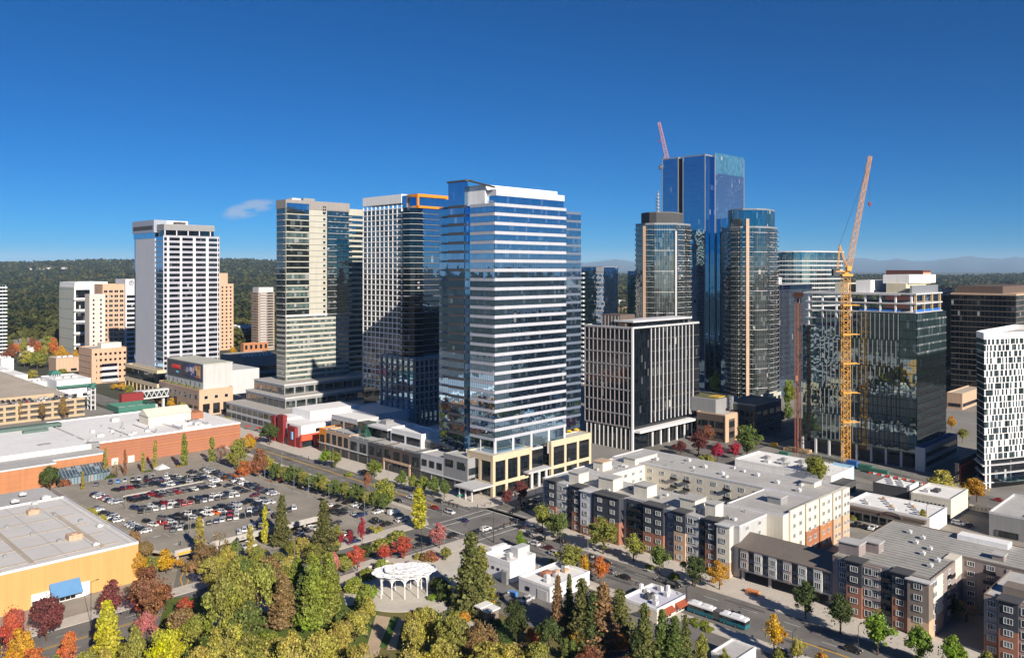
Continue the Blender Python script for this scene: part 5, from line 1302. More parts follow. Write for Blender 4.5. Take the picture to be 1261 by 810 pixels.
for x0, y0, sx, sy, hh in ((4,L-6,5,6,3.5),(11,L-9,4,5,3.0),(30,-10,3,3,1.6)):
    o = MB().box(x0, x0+sx, y0, y0+sy, h, h+hh).build('stair_head', M_mauve, b.root); MB().box(x0-.3, x0+sx+.3, y0-.3, y0+sy+.3, h+hh, h+hh+.3).build('roof', M_groof, o)
for k in range(8): unit(b, 10+(k*9)%30, 3+(k*5)%20, h+.15, 1.6, 1.2, .9, M_lgrey)
MB().box(W-4, W+.6, -8, 6, h, h+1.6).build('roof_screen', M_white, b.root)
# third block
u0 = 237.6; b = uvb('apartment_building', 'apartment block with brick and navy front at the lower right corner', u0, 262, 38, 64, 15.2); b.v0 = 38
h = b.h; body(b, M_mauve); roof(b, M_groof, M_taupe, par=.5)
mods = [(1212,1232,M_mauve,M_abrick,.35,.4,'two',0),(1232,1256,M_navy,M_abrick,.55,1.7,'two',.5),(1256,1282,M_mauve,M_mauve,0,.9,'bay',.2),(1282,1300,M_slate,M_slate,0,.3,'bal',.2),(1300,1330,M_navy,M_abrick,.55,1.6,'two',.5)]
apt_front(b, 0, mods, 0, h, u0)
MB().box(5, 10, b.L-8, b.L-3, h, h+2).build('stair_head', M_taupe, b.root)
# ------------------------------------------------------------------ low white buildings by the park
b = Bld('shop_building', 'white box shop with a tall parapet behind the street corner', (628,719), 596, 659, 698); W, L = b.W, b.L
body(b, M_white); roof(b, M_wroof, M_white, par=1.5); MB().box(W*.62, W+1.2, L*.3, L*.55, 0, b.h+3.2).build('sign_wall', M_lgrey, b.root); MB().box(W*.3, W*.9, L*.98, L+1.5, 0, b.h+2.2).build('parapet_wall', M_white, b.root)
for k in range(4): win(b.root, (0,L), -math.pi/2, L*(.12+.2*k), 3, 1.0, .8, G_dark, M_fd, 0, .05)
MB().box(-1.4, -.2, L*.02, L*.2, 0, 4).build('duct', M_steel, b.root)
unit(b, 2.5, 4, b.h+.1, 1.6, 1.4, 1.2, M_mgrey); unit(b, W*.5, L*.5, b.h+.1, 1.8, 1.6, 1.1, M_lgrey)
b = Bld('shop_building', 'long low white roofed shop with a garage door facing the yard', (677,742), 639, 726, 726); W, L = b.W, b.L
body(b, M_offwhite); roof(b, M_wroof, M_white, par=.8)
MB().box(-.15, .1, 1.0, 5.0, 0, 3.0).build('garage_door', M_lgrey, b.root); win(b.root, (0,L), -math.pi/2, 3, 1.2, 1.6, 1.2, G_dark, M_fd, 0, .1)
for k in range(7): unit(b, 3+(k*5)%(W-6), 4+k*(L-8)/7, b.h+.1, 1.6+.3*(k%3), 1.4, .9+.2*(k%2), M_tan if k in (2,4) else M_lgrey)
unit(b, W*.3, L*.55, b.h+.1, 3.4, 2.2, 1.4, M_brick)
b = Bld('restaurant_building', 'pale lavender roofed restaurant with a rust red awning beside the bus', (809,768), 766, 845, 753); W, L = b.W, b.L
body(b, M_cream); roof(b, M_lroof, M_white, par=.8)
for k in range(2):
    g = MB(); xa, xb = W*(.05+.55*k), W*(.5+.45*k); g.v = [(xa,-1.6,2.3),(xb,-1.6,2.3),(xb,-.05,3.3),(xa,-.05,3.3),(xa,-1.6,2.0),(xb,-1.6,2.0),(xb,-.05,2.0),(xa,-.05,2.0)]
    g.f = [(0,1,2,3),(0,4,5,1),(1,5,6,2),(2,6,7,3),(3,7,4,0),(7,6,5,4)]; g.m = [0]*6; g.build('awning', plain('rust_red', (.28,.065,.03), .7), b.root)
    win(b.root, (0,0), 0, xa+.3, .3, xb-xa-.6, 1.7, G_shop, M_fw, 1.4, .1)
win(b.root, (0,L), -math.pi/2, L*.55, 1, 1.6, 1.2, G_dark, M_fd, 0, .1); MB().box(-1.2, .0, 2, 5, 2.2, 2.5).build('awning', MATS['rust_red'], b.root)
for k, (x, y) in enumerate(((W*.3,L*.5),(W*.38,L*.58),(W*.46,L*.5),(W*.42,L*.4),(W*.7,L*.3),(W*.55,L*.75),(W*.85,L*.6),(W*.2,L*.2))): unit(b, x, y, b.h+.1, 1.5, 1.3, 1.2, M_dgrey if k < 3 else M_lgrey)
MB().box(W*.55, W*.62, L-1, L-.2, b.h, b.h+2.4).build('chimney', M_white, b.root); MB().box(W-.9, W-.2, L*.45, L*.52, b.h, b.h+2).build('chimney', M_white, b.root)
b = Bld('shop_building', 'small grey roofed building at the bottom edge below the bus', (906,835), 876, 931, 815); body(b, M_offwhite); roof(b, M_groof, M_white, par=.5)
win(b.root, (0,b.L), -math.pi/2, 2, 1, 3, 1.4, G_shop, M_fw, 1, .1); win(b.root, (0,0), 0, 2, 1, 3, 1.4, G_shop, M_fw, 1, .1)
b = Bld('service_shed', 'twin brown shed with two pale flat roofs beside the big park conifer', (601,766), 586, 614, 754); W, L = b.W, b.L
MB().box(0, W, 0, L*.45, 0, b.h).build('wall', M_taupe, b.root); MB().box(0, W, L*.55, L, 0, b.h+.3).build('wall', M_taupe, b.root)
MB().box(-.4, W+.4, -.4, L*.47, b.h, b.h+.3).build('roof', M_wroof, b.root); MB().box(-.4, W+.4, L*.53, L+.4, b.h+.3, b.h+.6).build('roof', M_wroof, b.root)
win(b.root, (0,0), 0, .8, 0.1, 1.0, 2.0, G_dark, M_fd, 0, .08)
# ------------------------------------------------------------------ blocks behind the apartments, right of the banded tower
b = Bld('podium_building', 'tan framed low podium with a planted roof terrace beside the curved condominium', (893,545), 858, 908, 512); W, L = b.W, b.L
body(b, M_brown); roof(b, M_groof, M_salmon, par=.6)
for i in range(2): win(b.root, (0,L), -math.pi/2, 1, 2+i*6, L-2, 3.6, G_shop, M_fd, 2, .15); win(b.root, (0,0), 0, 1, 2+i*6, W-2, 3.6, G_shop, M_fd, 2, .15)
MB().box(-.3, W*.25, -.4, .1, 0, b.h).box(W*.75, W+.2, -.4, .1, 0, b.h).box(W*.25, W*.75, -.38, .1, b.h-2.4, b.h-.05).build('stone_frame', M_salmon, b.root)
MB().box(3, W+14, 8, L+30, b.h, b.h+8).build('upper_block', M_mgrey, b.root); MB().box(6, W+10, 10, L+26, b.h+8.05, b.h+8.4).build('roof_garden', plain('sedum', (.12,.12,.05), .9), b.root)
MB().box(8, 16, 9, 16, b.h+8.4, b.h+8.9).build('planting_bed', plain('sedum_yellow', (.5,.33,.05), .9), b.root)
b = Bld('podium_building', 'long shaded podium under the curved condominium along the side street', (930,540), 892, 962, 500); body(b, M_dgrey); roof(b, M_droof, M_mgrey)
for i in range(3):
    for k in range(6): win(b.root, (0,b.L), -math.pi/2, b.L*(k+.15)/6, 1.5+i*5.5, b.L/6*.7, 3, G_shop, M_fd, 2, .15)
    for k in range(4): win(b.root, (0,0), 0, b.W*(k+.15)/4, 1.5+i*5.5, b.W/4*.7, 3, G_shop, M_fg, 2, .15)
b = Bld('low_building', 'sunlit pale stone end block at the foot of the curved condominium', (946,520), 940, 962, 487); body(b, M_beige); roof(b, M_groof, M_beige)
punched(b.root, (0,0), (b.W,0), 2, b.h, 3, 3, 3.4, 3, G_dark, M_fd, 1.2, .1)
b = Bld('warehouse', 'low white flat roofed building with a pale blue end behind the apartments', (1024,607), 905, 1051, 588); W, L = b.W, b.L
body(b, M_white); roof(b, M_wroof, M_white, par=.8); MB().box(W-.3, W+.2, -.2, L*.2, 0, b.h+1.4).build('end_panel', plain('pale_blue', (.35,.58,.75), .6), b.root)
MB().box(-.3, W*.5, -6, 0, 0, b.h-2).build('lean_to', M_dgrey, b.root)
for k in range(9): unit(b, 3+(k*7)%max(4, W-8), 5+k*(L-12)/9, b.h+.1, 3, 2.4, 1.3, M_lgrey if k % 2 else M_mgrey)
for k in range(4): MB().box(W*.3, W*.3+3, L*.3+k*5, L*.3+k*5+.1, b.h, b.h+1.6).build('roof_rail', M_fg, b.root)
b = Bld('low_building', 'small grey concrete building in the shade at the construction corner', (1003,553), 983, 1012, 532); body(b, M_mgrey); roof(b, M_groof, M_mgrey)
win(b.root, (0,0), 0, 2, 2, 6, 3, G_dark, M_fd, 2, .1)
b = Bld('office_building', 'wide green glass office with a gently bowed front behind the crane', (957,0), 950, 1038, 310, D=760)
x0, y0 = GD(957, 760); r = b.root
# bowed front
bow = []
for k in range(9):
    t = k/8; px = 957+81*t; bow.append((px, 760-16*math.sin(math.pi*t)+14*t))
pts = [GD(px, d) for px, d in bow]; r.location = (pts[0][0], pts[0][1], 0); r.rotation_euler = (0,0,0)
poly = [(x-pts[0][0], y-pts[0][1]) for x, y in pts]; poly += [(poly[-1][0]+4, 40), (-4, 40)]
zt = Z(316, 755); MB().prism(offset(poly, -.3), 0, zt+4).build('wall', G_teal, r)
for i in range(12):
    z = zt-4.1-i*4.1; MB().ring(offset(poly, .15), .5, z-.5, z+.6).build('floor_band', M_lgrey, r)
    for e in range(8):
        ang, ln = edge(poly[e], poly[e+1]); win(r, poly[e], ang, .05, z+.6, ln-.1, 3.0, G_teal, M_fg, 2.2, .05, .2)
MB().ring(offset(poly, .8), 1.4, zt+4, zt+5.2).build('crown_parapet', M_lgrey, r); MB().prism(offset(poly, -.5), zt+3.9, zt+4.2).build('roof', M_droof, r)
b = Bld('office_building', 'dark blue glass block in front of the bowed green office', (960,0), 957, 1000, 351, D=640); body(b, G_navy); roof(b, M_droof, M_fg, par=.5)
for i in range(20): win(b.root, (0,0), 0, .2, 4+i*4, b.W-.4, 3.3, G_navy, M_fg, 2, .06, .14); win(b.root, (0,b.L), -math.pi/2, .2, 4+i*4, max(1,b.L-.4), 3.3, G_dark, M_fg, 2, .06, .14)
for k in range(2): MB().box(5+k*3, 6+k*3, 3, 4, b.h, b.h+6).build('vent_stack', M_white, b.root)
MB().box(5.9, 8.1, 3.2, 3.8, b.h+2.6, b.h+3.4).build('vent_stack', M_white, b.root)
b = Bld('office_building', 'dark brown office slab with thin pale floor lines behind the construction tower', (1251,0), 1171, 1300, 364, D=600); W, L = b.W, b.L
body(b, G_black, offset(b.poly, -.2))
for i in range(21):
    z = b.h-4-i*4.1; MB().box(-.15, W, -.15, .3, z, z+.7).box(-.15, .3, .3, L, z, z+.4).build('floor_band', wall('taupe_band', (.16,.135,.12), .1), b.root)
    win(b.root, (0,L), -math.pi/2, .1, z+.75, L-.2, 3.1, G_black, M_fd, 3, .05, .2); win(b.root, (0,0), 0, .1, z+.75, W-.2, 3.1, G_condo, M_fg, 3, .05, .2)
MB().box(-.4, W+.2, -.4, L+.2, b.h-.1, b.h+1.2).build('parapet', M_tan, b.root); MB().box(6, W-6, 10, L-2, b.h+1.2, b.h+6.5).build('penthouse', M_brown, b.root)
b = Bld('office_building', 'dark glass block squeezed between the construction tower and the brown slab', (1160,0), 1120, 1172, 355, D=660); body(b, G_navy); roof(b, M_droof, M_fd, par=.6)
for i in range(18): win(b.root, (0,0), 0, .1, 3+i*4.6, b.W-.2, 3.4, G_navy, M_fd, 3, .06, .2)
b = Bld('office_building', 'rust brown topped office with orange banded side on the skyline', (1136.5,0), 1091, 1146, 333.5, D=720)
body(b, wall('rust_brown', (.15,.06,.045), .06)); roof(b, M_droof, MATS['rust_brown'], par=.5)
for i in range(4): MB().box(0, b.W+.2, -.25, .3, b.h-5-i*6.5, b.h-1.5-i*6.5).build('floor_band', M_salmon, b.root); win(b.root, (0,0), 0, .3, b.h-8-i*6.5, b.W-.6, 2.8, G_dark, M_fd, 3, .05); win(b.root, (0,b.L), -math.pi/2, 1, b.h-9-i*6.5, b.L-2, 2.2, G_dark, M_fd, 3, .05)
b = Bld('low_building', 'grey banded low building with a blue roof at the foot of the construction tower', (1139,581), 1127, 1179, 553); W, L = b.W, b.L
b.poly = rect(0, W, 0, L); body(b, M_lgrey); roof(b, plain('blue_membrane', (.07,.13,.30), .7), M_lgrey, par=.6)
for i in range(2): win(b.root, (0,0), 0, 1.5, 2.2+i*4.6, W-3, 2.4, G_dark, M_fd, 3, .1)
b = Bld('shop_building', 'dark box shop with a red framed front beside the chequered tower', (1180,595), 1176, 1204, 573); body(b, M_dgrey); roof(b, M_droof, M_dgrey)
MB().ring(rect(1, b.W-1, -.4, .2), .2, 1, b.h-.5).build('side_frame', M_red, b.root)
f = MB(); f.box(1.0, 1.7, -.5, .0, .8, b.h-.4).box(b.W-1.7, b.W-1.0, -.5, .0, .8, b.h-.4).box(1.7, b.W-1.7, -.48, .0, b.h-1.1, b.h-.42).box(1.7, b.W-1.7, -.48, .0, .8, 1.4).build('red_frame', M_coral, b.root)
win(b.root, (0,0), 0, 1.8, 1.5, b.W-3.6, b.h-2.8, G_dark, M_fd, 2.4, .1)
b = Bld('low_building', 'tan flat roofed building in the gap between the construction tower and the chequered tower', (1185,505), 1166, 1212, 486); body(b, M_tan); roof(b, M_tanroof, M_tan)
win(b.root, (0,0), 0, 1, 2, b.W-2, 2.4, G_dark, M_fd, 2, .1); win(b.root, (0,b.L), -math.pi/2, 1, 2, b.L-2, 2.4, G_dark, M_fd, 2, .1)
b = Bld('shop_building', 'long strip of shops with a brown canopy and a white speckled roof', (1145,659), 1043, 1166, 640); W, L = b.W, b.L
body(b, M_white); roof(b, M_wroof, M_white, par=.8); MB().box(-2.6, .1, 1, L-.5, b.h-1.6, b.h-.4).build('canopy', M_brown, b.root)
for k in range(10): win(b.root, (0,L), -math.pi/2, L*(k+.1)/10, .2, L/10*.8, 2.6, G_shop, M_fd, 1.5, .1)
ar = MB()
for k in range(8):
    a, c = math.pi*k/8, math.pi*(k+1)/8; ar.beam((-2.8, L*.42+4*math.cos(a), b.h-1.2+1.8*math.sin(a)), (-2.8, L*.42+4*math.cos(c), b.h-1.2+1.8*math.sin(c)), .5, .5)
ar.build('canopy_arch', M_brown, b.root)
for k in range(12): unit(b, 2+(k*3)%max(3, W-5), 3+k*(L-6)/12, b.h+.1, 1.5, 1.3, .9, M_lgrey if k % 3 else M_tan)
b = Bld('shop_building', 'dark grey block with a white end wall behind the strip of shops', (1117,626), 1075, 1130, 602); W, L = b.W, b.L; body(b, M_dgrey); roof(b, M_wroof, M_dgrey, par=.5); MB().box(W*.2, W+.2, -.3, .2, 0, b.h+.9).build('end_wall', M_white, b.root)
for k in range(6): unit(b, 2+(k*3)%max(3, W-4), 2+k*(L-5)/6, b.h+.1, 1.6, 1.4, 1, M_lgrey)
win(b.root, (0,L), -math.pi/2, 3, .4, 3, 2.4, G_shop, M_fd, 1.5, .1)
b = Bld('shop_building', 'cream two storey box with a line of small upright windows', (1171,642), 1122, 1192, 617); W, L = b.W, b.L; body(b, M_cream); roof(b, M_wroof, M_cream, par=.8)
for k in range(8): win(b.root, (0,L), -math.pi/2, L*(.1+.1*k), b.h-3.6, .7, 1.6, G_dark, M_fd, 0, .06)
win(b.root, (0,L), -math.pi/2, L*.9, .2, L*.08, 2.4, G_shop, M_fd, 0, .1); unit(b, W*.4, L*.5, b.h+.1, 4, 2.2, 1.2, M_dgrey); unit(b, W*.3, L*.7, b.h+.1, 2, 2, 1.2, M_lgrey)
b = Bld('retaining_wall', 'pale retaining wall with small square openings at the shaded lot', (1240,636), 1193, 1242, 626, cat='wall'); MB().box(0, .6, 0, b.L, 0, 2.2).build('wall', M_cream, b.root)
for k in range(10): MB().box(-.06, .0, b.L*(k+.35)/10, b.L*(k+.6)/10, 1.0, 1.6).build('opening', M_black, b.root)
b = Bld('low_building', 'dark flat building in shadow at the right edge', (1262,668), 1218, 1290, 640); body(b, M_mgrey); roof(b, M_groof, M_lgrey); win(b.root, (0,b.L), -math.pi/2, 2, .5, b.L-4, 2.2, G_shop, M_fd, 2, .1)
# ------------------------------------------------------------------ pavilion in the park
px0, py0 = G(498, 731); r = thing('pavilion', 'white scalloped pavilion canopy on slender arched columns in the park', 'pavilion', (px0, py0, .16), math.radians(14))
PH = 6.4; a_, b_ = 9.6, 5.6
rim = []
petals = []
N = 13
for k in range(N):
    t = 2*math.pi*(k+.5)/N; petals.append((a_*.78*math.cos(t), b_*.74*math.sin(t), 2.6))
for k in range(7):
    t = 2*math.pi*k/7; petals.append((a_*.40*math.cos(t), b_*.34*math.sin(t), 2.7))
petals.append((0,0,2.6))
for k, (x, y, rr) in enumerate(petals):
    m = MB(); n = 18
    prof = [(rr*1.0,.10),(rr*.97,.16),(rr*.6,.04),(rr*.25,.0),(.12,0),(.12,-.14),(rr*.3,-.12),(rr*.65,-.08),(rr*1.0,.04),(rr*1.0,.10)]
    m.lathe(prof, n, 0, (0,0,0))
    for j in range(9): t = 2*math.pi*j/9; m.beam((rr*.2*math.cos(t),rr*.2*math.sin(t),.03),(rr*.95*math.cos(t),rr*.95*math.sin(t),.17), .08, .05)
    dome = 1.5*(1-min(1, (x/a_)**2+(y/b_)**2))
    m.build('canopy_petal', plain('pavilion_white', (.84,.84,.83), .45), r, (x, y, PH+dome+.03*(k % 3)))
MB().prism([(a_*.9*math.cos(math.pi*t/16), b_*.9*math.sin(math.pi*t/16)) for t in range(32)], PH-.35, PH-.1).build('canopy_ring', MATS['pavilion_white'], r)
cols = [(-7.3,-2.2),(-6.6,.9),(-4.2,-3.8),(-.4,-4.5),(3.6,-4.3),(6.6,-2.8),(7.6,.6),(-2.4,3.6),(2.4,3.8),(5.6,2.6)]
for (x, y) in cols: MB().lathe([(.14,0),(.12,.4),(.10,3.2),(.12,4.5),(.22,5.3),(.45,5.8),(.9,6.15)], 10).build('column', MATS['pavilion_white'], r, (x, y, 0))
for (i, j) in ((0,2),(2,3),(3,4),(4,5),(5,6),(0,1)):
    (xa, ya), (xb, yb) = cols[i], cols[j]; m = MB(); n = 8; d = math.hypot(xb-xa, yb-ya); an = math.atan2(yb-ya, xb-xa)
    for k in range(n):
        t0, t1 = math.pi*k/n, math.pi*(k+1)/n
        f = lambda t: (d/2-d/2*math.cos(t), 0, 3.6+2.4*math.sin(t)**.7)
        m.beam(f(t0), f(t1), .22, .2)
    m.build('arch', MATS['pavilion_white'], r, (xa, ya, 0), an)
# ------------------------------------------------------------------ trees
M_leaf = leafmat('leaf'); M_bark = wall('bark', (.09,.065,.045), .2, 1.5, .95)
def leaf_mesh(name, P, Nrm, size, mats, jitter=.8):
    n = len(P); A = RNG.normal(size=(n,3)); Nn = Nrm+RNG.normal(size=(n,3))*jitter; Nn /= np.linalg.norm(Nn, axis=1)[:,None]
    T = np.cross(Nn, A); T /= np.linalg.norm(T, axis=1)[:,None]; B = np.cross(Nn, T)
    s = (size*(.45+1.1*RNG.random(n)**1.5))[:,None]; asp = (.55+.4*RNG.random(n))[:,None]
    V = np.stack([P-T*s, P-B*s*asp, P+T*s, P+B*s*asp], 1).reshape(-1,3)
    me = bpy.data.meshes.new(name); me.vertices.add(4*n); me.vertices.foreach_set('co', V.astype(np.float32).ravel())
    me.loops.add(4*n); me.loops.foreach_set('vertex_index', np.arange(4*n, dtype=np.int32))
    me.polygons.add(n); me.polygons.foreach_set('loop_start', np.arange(0, 4*n, 4, dtype=np.int32)); me.polygons.foreach_set('loop_total', np.full(n, 4, np.int32))
    me.update(calc_edges=True); me.materials.append(mats); return me
def sph(n):
    v = RNG.normal(size=(n,3)); return v/np.linalg.norm(v, axis=1)[:,None]
def crown_pts(kind):
    """returns points, normals, leaf size, for a crown of height 1 (its own base at 0.) and width about 1"""
    P, Nn = [], []
    if kind in ('round', 'oval', 'broad'):
        wid = {'round': .5, 'oval': .36, 'broad': .62}[kind]; z0 = .16; nb = {'round': 68, 'oval': 60, 'broad': 90}[kind]
        lobes = [(sph(1)[0], RNG.uniform(.45,1.12)) for _ in range(11)]
        for k in range(nb):
            ld, lr = lobes[k % 11]; d = ld+RNG.normal(size=3)*.38; d /= np.linalg.norm(d); rr = RNG.random()**.45*lr
            q = np.array([d[0]*wid*rr*.9, d[1]*wid*rr*.9, z0+.42+d[2]*.42*rr])
            f = 1.08-.5*max(0, (q[2]-.55))/.45; q[:2] *= f
            cr = RNG.uniform(.06,.135)*(wid/.5)**.5; n = int(190*(cr/.11)**2)
            s = sph(n); s[:,2] *= .75; r = (RNG.random(n)**.33)[:,None]
            P.append(q+s*r*cr); Nn.append(s*.6+np.array([d[0],d[1],d[2]+.4])*.5)
        n = 500; s = sph(n); r_ = (.4+.62*RNG.random((n,1))); q = s*r_*np.array([wid,wid,.42])*.92+np.array([0,0,z0+.42]); q[:,:2] *= (1.08-.5*np.clip(q[:,2:]-.55,0,1)/.45)
        P.append(q); Nn.append(s); size = .0205
    elif kind == 'column':
        for k in range(60):
            z = .06+.92*RNG.random(); w = .10*(math.sin(math.pi*min(1, z*.9+.12))**.6)*(.8+.5*RNG.random()); t = RNG.random()*6.28
            q = np.array([w*math.cos(t)*.6, w*math.sin(t)*.6, z]); n = 70; s = sph(n); s[:,2] *= 1.6
            P.append(q+s*(RNG.random(n)**.4)[:,None]*.045); Nn.append(s+np.array([math.cos(t),math.sin(t),.3])*.5)
        size = .016
    elif kind in ('fir', 'cone'):
        tiers = 26 if kind == 'fir' else 34; wid = .24 if kind == 'fir' else .20
        for k in range(tiers):
            z = .08+.90*k/tiers; R_ = wid*(1-z)**(.85 if kind == 'fir' else .7)*(.75+.4*RNG.random())+.008
            nb = 9 if kind == 'fir' else 12; off = RNG.random()*6
            for j in range(nb):
                t = off+6.283*j/nb+RNG.normal()*.18; L = R_*(.45+.85*RNG.random()); n = max(8, int(46*L/wid*1.6))
                u = RNG.random(n)**.7; c, s_ = math.cos(t), math.sin(t); side = RNG.normal(size=n)*.035*(1.1-u*.5)
                drop = (.16 if kind == 'fir' else -.22)
                p = np.stack([c*u*L-s_*side, s_*u*L+c*side, z-u*L*drop-np.abs(side)*.4+RNG.normal(size=n)*.008], 1)
                P.append(p); Nn.append(np.tile([c*.5,s_*.5,.8], (n,1)))
        size = .017
    elif kind == 'shrub':
        for k in range(26):
            d = sph(1)[0]; d[2] = abs(d[2]); q = np.array([d[0]*.42, d[1]*.42, .15+d[2]*.6]); n = 90; s = sph(n)
            P.append(q+s*(RNG.random(n)**.4)[:,None]*.2); Nn.append(s*.6+d*.6+np.array([0,0,.3]))
        size = .05
    elif kind == 'bare':
        for k in range(40):
            z = .3+.65*RNG.random(); t = RNG.random()*6.28; w = .22*(1-abs(z-.6)); q = np.array([w*math.cos(t), w*math.sin(t), z]); n = 26; s = sph(n)
            P.append(q+s*(RNG.random(n)**.4)[:,None]*.08); Nn.append(s)
        size = .016
    return np.concatenate(P), np.concatenate(Nn), size
def trunk_mb(kind):
    m = MB()
    if kind in ('round', 'oval', 'broad', 'bare'):
        m.tube((0,0,-.01), (.005,.004,.28), .022, 7, 0, .017)
        for k in range(7):
            t = k*2.4; z = .22+.05*k; e = Vector((math.cos(t)*.2, math.sin(t)*.2, z+.26)); mid = Vector((math.cos(t)*.08, math.sin(t)*.08, z+.14))
            m.tube((0,0,z), mid, .012, 5, 0, .009).tube(mid, e, .009, 5, 0, .004)
        m.tube((.005,.004,.28), (0,0,.8), .017, 6, 0, .005)
    elif kind == 'shrub':
        for k in range(4): m.tube((0,0,0), (math.cos(k*1.6)*.2, math.sin(k*1.6)*.2, .5), .03, 5, 0, .01)
    else:
        m.tube((0,0,-.01), (0,0,.5), .016 if kind != 'column' else .012, 7, 0, .010).tube((0,0,.5), (0,0,.97), .010, 6, 0, .002)
    return m
CROWN = {}
for kind, nv in (('round',4),('oval',4),('broad',3),('column',2),('fir',3),('cone',3),('shrub',3),('bare',2)):
    CROWN[kind] = []
    for k in range(nv):
        P, Nn, sz = crown_pts(kind); CROWN[kind].append((leaf_mesh('crown_'+kind, P, Nn, sz, M_leaf), trunk_mb(kind).mesh('trunk_'+kind, M_bark)))
WID = {'round': 1.02, 'oval': .74, 'broad': 1.25, 'column': .24, 'fir': .46, 'cone': .40, 'shrub': 1.15, 'bare': .5}
PAL = {'green': ((0.110,0.155,0.045),'green'), 'dark': ((0.062,0.088,0.030),'dark green'), 'bright': ((0.145,0.246,0.036),'bright green'), 'olive': ((0.200,0.215,0.055),'olive green'), 'yolive': ((0.300,0.285,0.070),'yellow olive'),
       'lime': ((0.360,0.360,0.045),'lime yellow'), 'yellow': ((0.44,0.30,0.05),'golden yellow'), 'orange': ((0.40,0.18,0.06),'orange'), 'ored': ((0.400,0.125,0.065),'orange red'), 'red': ((0.300,0.045,0.045),'deep red'),
       'maroon': ((0.150,0.062,0.050),'maroon'), 'pink': ((0.420,0.200,0.160),'pinkish red'), 'bronze': ((0.217,0.160,0.070),'bronze brown'), 'pine': ((.105,.118,.040),'dark olive'), 'ygreen': ((0.175,0.215,0.045),'yellow green'), 'brown': ((0.230,0.120,0.060),'russet brown')}
SHAPE = {'round': 'round', 'oval': 'upright', 'broad': 'spreading', 'column': 'columnar', 'fir': 'layered', 'cone': 'conical', 'shrub': 'low', 'bare': 'sparse'}
ORD = ['first','second','third','fourth','fifth','sixth','seventh','eighth','ninth','tenth','eleventh','twelfth','thirteenth','fourteenth','fifteenth','sixteenth','seventeenth','eighteenth','nineteenth','twentieth'] + ['twenty-'+s for s in ('first','second','third','fourth','fifth','sixth','seventh','eighth','ninth')]+['thirtieth']+['thirty-'+s for s in ('first','second','third','fourth','fifth','sixth','seventh','eighth','ninth')]
TREES = []; TN = [0]
def T(kind, px, yb, yt, w, col, where, z=0.0, group=None):
    x, y = G(px, yb, z); h = Z(yt, y)-z; wd = w*y/F
    pick = CROWN[kind][TN[0] % len(CROWN[kind])]; TN[0] += 1
    if kind == 'shrub': nm, cat = 'shrub', 'shrub'
    else: nm, cat = ('conifer_tree' if kind in ('fir','cone') else 'deciduous_tree'), 'tree'
    r = thing(nm, '', cat, (x, y, z), random.random()*6.28, group or ('shrubs ' if cat == 'shrub' else 'trees ')+where)
    c, cn = PAL[col]
    k = random.uniform(.88, 1.12)
    sx = wd/WID[kind]
    for part, me in (('crown', pick[0]), ('trunk', pick[1])):
        o = link(part, me, r); o.scale = (sx, sx, h); o.color = (c[0]*k, c[1]*k*random.uniform(.95,1.05), c[2]*k, 1)
    TREES.append((r, f'{cn} {SHAPE[kind]} {"shrub" if cat == "shrub" else "tree"}', where, px, yb)); return r
def fill(where, rows, z=0.0):
    for row in rows: T(*row, where, z)
fill('by the yellow brick store', [('round',14,822,738,42,'ored'),('round',22,842,776,48,'yellow'),('oval',57,789,727,44,'maroon'),('round',83,822,777,28,'orange'),('oval',137,768,712,38,'maroon'),('round',187,770,697,66,'brown'),('round',170,762,716,30,'ored'),('cone',132,822,736,38,'lime'),('round',180,796,748,30,'pink'),('round',40,850,800,46,'orange'),
     ('round',70,856,806,44,'olive'),('round',104,850,800,42,'olive')])
fill('in the lower left of the park', [('round',208,842,764,64,'lime'),('round',163,836,772,46,'olive'),('oval',224,795,742,40,'bronze'),('oval',228,760,735,24,'ored'),('round',243,800,752,44,'olive'),('round',125,852,800,44,'yolive'),('round',160,860,806,50,'yolive'),('round',240,858,796,50,'yolive'),('shrub',215,770,752,26,'olive'),('shrub',262,815,796,40,'green')])
fill('in the middle of the park', [('round',264,742,690,40,'yolive'),('broad',286,798,700,76,'olive'),('round',318,768,682,58,'olive'),('round',338,752,694,36,'bronze'),('oval',303,802,735,50,'green'),('cone',349,773,706,38,'bronze'),('cone',366,757,684,34,'ygreen'),('cone',386,775,680,38,'ygreen'),('cone',405,768,678,36,'ygreen'),('cone',374,770,700,30,'green'),('round',282,752,690,40,'olive'),('shrub',255,784,765,34,'green'),('shrub',278,790,772,36,'dark'),
     ('shrub',330,790,776,30,'ygreen'),('shrub',425,775,745,30,'green')])
fill('along the bottom of the park', [('round',262+i*23,848+(i*13)%18,776+(i*37)%20,56+(i*29)%14,('yolive','yolive','olive','yolive','lime')[i%5] if i != 4 else 'yolive') for i in range(9)]+
     [('round',285+i*26,828+(i*7)%10,764+(i*31)%16,44+(i*17)%12,('yolive','olive','yolive')[i%3]) for i in range(6)])
fill('beside the lawn strip', [('round',438,790,748,42,'yolive'),('round',452,770,735,30,'yolive'),('shrub',447,752,722,22,'ygreen'),('shrub',455,735,715,20,'ygreen'),('round',420,800,760,40,'yolive'),('round',512,815,752,42,'yolive'),('round',530,800,745,44,'yolive'),('round',553,822,756,54,'olive'),('shrub',520,760,745,22,'olive'),('broad',590,810,762,58,'bronze'),('round',548,850,788,62,'yolive'),('round',596,850,792,60,'yolive'),('round',505,850,790,50,'yolive'),('round',570,800,764,40,'green'),('round',630,846,788,58,'yolive'),('shrub',533,738,729,15,'bright'),('shrub',546,738,710,22,'dark'),('shrub',560,762,750,18,'olive'),('shrub',503,775,765,12,'maroon'),('shrub',497,788,778,12,'maroon')])
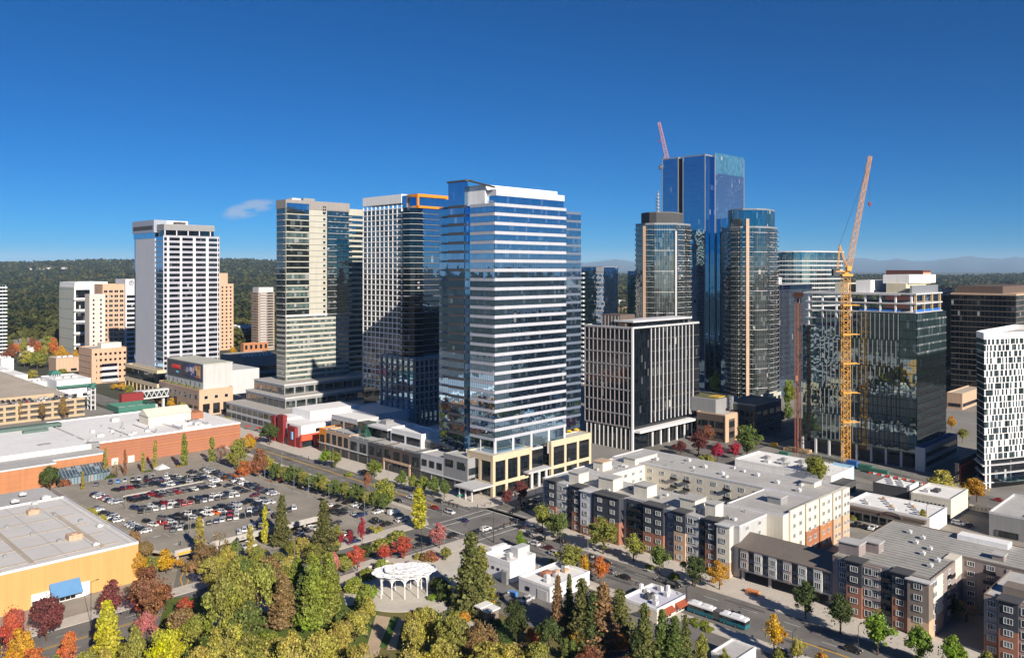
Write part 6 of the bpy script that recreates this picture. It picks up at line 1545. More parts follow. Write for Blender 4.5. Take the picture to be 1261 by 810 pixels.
fill('around the pavilion', [('fir',580,750,650,58,'pine'),('fir',592,746,668,40,'olive'),('shrub',469,702,686,16,'ygreen'),('shrub',524,690,678,14,'bronze'),('shrub',531,690,676,20,'brown'),('shrub',516,688,680,14,'yolive'),('oval',549,690,672,18,'olive'),('shrub',540,728,705,24,'dark'),('shrub',452,712,698,22,'ygreen'),('shrub',568,764,752,24,'yellow'),('shrub',590,752,742,22,'yellow'),('shrub',601,744,730,20,'yellow'),('shrub',436,728,706,24,'ygreen'),('shrub',444,745,728,16,'bright'),('shrub',480,700,692,14,'yolive')])
fill('along the cross street', [('oval',440,703,671,25,'ored'),('oval',412,712,678,16,'pink'),('oval',474,693,667,24,'ored'),('oval',497,688,657,27,'ored'),('oval',541,675,643,24,'pink'),('column',516,650,601,22,'lime'),('oval',420,674,653,10,'red'),('oval',431,672,650,10,'red'),('oval',446,670,636,11,'red'),('shrub',448,684,668,22,'dark'),('shrub',470,676,660,28,'olive'),('shrub',490,664,652,24,'olive'),('shrub',432,690,678,24,'ygreen'),('shrub',462,654,646,20,'yolive'),('round',424,706,684,30,'olive'),('round',386,700,668,34,'olive'),('round',370,690,660,32,'yolive'),('shrub',405,690,678,22,'ygreen')])
fill('at the front edge of the parking deck', [('fir',399,686,612,38,'pine'),('fir',347,672,606,28,'pine'),('column',246,696,635,16,'yolive'),('round',250,700,664,26,'bronze'),('column',326,670,622,10,'lime'),('column',308,694,648,13,'yolive'),('bare',270,700,655,22,'bronze'),('round',262,712,682,40,'yolive'),('shrub',236,704,688,24,'bronze'),('round',300,712,682,40,'olive'),('round',330,716,686,36,'bronze'),('round',340,704,676,30,'olive'),('round',356,712,684,34,'yolive')])
fill('on the lower lot by the deck', [('round',282,700,668,26,'yolive'),('round',318,706,672,28,'olive'),('round',362,690,662,26,'olive'),('round',410,682,660,26,'yolive'),('oval',290,690,662,16,'green'),('round',300,722,690,36,'green'),('round',345,722,692,34,'olive'),('round',415,664,646,18,'olive'),('shrub',380,676,664,22,'yolive'),('round',270,722,694,32,'bronze')])
fill('between the yellow store and the deck', [('round',111,648,622,24,'yolive'),('round',100,642,622,20,'yolive'),('round',126,655,632,22,'yolive'),('round',164,694,652,24,'bronze'),('round',178,700,660,24,'bronze'),('round',205,706,677,38,'yellow'),('round',185,712,684,28,'olive'),('oval',172,716,680,22,'yellow')])
fill('against the brick mall wall', [('column',130,588,553,7,'yolive'),('column',154,585,553,5,'brown'),('column',176,581,557,6,'yolive'),('column',191,579,542,7,'yolive'),('column',227,580,535,10,'ygreen'),('column',261,571,538,10,'ygreen'),('bare',272,572,545,12,'brown'),('bare',143,590,568,10,'bronze'),('round',62,606,569,28,'dark'),('round',21,596,579,24,'olive'),('shrub',80,600,588,16,'brown'),('shrub',137,590,583,14,'green'),('shrub',163,588,582,10,'green'),('shrub',185,585,578,22,'green'),('column',102,612,580,6,'yolive'),('shrub',222,580,570,14,'yellow'),('shrub',236,584,576,12,'yolive'),('shrub',115,603,592,30,'brown'),('shrub',150,596,588,34,'brown')])
fill('between the mall and the avenue', [('round',291,582,540,32,'olive'),('round',304,562,533,24,'yellow'),('round',318,590,553,28,'brown'),('round',300,594,566,26,'orange'),('oval',330,585,560,18,'yolive'),('shrub',270,588,578,30,'yolive'),('shrub',285,598,582,30,'orange'),('shrub',250,582,572,18,'ygreen'),('shrub',310,602,590,16,'lime'),('round',332,548,517,28,'dark'),('oval',308,552,530,16,'orange'),('shrub',326,598,588,18,'brown')])
HG = [(340+i*8.7, 588+i*2.6) for i in range(16)]
for i, (px, yb) in enumerate(HG): T('round', px, yb+3, yb-19-(i*5)%4, 21, ('green','olive','green')[i%3], 'in the row between car park and avenue')
fill('in the row between car park and avenue', [('round',474,626,590,36,'olive'),('round',452,606,578,14,'brown')])
fill('along the shop fronts', [('oval',401,573,551,18,'bright'),('oval',413,576,553,18,'ygreen'),('oval',461,589,566,24,'ygreen'),('oval',495,602,578,18,'green'),('oval',508,606,581,18,'ygreen'),('oval',521,609,583,19,'ygreen'),('oval',534,612,586,19,'green'),('oval',547,615,589,19,'green'),('oval',625,624,598,16,'maroon'),('oval',641,620,587,20,'maroon'),('shrub',470,600,594,12,'ygreen'),('shrub',430,586,580,12,'olive')])
fill('in front of the navy and brick apartments', [('oval',668,656,616,28,'olive'),('oval',687,664,627,32,'green'),('oval',743,682,637,44,'olive'),('oval',780,692,656,32,'olive'),('oval',812,707,665,30,'green'),('oval',856,722,680,36,'dark'),('oval',886,726,690,30,'yellow'),('shrub',830,712,704,14,'ygreen'),('shrub',800,700,693,12,'ygreen')])
fill('on the park side of the avenue', [('oval',704,710,666,40,'olive'),('oval',739,718,685,26,'orange'),('oval',720,714,682,20,'yellow'),('round',641,676,653,15,'bright'),('shrub',681,696,686,12,'bright'),('oval',864,826,778,20,'olive'),('oval',953,806,755,30,'yellow'),('oval',982,818,780,20,'yolive'),('oval',1012,834,798,24,'yellow'),('oval',893,836,798,16,'olive'),('shrub',960,812,795,16,'olive'),('shrub',860,768,762,26,'ygreen'),('shrub',872,776,770,16,'ygreen')])
fill('in front of the brick and grey apartments', [('oval',992,762,714,34,'dark'),('oval',1035,780,730,42,'dark'),('oval',1081,806,747,40,'bright'),('oval',1132,820,765,38,'bright'),('oval',1172,836,782,38,'bright'),('oval',1215,846,800,34,'olive'),('round',1172,760,735,30,'dark'),('bare',1190,765,738,24,'bronze')])
fill('behind the white shops', [('round',636,792,740,38,'dark'),('round',676,812,756,40,'dark'),('fir',687,784,704,26,'bronze'),('fir',701,780,703,22,'pine'),('fir',717,796,708,46,'pine'),('fir',743,800,714,52,'bronze'),('fir',763,794,722,44,'pine'),('fir',730,800,724,40,'dark'),('oval',716,800,771,32,'yellow'),('round',763,806,776,32,'orange'),('fir',794,832,738,42,'pine'),('fir',815,832,746,38,'green'),('cone',831,836,756,30,'green'),('fir',844,834,753,30,'pine'),('cone',785,832,770,30,'dark'),('shrub',645,822,790,40,'bronze'),('round',660,838,792,50,'olive'),('column',697,815,786,14,'green'),('column',706,817,788,14,'green'),('round',730,830,794,40,'brown'),('shrub',618,792,776,22,'dark'),('round',690,846,808,50,'olive'),('shrub',612,768,760,12,'green'),('round',765,850,806,44,'brown'),('shrub',655,790,770,16,'orange')])
fill('around the mid rise block', [('oval',884,567,545,22,'red'),('oval',905,565,541,17,'red'),('oval',920,562,519,34,'green'),('oval',860,560,530,27,'maroon'),('oval',838,560,542,24,'maroon'),('round',872,545,523,22,'brown'),('shrub',870,570,558,22,'olive'),('round',958,524,504,22,'dark'),('round',944,530,512,20,'dark'),('round',970,520,496,18,'green'),('round',970,505,464,20,'ygreen'),('oval',881,490,457,16,'bright')])
fill('by the construction street', [('round',1006,602,555,40,'olive'),('round',1163,616,580,52,'yolive'),('round',1203,618,588,38,'yellow'),('column',1137,655,627,12,'yolive'),('round',1185,545,525,18,'olive'),('round',1172,528,512,14,'yellow'),('shrub',1050,640,633,10,'olive')])
fill('near the salmon stone office', [('round',70,447,431,14,'yellow'),('round',82,447,431,14,'yellow'),('round',94,446,430,13,'yellow'),('round',30,452,430,22,'yolive'),('round',46,454,432,24,'olive'),('round',62,452,434,20,'green'),('round',12,448,424,22,'brown'),('round',56,436,412,26,'olive'),('round',40,470,455,16,'yolive'),('round',78,466,452,16,'olive'),('round',152,482,471,14,'yellow'),('round',140,480,472,12,'yellow'),('round',160,492,474,16,'olive'),('round',199,500,486,16,'yellow'),('round',212,504,490,14,'yellow'),('round',226,509,494,14,'yolive'),('round',24,520,493,10,'bronze'),('round',52,520,492,12,'bronze'),('round',78,516,488,14,'bronze'),('round',286,440,426,12,'yellow'),('round',280,524,513,14,'yolive')])
fill('below the wooded hill at the far left', [('round',18,440,420,14,'orange'),('round',28,438,416,14,'olive'),('round',38,436,414,15,'brown'),('round',47,440,420,13,'orange'),('round',55,444,422,15,'yolive'),('round',66,440,416,16,'orange'),('round',74,444,424,12,'yellow'),('round',36,448,434,12,'yellow'),('round',50,452,438,14,'orange'),('round',70,456,442,13,'olive'),('round',12,434,412,14,'pine'),('fir',44,432,398,12,'pine'),('fir',60,432,402,12,'pine'),('fir',30,430,400,12,'pine'),('round',80,436,414,12,'ygreen')])
# ------------------------------------------------------------------ far forest: one mass nobody could count
def forest(name, n, gen, mats):
    proto = []
    for kind in range(3):
        m = 70; s = sph(m)
        if kind == 0: z = RNG.random(m); rr = .30*(1-z)**.8+.02; t = RNG.random(m)*6.28; P = np.stack([rr*np.cos(t), rr*np.sin(t), z], 1); Nn = np.stack([np.cos(t), np.sin(t), np.full(m,.5)], 1); sz = .11
        else: P = s*np.array([.42,.42,.40])*(.75+.25*RNG.random((m,1)))+np.array([0,0,.55]); Nn = s+np.array([0,0,.4]); sz = .13
        proto.append((P, Nn, sz))
    Ps, Ns, Ss = [], [], []
    for _ in range(n):
        g = gen()
        if g is None: continue
        x, y, z, h = g; P, Nn, sz = proto[int(RNG.random()*3)]; idx = RNG.permutation(len(P))[:g_leaf(y)]; k = (len(P)/max(1, len(idx)))**.5
        w = h*RNG.uniform(.8,1.15)
        Ps.append(P[idx]*np.array([w,w,h])+np.array([x,y,z])); Ns.append(Nn[idx]); Ss.append(np.full(len(idx), sz*h*k))
    me = leaf_mesh(name, np.concatenate(Ps), np.concatenate(Ns), np.concatenate(Ss), mats, .5)
    o = link(name, me); o['kind'] = 'stuff'; return o
def g_leaf(y): return 60 if y < 2000 else 30 if y < 4000 else 14
def farmat():
    m, nt, p = base_mat('far_foliage', .9, .1); pos = gridpos(nt)
    g = nt.nodes.new('ShaderNodeNewGeometry')
    n1 = noise(nt, pos, .011, 5); n2 = noise(nt, pos, .003, 3)
    c = mixc(nt, ramp(nt, n1, .4, .62), (.011,.019,.011), (.070,.072,.022)); c = mixc(nt, mathn(nt, 'MULTIPLY', ramp(nt, n1, .62, .72), ramp(nt, n2, .45, .6)), c, (.17,.09,.02))
    h = nt.nodes.new('ShaderNodeHueSaturation'); nt.links.new(c, h.inputs['Color']); nt.links.new(mathn(nt, 'ADD', .55, g.outputs['Random Per Island']), h.inputs['Value'])
    nt.links.new(h.outputs[0], p.inputs['Base Color']); return m
M_far = farmat()
def gen_left():
    D = 1040+2600*RNG.random()**1.5; px = -200+880*RNG.random()
    return ((px-CX)/F*D, D, max(0, ridge_h((px-CX)/F*D, D)) if D > 2350 else 0, 13+15*RNG.random())
forest('left_forest', 9000, gen_left, M_far)
def gen_hill():
    px = -250+1760*RNG.random(); D = 2400+5400*RNG.random(); X = (px-CX)/F*D
    return (X, D, ridge_h(X, D)-2, 16+14*RNG.random())
forest('hill_forest', 19000, gen_hill, M_far)
def gen_mid():
    D = 800+1600*RNG.random(); px = 660+780*RNG.random(); return ((px-CX)/F*D, D, 0, 9+10*RNG.random())
forest('city_trees', 2200, gen_mid, M_far)
# pale houses scattered in the far woods
hs = random.Random(3)
HSP = [(42,392,9),(24,388,5),(48,346,5),(60,342,6),(55,345,5),(66,341,6),(78,343,5),(84,341,5),(37,350,4),(100,345,4),(20,352,4)]
for i, (px, py, w) in enumerate(HSP):
    D = 1600 if py > 380 else 5200; x, y = GD(px, D); zz = Z(py, D); wd = w*D/F; gz = max(0, ridge_h(x, y))
    r = thing('far_house', 'pale house roof showing between the trees of the far wooded hillside', 'house', (x, y, gz), hs.random(), 'pale houses in the far woods')
    hh = max(zz-gz, 6)
    MB().box(-wd/2, wd/2, -wd/3, wd/3, 0, hh).build('wall', M_offwhite, r)
    m = MB(); m.v = [(-wd/2-1,-wd/3-1,hh),(wd/2+1,-wd/3-1,hh),(wd/2+1,wd/3+1,hh),(-wd/2-1,wd/3+1,hh),(-wd/2,0,hh+wd*.2),(wd/2,0,hh+wd*.2)]; m.f = [(0,1,5,4),(2,3,4,5),(0,4,3),(1,2,5),(3,2,1,0)]; m.m = [0]*5; m.build('roof', M_groof, r)
rs = random.Random(9)
for i in range(7):
    px = (24,36,48,14,56,30,62)[i]; D = 960+i*12; x, y = GD(px, D)
    r = thing('town_house', f'small grey gabled town house in front of the woods, {ORD[i]} of the row from the teal tower' if i < 0 else '', 'house', (x, y, 0), GRID+rs.uniform(-.1,.1), 'grey gabled houses below the woods')
    r['label'] = ('grey gabled house at the foot of the woods, '+('nearest the teal tower','beside the orange maple','before the white blank sided building','fourth along the row','fifth along the row','sixth along the row','last along the row')[sorted((24,36,48,14,56,30,62)).index(px)])
    MB().box(-6, 6, -5, 5, 0, 9).build('wall', M_tan, r); m = MB(); m.v = [(-6.6,-5.6,9),(6.6,-5.6,9),(6.6,5.6,9),(-6.6,5.6,9),(-6.6,0,14),(6.6,0,14)]; m.f = [(0,1,5,4),(2,3,4,5),(0,4,3),(1,2,5),(3,2,1,0)]; m.m = [0]*5; m.build('roof', M_droof, r)
# mid-distance low roofs seen in the gaps
for i, (px, py, xl, xr, yt, mat, lab) in enumerate(((757,395,752,771,388,M_cream,'pale long roof in the gap right of the banded tower'),(765,384,760,776,379,M_tan,'tan roof among trees in the gap right of the banded tower'),(762,374,757,770,370,M_offwhite,'small far white roof in the gap right of the banded tower'),(1075,356,1062,1090,352,M_white,'far white roofs behind the construction tower'),(1200,357,1190,1222,353,M_tan,'far tan roof at the edge of the right hand woods'))):
    b = Bld('far_building', lab, (px, py), xl, xr, yt); body(b, mat); roof(b, M_wroof if mat is not M_tan else M_tanroof, mat, par=.5); win(b.root, (0,0), 0, 2, 1, max(2, b.W-4), max(1, b.h*.4), G_dark, M_fg, 4, .2)
# ------------------------------------------------------------------ vehicles
M_car = objcol('car_paint', .3, .5, .7); M_tyre = plain('tyre_rubber', (.018,.018,.018), .85); M_cglass = glass('car_glass', (.012,.015,.018), 1.7, .05, (1,1), .3, .0, 0)
M_rim = plain('wheel_rim', (.35,.35,.36), .35, .6); M_lamp = plain('tail_lamp', (.35,.02,.02), .3); M_head = plain('head_lamp', (.75,.75,.72), .2)
def loft(b, prof, hw, inset, mi=0):
    """side profile (x, z) extruded across the car with the upper points drawn in"""
    n = len(prof); o = len(b.v); zmin = min(z for _, z in prof); zmax = max(z for _, z in prof)
    for sgn in (-1, 1):
        for x, z in prof:
            t = (z-zmin)/(zmax-zmin); b.v.append((x, sgn*(hw-inset*t*t), z))
    b.f.append(tuple(o+i for i in range(n))); b.f.append(tuple(o+n+i for i in reversed(range(n)))); b.m += [mi, mi]
    for i in range(n):
        j = (i+1) % n; b.f.append((o+j, o+i, o+n+i, o+n+j)); b.m.append(mi)
SHP = {'sedan': (4.65, .90, [(-2.3,.3),(2.25,.28),(2.33,.55),(2.2,.74),(1.0,.92),(-1.55,.98),(-2.25,.92),(-2.34,.6)], (-1.75,1.15,-.95,.35,.95,1.43)),
       'suv': (4.75, .94, [(-2.35,.36),(2.3,.34),(2.38,.7),(2.25,.95),(1.15,1.06),(-2.3,1.08),(-2.4,.7)], (-2.25,1.3,-1.95,.55,1.06,1.70)),
       'hatchback': (4.1, .87, [(-2.0,.3),(1.98,.28),(2.06,.55),(1.92,.78),(.9,.93),(-1.95,.98),(-2.08,.6)], (-1.95,1.1,-1.5,.3,.95,1.48)),
       'pickup': (5.6, .98, [(-2.8,.5),(2.7,.42),(2.8,.8),(2.65,1.05),(1.3,1.12),(-2.75,1.1),(-2.82,.7)], (-.9,1.35,-.7,.6,1.1,1.78)),
       'van': (5.4, 1.0, [(-2.7,.4),(2.6,.35),(2.72,.8),(2.5,1.15),(1.9,1.3),(1.3,2.15),(-2.6,2.2),(-2.72,.8)], (.95,1.98,.9,1.5,1.3,2.0))}
PROTO = {}
def make_car(kind):
    L, hw, prof, gh = SHP[kind]; xr, xf, tr, tf, zb, zt = gh; parts = []
    b = MB(); loft(b, prof, hw, .10); b.box(tr, tf, -hw+.28, hw-.28, zt-.05, zt+.02)
    for sy in (-1, 1):
        for (xa, xb) in ((xr, tr), (xf, tf), ((xr+xf)/2-.1, (tr+tf)/2)): b.beam((xa, sy*(hw-.10), zb-.03), (xb, sy*(hw-.27), zt-.02), .10, .06)
    if kind == 'pickup': b.box(-2.7, -1.0, -.94, -.84, 1.1, 1.35).box(-2.7, -1.0, .84, .94, 1.1, 1.35).box(-2.78, -2.68, -.94, .94, 1.1, 1.35)
    parts.append(('body', b.mesh('car_body', [M_car])))
    g = MB(); g.v = [(xr,-hw+.09,zb-.04),(xf,-hw+.09,zb-.04),(xf,hw-.09,zb-.04),(xr,hw-.09,zb-.04),(tr,-hw+.26,zt-.04),(tf,-hw+.26,zt-.04),(tf,hw-.26,zt-.04),(tr,hw-.26,zt-.04)]
    g.f = [(0,1,5,4),(1,2,6,5),(2,3,7,6),(3,0,4,7),(4,5,6,7)]; g.m = [0]*5; parts.append(('windows', g.mesh('car_windows', [M_cglass])))
    w = MB(); w.lathe([(.34,-.11),(.34,.11)], 14); ws = MB()
    w = MB(); R_ = .34 if kind in ('sedan','hatchback') else .39
    w.tube((0,-.11,0), (0,.11,0), R_, 16, 0); w.tube((0,-.125,0), (0,.125,0), R_*.6, 12, 1)
    wm_ = w.mesh('car_wheel', [M_tyre, M_rim]); ax = L*.29
    for x in (-ax, ax):
        for y in (-hw+.06, hw-.06): parts.append(('wheel', wm_, (x, y, R_)))
    for x, m, nm in ((prof[-1][0]+.03, M_lamp, 'tail_light'), (prof[2][0]-.04, M_head, 'headlight')):
        for y in (-hw+.22, hw-.22): parts.append((nm, MB().box(-.07, .07, -.16, .16, -.08, .08).mesh(nm, m), (x, y, .72 if kind in ('sedan','hatchback') else .9)))
    PROTO[kind] = parts
for k in SHP: make_car(k)
CC = {'black': (.012,.012,.014), 'white': (.66,.66,.65), 'grey': (.13,.13,.135), 'silver': (.42,.43,.44), 'dark blue': (.015,.03,.09), 'red': (.32,.012,.015), 'maroon': (.09,.01,.015), 'bright blue': (.03,.20,.55), 'orange': (.75,.16,.01), 'beige': (.35,.30,.22)}
CARS = []
def car(kind, col, x, y, z, rz, where, key, group, full=True, state='parked'):
    r = thing('parked_car' if state == 'parked' else 'car', '', 'car' if kind not in ('pickup','van') else kind, (x, y, z), rz, group)
    c = CC[col]; n = 0
    for p in PROTO[kind]:
        if not full and p[0] in ('tail_light','headlight'): continue
        o = link(p[0], p[1], r, p[2] if len(p) > 2 else (0,0,0)); o.color = (*c, 1)
    CARS.append((r, f'{col} {kind}', where, key, state)); return r
crs = random.Random(21)
POOLK = ['sedan']*4+['suv']*5+['hatchback']*3+['pickup']
POOLC = ['black']*14+['white']*8+['grey']*4+['silver']*3+['dark blue']*2+['red','maroon']
def row(where, u0, v0, u1, v1, n, along, z, occ=.93, fixed=None, full=False, group=None, jit=.18):
    for i in range(n):
        if crs.random() > occ: continue
        t = (i+.5)/n; u = u0+(u1-u0)*t; v = v0+(v1-v0)*t
        kind = crs.choice(POOLK); col = crs.choice(POOLC)
        if fixed and i in fixed: kind, col = fixed[i]
        x, y = XY(u+crs.gauss(0, jit*.5), v+crs.gauss(0, jit*.5)); rz = {'u': GRID, 'v': GRID+math.pi/2, 'f': math.radians(111), 'h': math.radians(158)}[along]+(math.pi if crs.random() < .45 else 0)+crs.gauss(0,.02)
        car(kind, col, x, y, z, rz, where, i, group or 'cars parked in rows on the deck', full)
D_ = DZ+.03
row('front edge row of the deck', 140, 281.6, 172.5, 296, 12, 'f', D_, .85)
row('first aisle row of the deck', 124, 302, 163, 298.5, 15, 'f', D_, .95)
row('second deck row, near side', 121, 313, 170, 309.5, 17, 'h', D_, .97, {8: ('sedan','orange')})
row('second deck row, far side', 121, 319, 170, 315.3, 17, 'h', D_, .95)
row('first aisle row of the deck, rear side', 124, 307, 163, 303.5, 15, 'f', D_, .7)
row('middle deck row, rear side', 124.5, 339.5, 165.5, 334.5, 15, 'h', D_, .9)
row('fourth deck row, rear side', 128, 356, 150, 355.5, 8, 'h', D_, .7)
row('fifth deck row, rear side', 146, 370, 168, 369.5, 8, 'h', D_, .8)
row('back deck row, inner side', 140, 381, 160, 378, 8, 'h', D_, .8)
row('middle row of the deck', 124.5, 334, 165.5, 329, 15, 'f', D_, .97, {6: ('suv','red')})
row('fourth row of the deck', 128, 352, 166, 350.5, 15, 'h', D_, .93)
row('fifth row of the deck', 146, 366, 168, 366, 8, 'h', D_, .85)
row('sixth deck row by the ramp', 129, 374, 165, 371.5, 13, 'h', D_, .92)
row('back deck row by the mall hedge', 126, 390, 158, 384, 11, 'f', D_, .85, {3: ('hatchback','bright blue')})
row('side deck row by the yellow store', 121.3, 373, 123.4, 352, 8, 'u', D_, 1)
row('side deck row near the entrance lane', 116.5, 322, 117.5, 306, 6, 'u', D_, .95)
row('long avenue side row of the deck', 174, 384, 175.8, 318, 25, 'u', D_, .96)
row('lower lot bays beside the deck corner', 186.5, 306, 187, 283, 8, 'u', .04, .9, group='cars in the lot beside the avenue')
row('lot row under the clipped trees', 197.0, 366, 198.5, 275, 32, 'u', .04, .75, group='cars in the lot beside the avenue')
row('middle row of the avenue lot', 190.5, 308, 191, 264, 15, 'u', .04, .7, group='cars in the lot beside the avenue')
row('deck row beside the avenue side', 167.5, 384, 169, 322, 22, 'u', D_, .55)
row('left edge row of the deck', 114.6, 352, 115, 326, 9, 'u', D_, .8)
row('lot row at the ramp head', 186, 372, 186.4, 315, 19, 'u', .04, .8, group='cars in the lot beside the avenue')
row('lower level row below the deck front', 130, 276, 181, 276, 18, 'v', .04, .75, group='cars on the lower level')
row('lower lot row by the cross street trees', 140, 262.5, 180, 262.5, 14, 'v', .04, .5, group='cars on the lower level')
for i, (px, py, k, c, al) in enumerate(((494,642,'suv','white','u'),(485,633,'van','white','u'),(466,628,'sedan','black','u'),(477,647,'suv','black','u'),(458,656,'sedan','black','u'),(437,668,'sedan','dark blue','u'),(429,619,'sedan','black','u'))):
    u, v = GUV(px, py); x, y = XY(u, v); car(k, c, x, y, .04, GRID, 'lot corner nearest the crossing', i, 'cars in the lot beside the avenue')
row('east lot front bays', 320.5, 200, 320.5, 120, 26, 'u', .03, .7, group='cars in the east lot')
row('east lot second bays', 337.5, 195, 337.5, 150, 14, 'u', .03, .85, group='cars in the east lot')
row('tan garage roof deck', 10, 0, 1, 1, 0, 'u', 0)
for i in range(26):
    x, y = GARAGE.W*(.42+.021*i), (8 if i % 2 else 20); X = GARAGE.X+S2*(x-y); Y = GARAGE.Y+S2*(x+y)
    if crs.random() < .8: car(crs.choice(POOLK), crs.choice(POOLC), X, Y, 11.22, GRID+math.pi/2, 'roof of the tan garage', i, 'cars on the tan garage roof', False)
ST = [ # photo column, row of the wheels, kind, colour, direction
 (662,654,'sedan','red','v'),(650,660,'sedan','black','v'),(658,671,'suv','white','v'),(665,665,'sedan','black','v'),(675,676,'sedan','maroon','v'),(684,684,'suv','silver','v'),(690,668,'suv','black','v'),(655,652,'suv','grey','v'),
 (768,712,'sedan','black','v'),(750,705,'sedan','grey','v'),(726,688,'suv','black','v'),(745,694,'sedan','black','v'),(815,716,'sedan','grey','v'),(830,722,'suv','black','v'),(598,653,'suv','white','u'),(585,657,'sedan','black','u'),(571,642,'sedan','dark blue','v'),(554,632,'suv','white','v'),(534,626,'sedan','red','v'),(541,618,'sedan','black','v'),(506,614,'suv','white','v'),(490,618,'sedan','black','v'),
 (558,661,'suv','black','u'),(515,673,'sedan','black','u'),(457,673,'sedan','dark blue','u'),(345,703,'suv','silver','u'),(237,713,'suv','dark blue','v'),(450,583,'suv','black','v'),(640,628,'suv','black','u'),(647,622,'sedan','black','u'),(655,625,'suv','dark blue','u'),(661,617,'suv','white','u'),(655,619,'suv','grey','u'),(633,631,'sedan','black','u'),(1129,597,'suv','white','v'),(1231,617,'sedan','red','v'),
 (622,734,'suv','grey','u'),(648,741,'pickup','silver','u'),(968,806,'sedan','grey','v'),(1050,802,'sedan','black','v'),(905,757,'sedan','grey','v'),(1180,646,'suv','white','v'),(1193,648,'sedan','black','u'),(1185,668,'sedan','red','u'),(640,650,'sedan','black','v')]
STW = ['in the queue beyond the crossing','at the kerb beside the apartments','among the lanes of the avenue']
for i, (px, py, k, c, al) in enumerate(ST):
    x, y = G(px, py); u, v = UV(x, y)
    if px > 1100: where = 'on the street by the construction site'
    elif u > 238 and v > 225: where = 'on the shaded cross street beside the yellow stone pavilion'
    elif 203 < u < 234 and 222 < v < 252: where = 'crossing the big junction'
    elif u >= 203 and v < 222: where = 'on the avenue in front of the apartments'
    elif u >= 203: where = 'on the avenue in front of the shops'
    elif px in (622, 648): where = 'in the yard behind the white shops'
    else: where = 'on the cross street by the park'
    car(k, c, x, y, .04, (GRID if al == 'u' else GRID+math.pi/2)+(math.pi if i % 2 else 0), where, px, 'cars on the streets', True, 'driving')
# articulated bus
u, v = GUV(886, 764); x, y = XY(206.9, (GUV(845,750)[1]+GUV(922,779)[1])/2)
r = thing('articulated_bus', 'long articulated city bus, white roof over a teal lower body, on the avenue', 'bus', (x, y, .03), GRID+math.pi/2)
M_bw = plain('bus_white', (.78,.78,.78), .35); M_bt = M_teal
for nm, xa, xb in (('rear_section', -9.2, -1.2), ('front_section', 1.0, 9.4)):
    MB().box(xa, xb, -1.28, 1.28, .35, 1.35, 0).box(xa+.03, xb-.03, -1.24, 1.24, 1.35, 2.35, 1).box(xa, xb, -1.28, 1.28, 2.35, 2.75, 2).box(xa+.2, xb-.2, -1.1, 1.1, 2.75, 2.95, 2).build(nm, [M_bt, M_fd, M_bw], r)
    n = int((xb-xa)/1.4)
    for s in (-1, 1):
        for k in range(n): MB().box(xa+.3+k*1.4, xa+1.5+k*1.4, s*1.25-.03, s*1.25+.03, 1.42, 2.28).build('window', G_dark, r)
MB().box(9.38, 9.46, -1.1, 1.1, 1.2, 2.5).build('windscreen', G_dark, r)
bl = MB()
for k in range(7): bl.box(-1.2+k*.32, -1.0+k*.32, -1.2, 1.2, .5, 2.8)
bl.build('bellows', plain('bellows_grey', (.10,.10,.10), .8), r)
for xa, w_, h_ in ((-7.5,3.0,.35),(-3.6,1.6,.3),(2.2,2.4,.3),(5.8,2.6,.35)): MB().box(xa, xa+w_, -.8, .8, 2.95, 2.95+h_).build('roof_unit', M_bw, r)
w = MB(); w.tube((0,-.16,0),(0,.16,0), .48, 16, 0); w.tube((0,-.18,0),(0,.18,0), .28, 12, 1); wm_ = w.mesh('bus_wheel', [M_tyre, M_rim])
for x_ in (-6.2, -2.6, 3.0, 7.0):
    for y_ in (-1.15, 1.15): link('wheel', wm_, r, (x_, y_, .48))
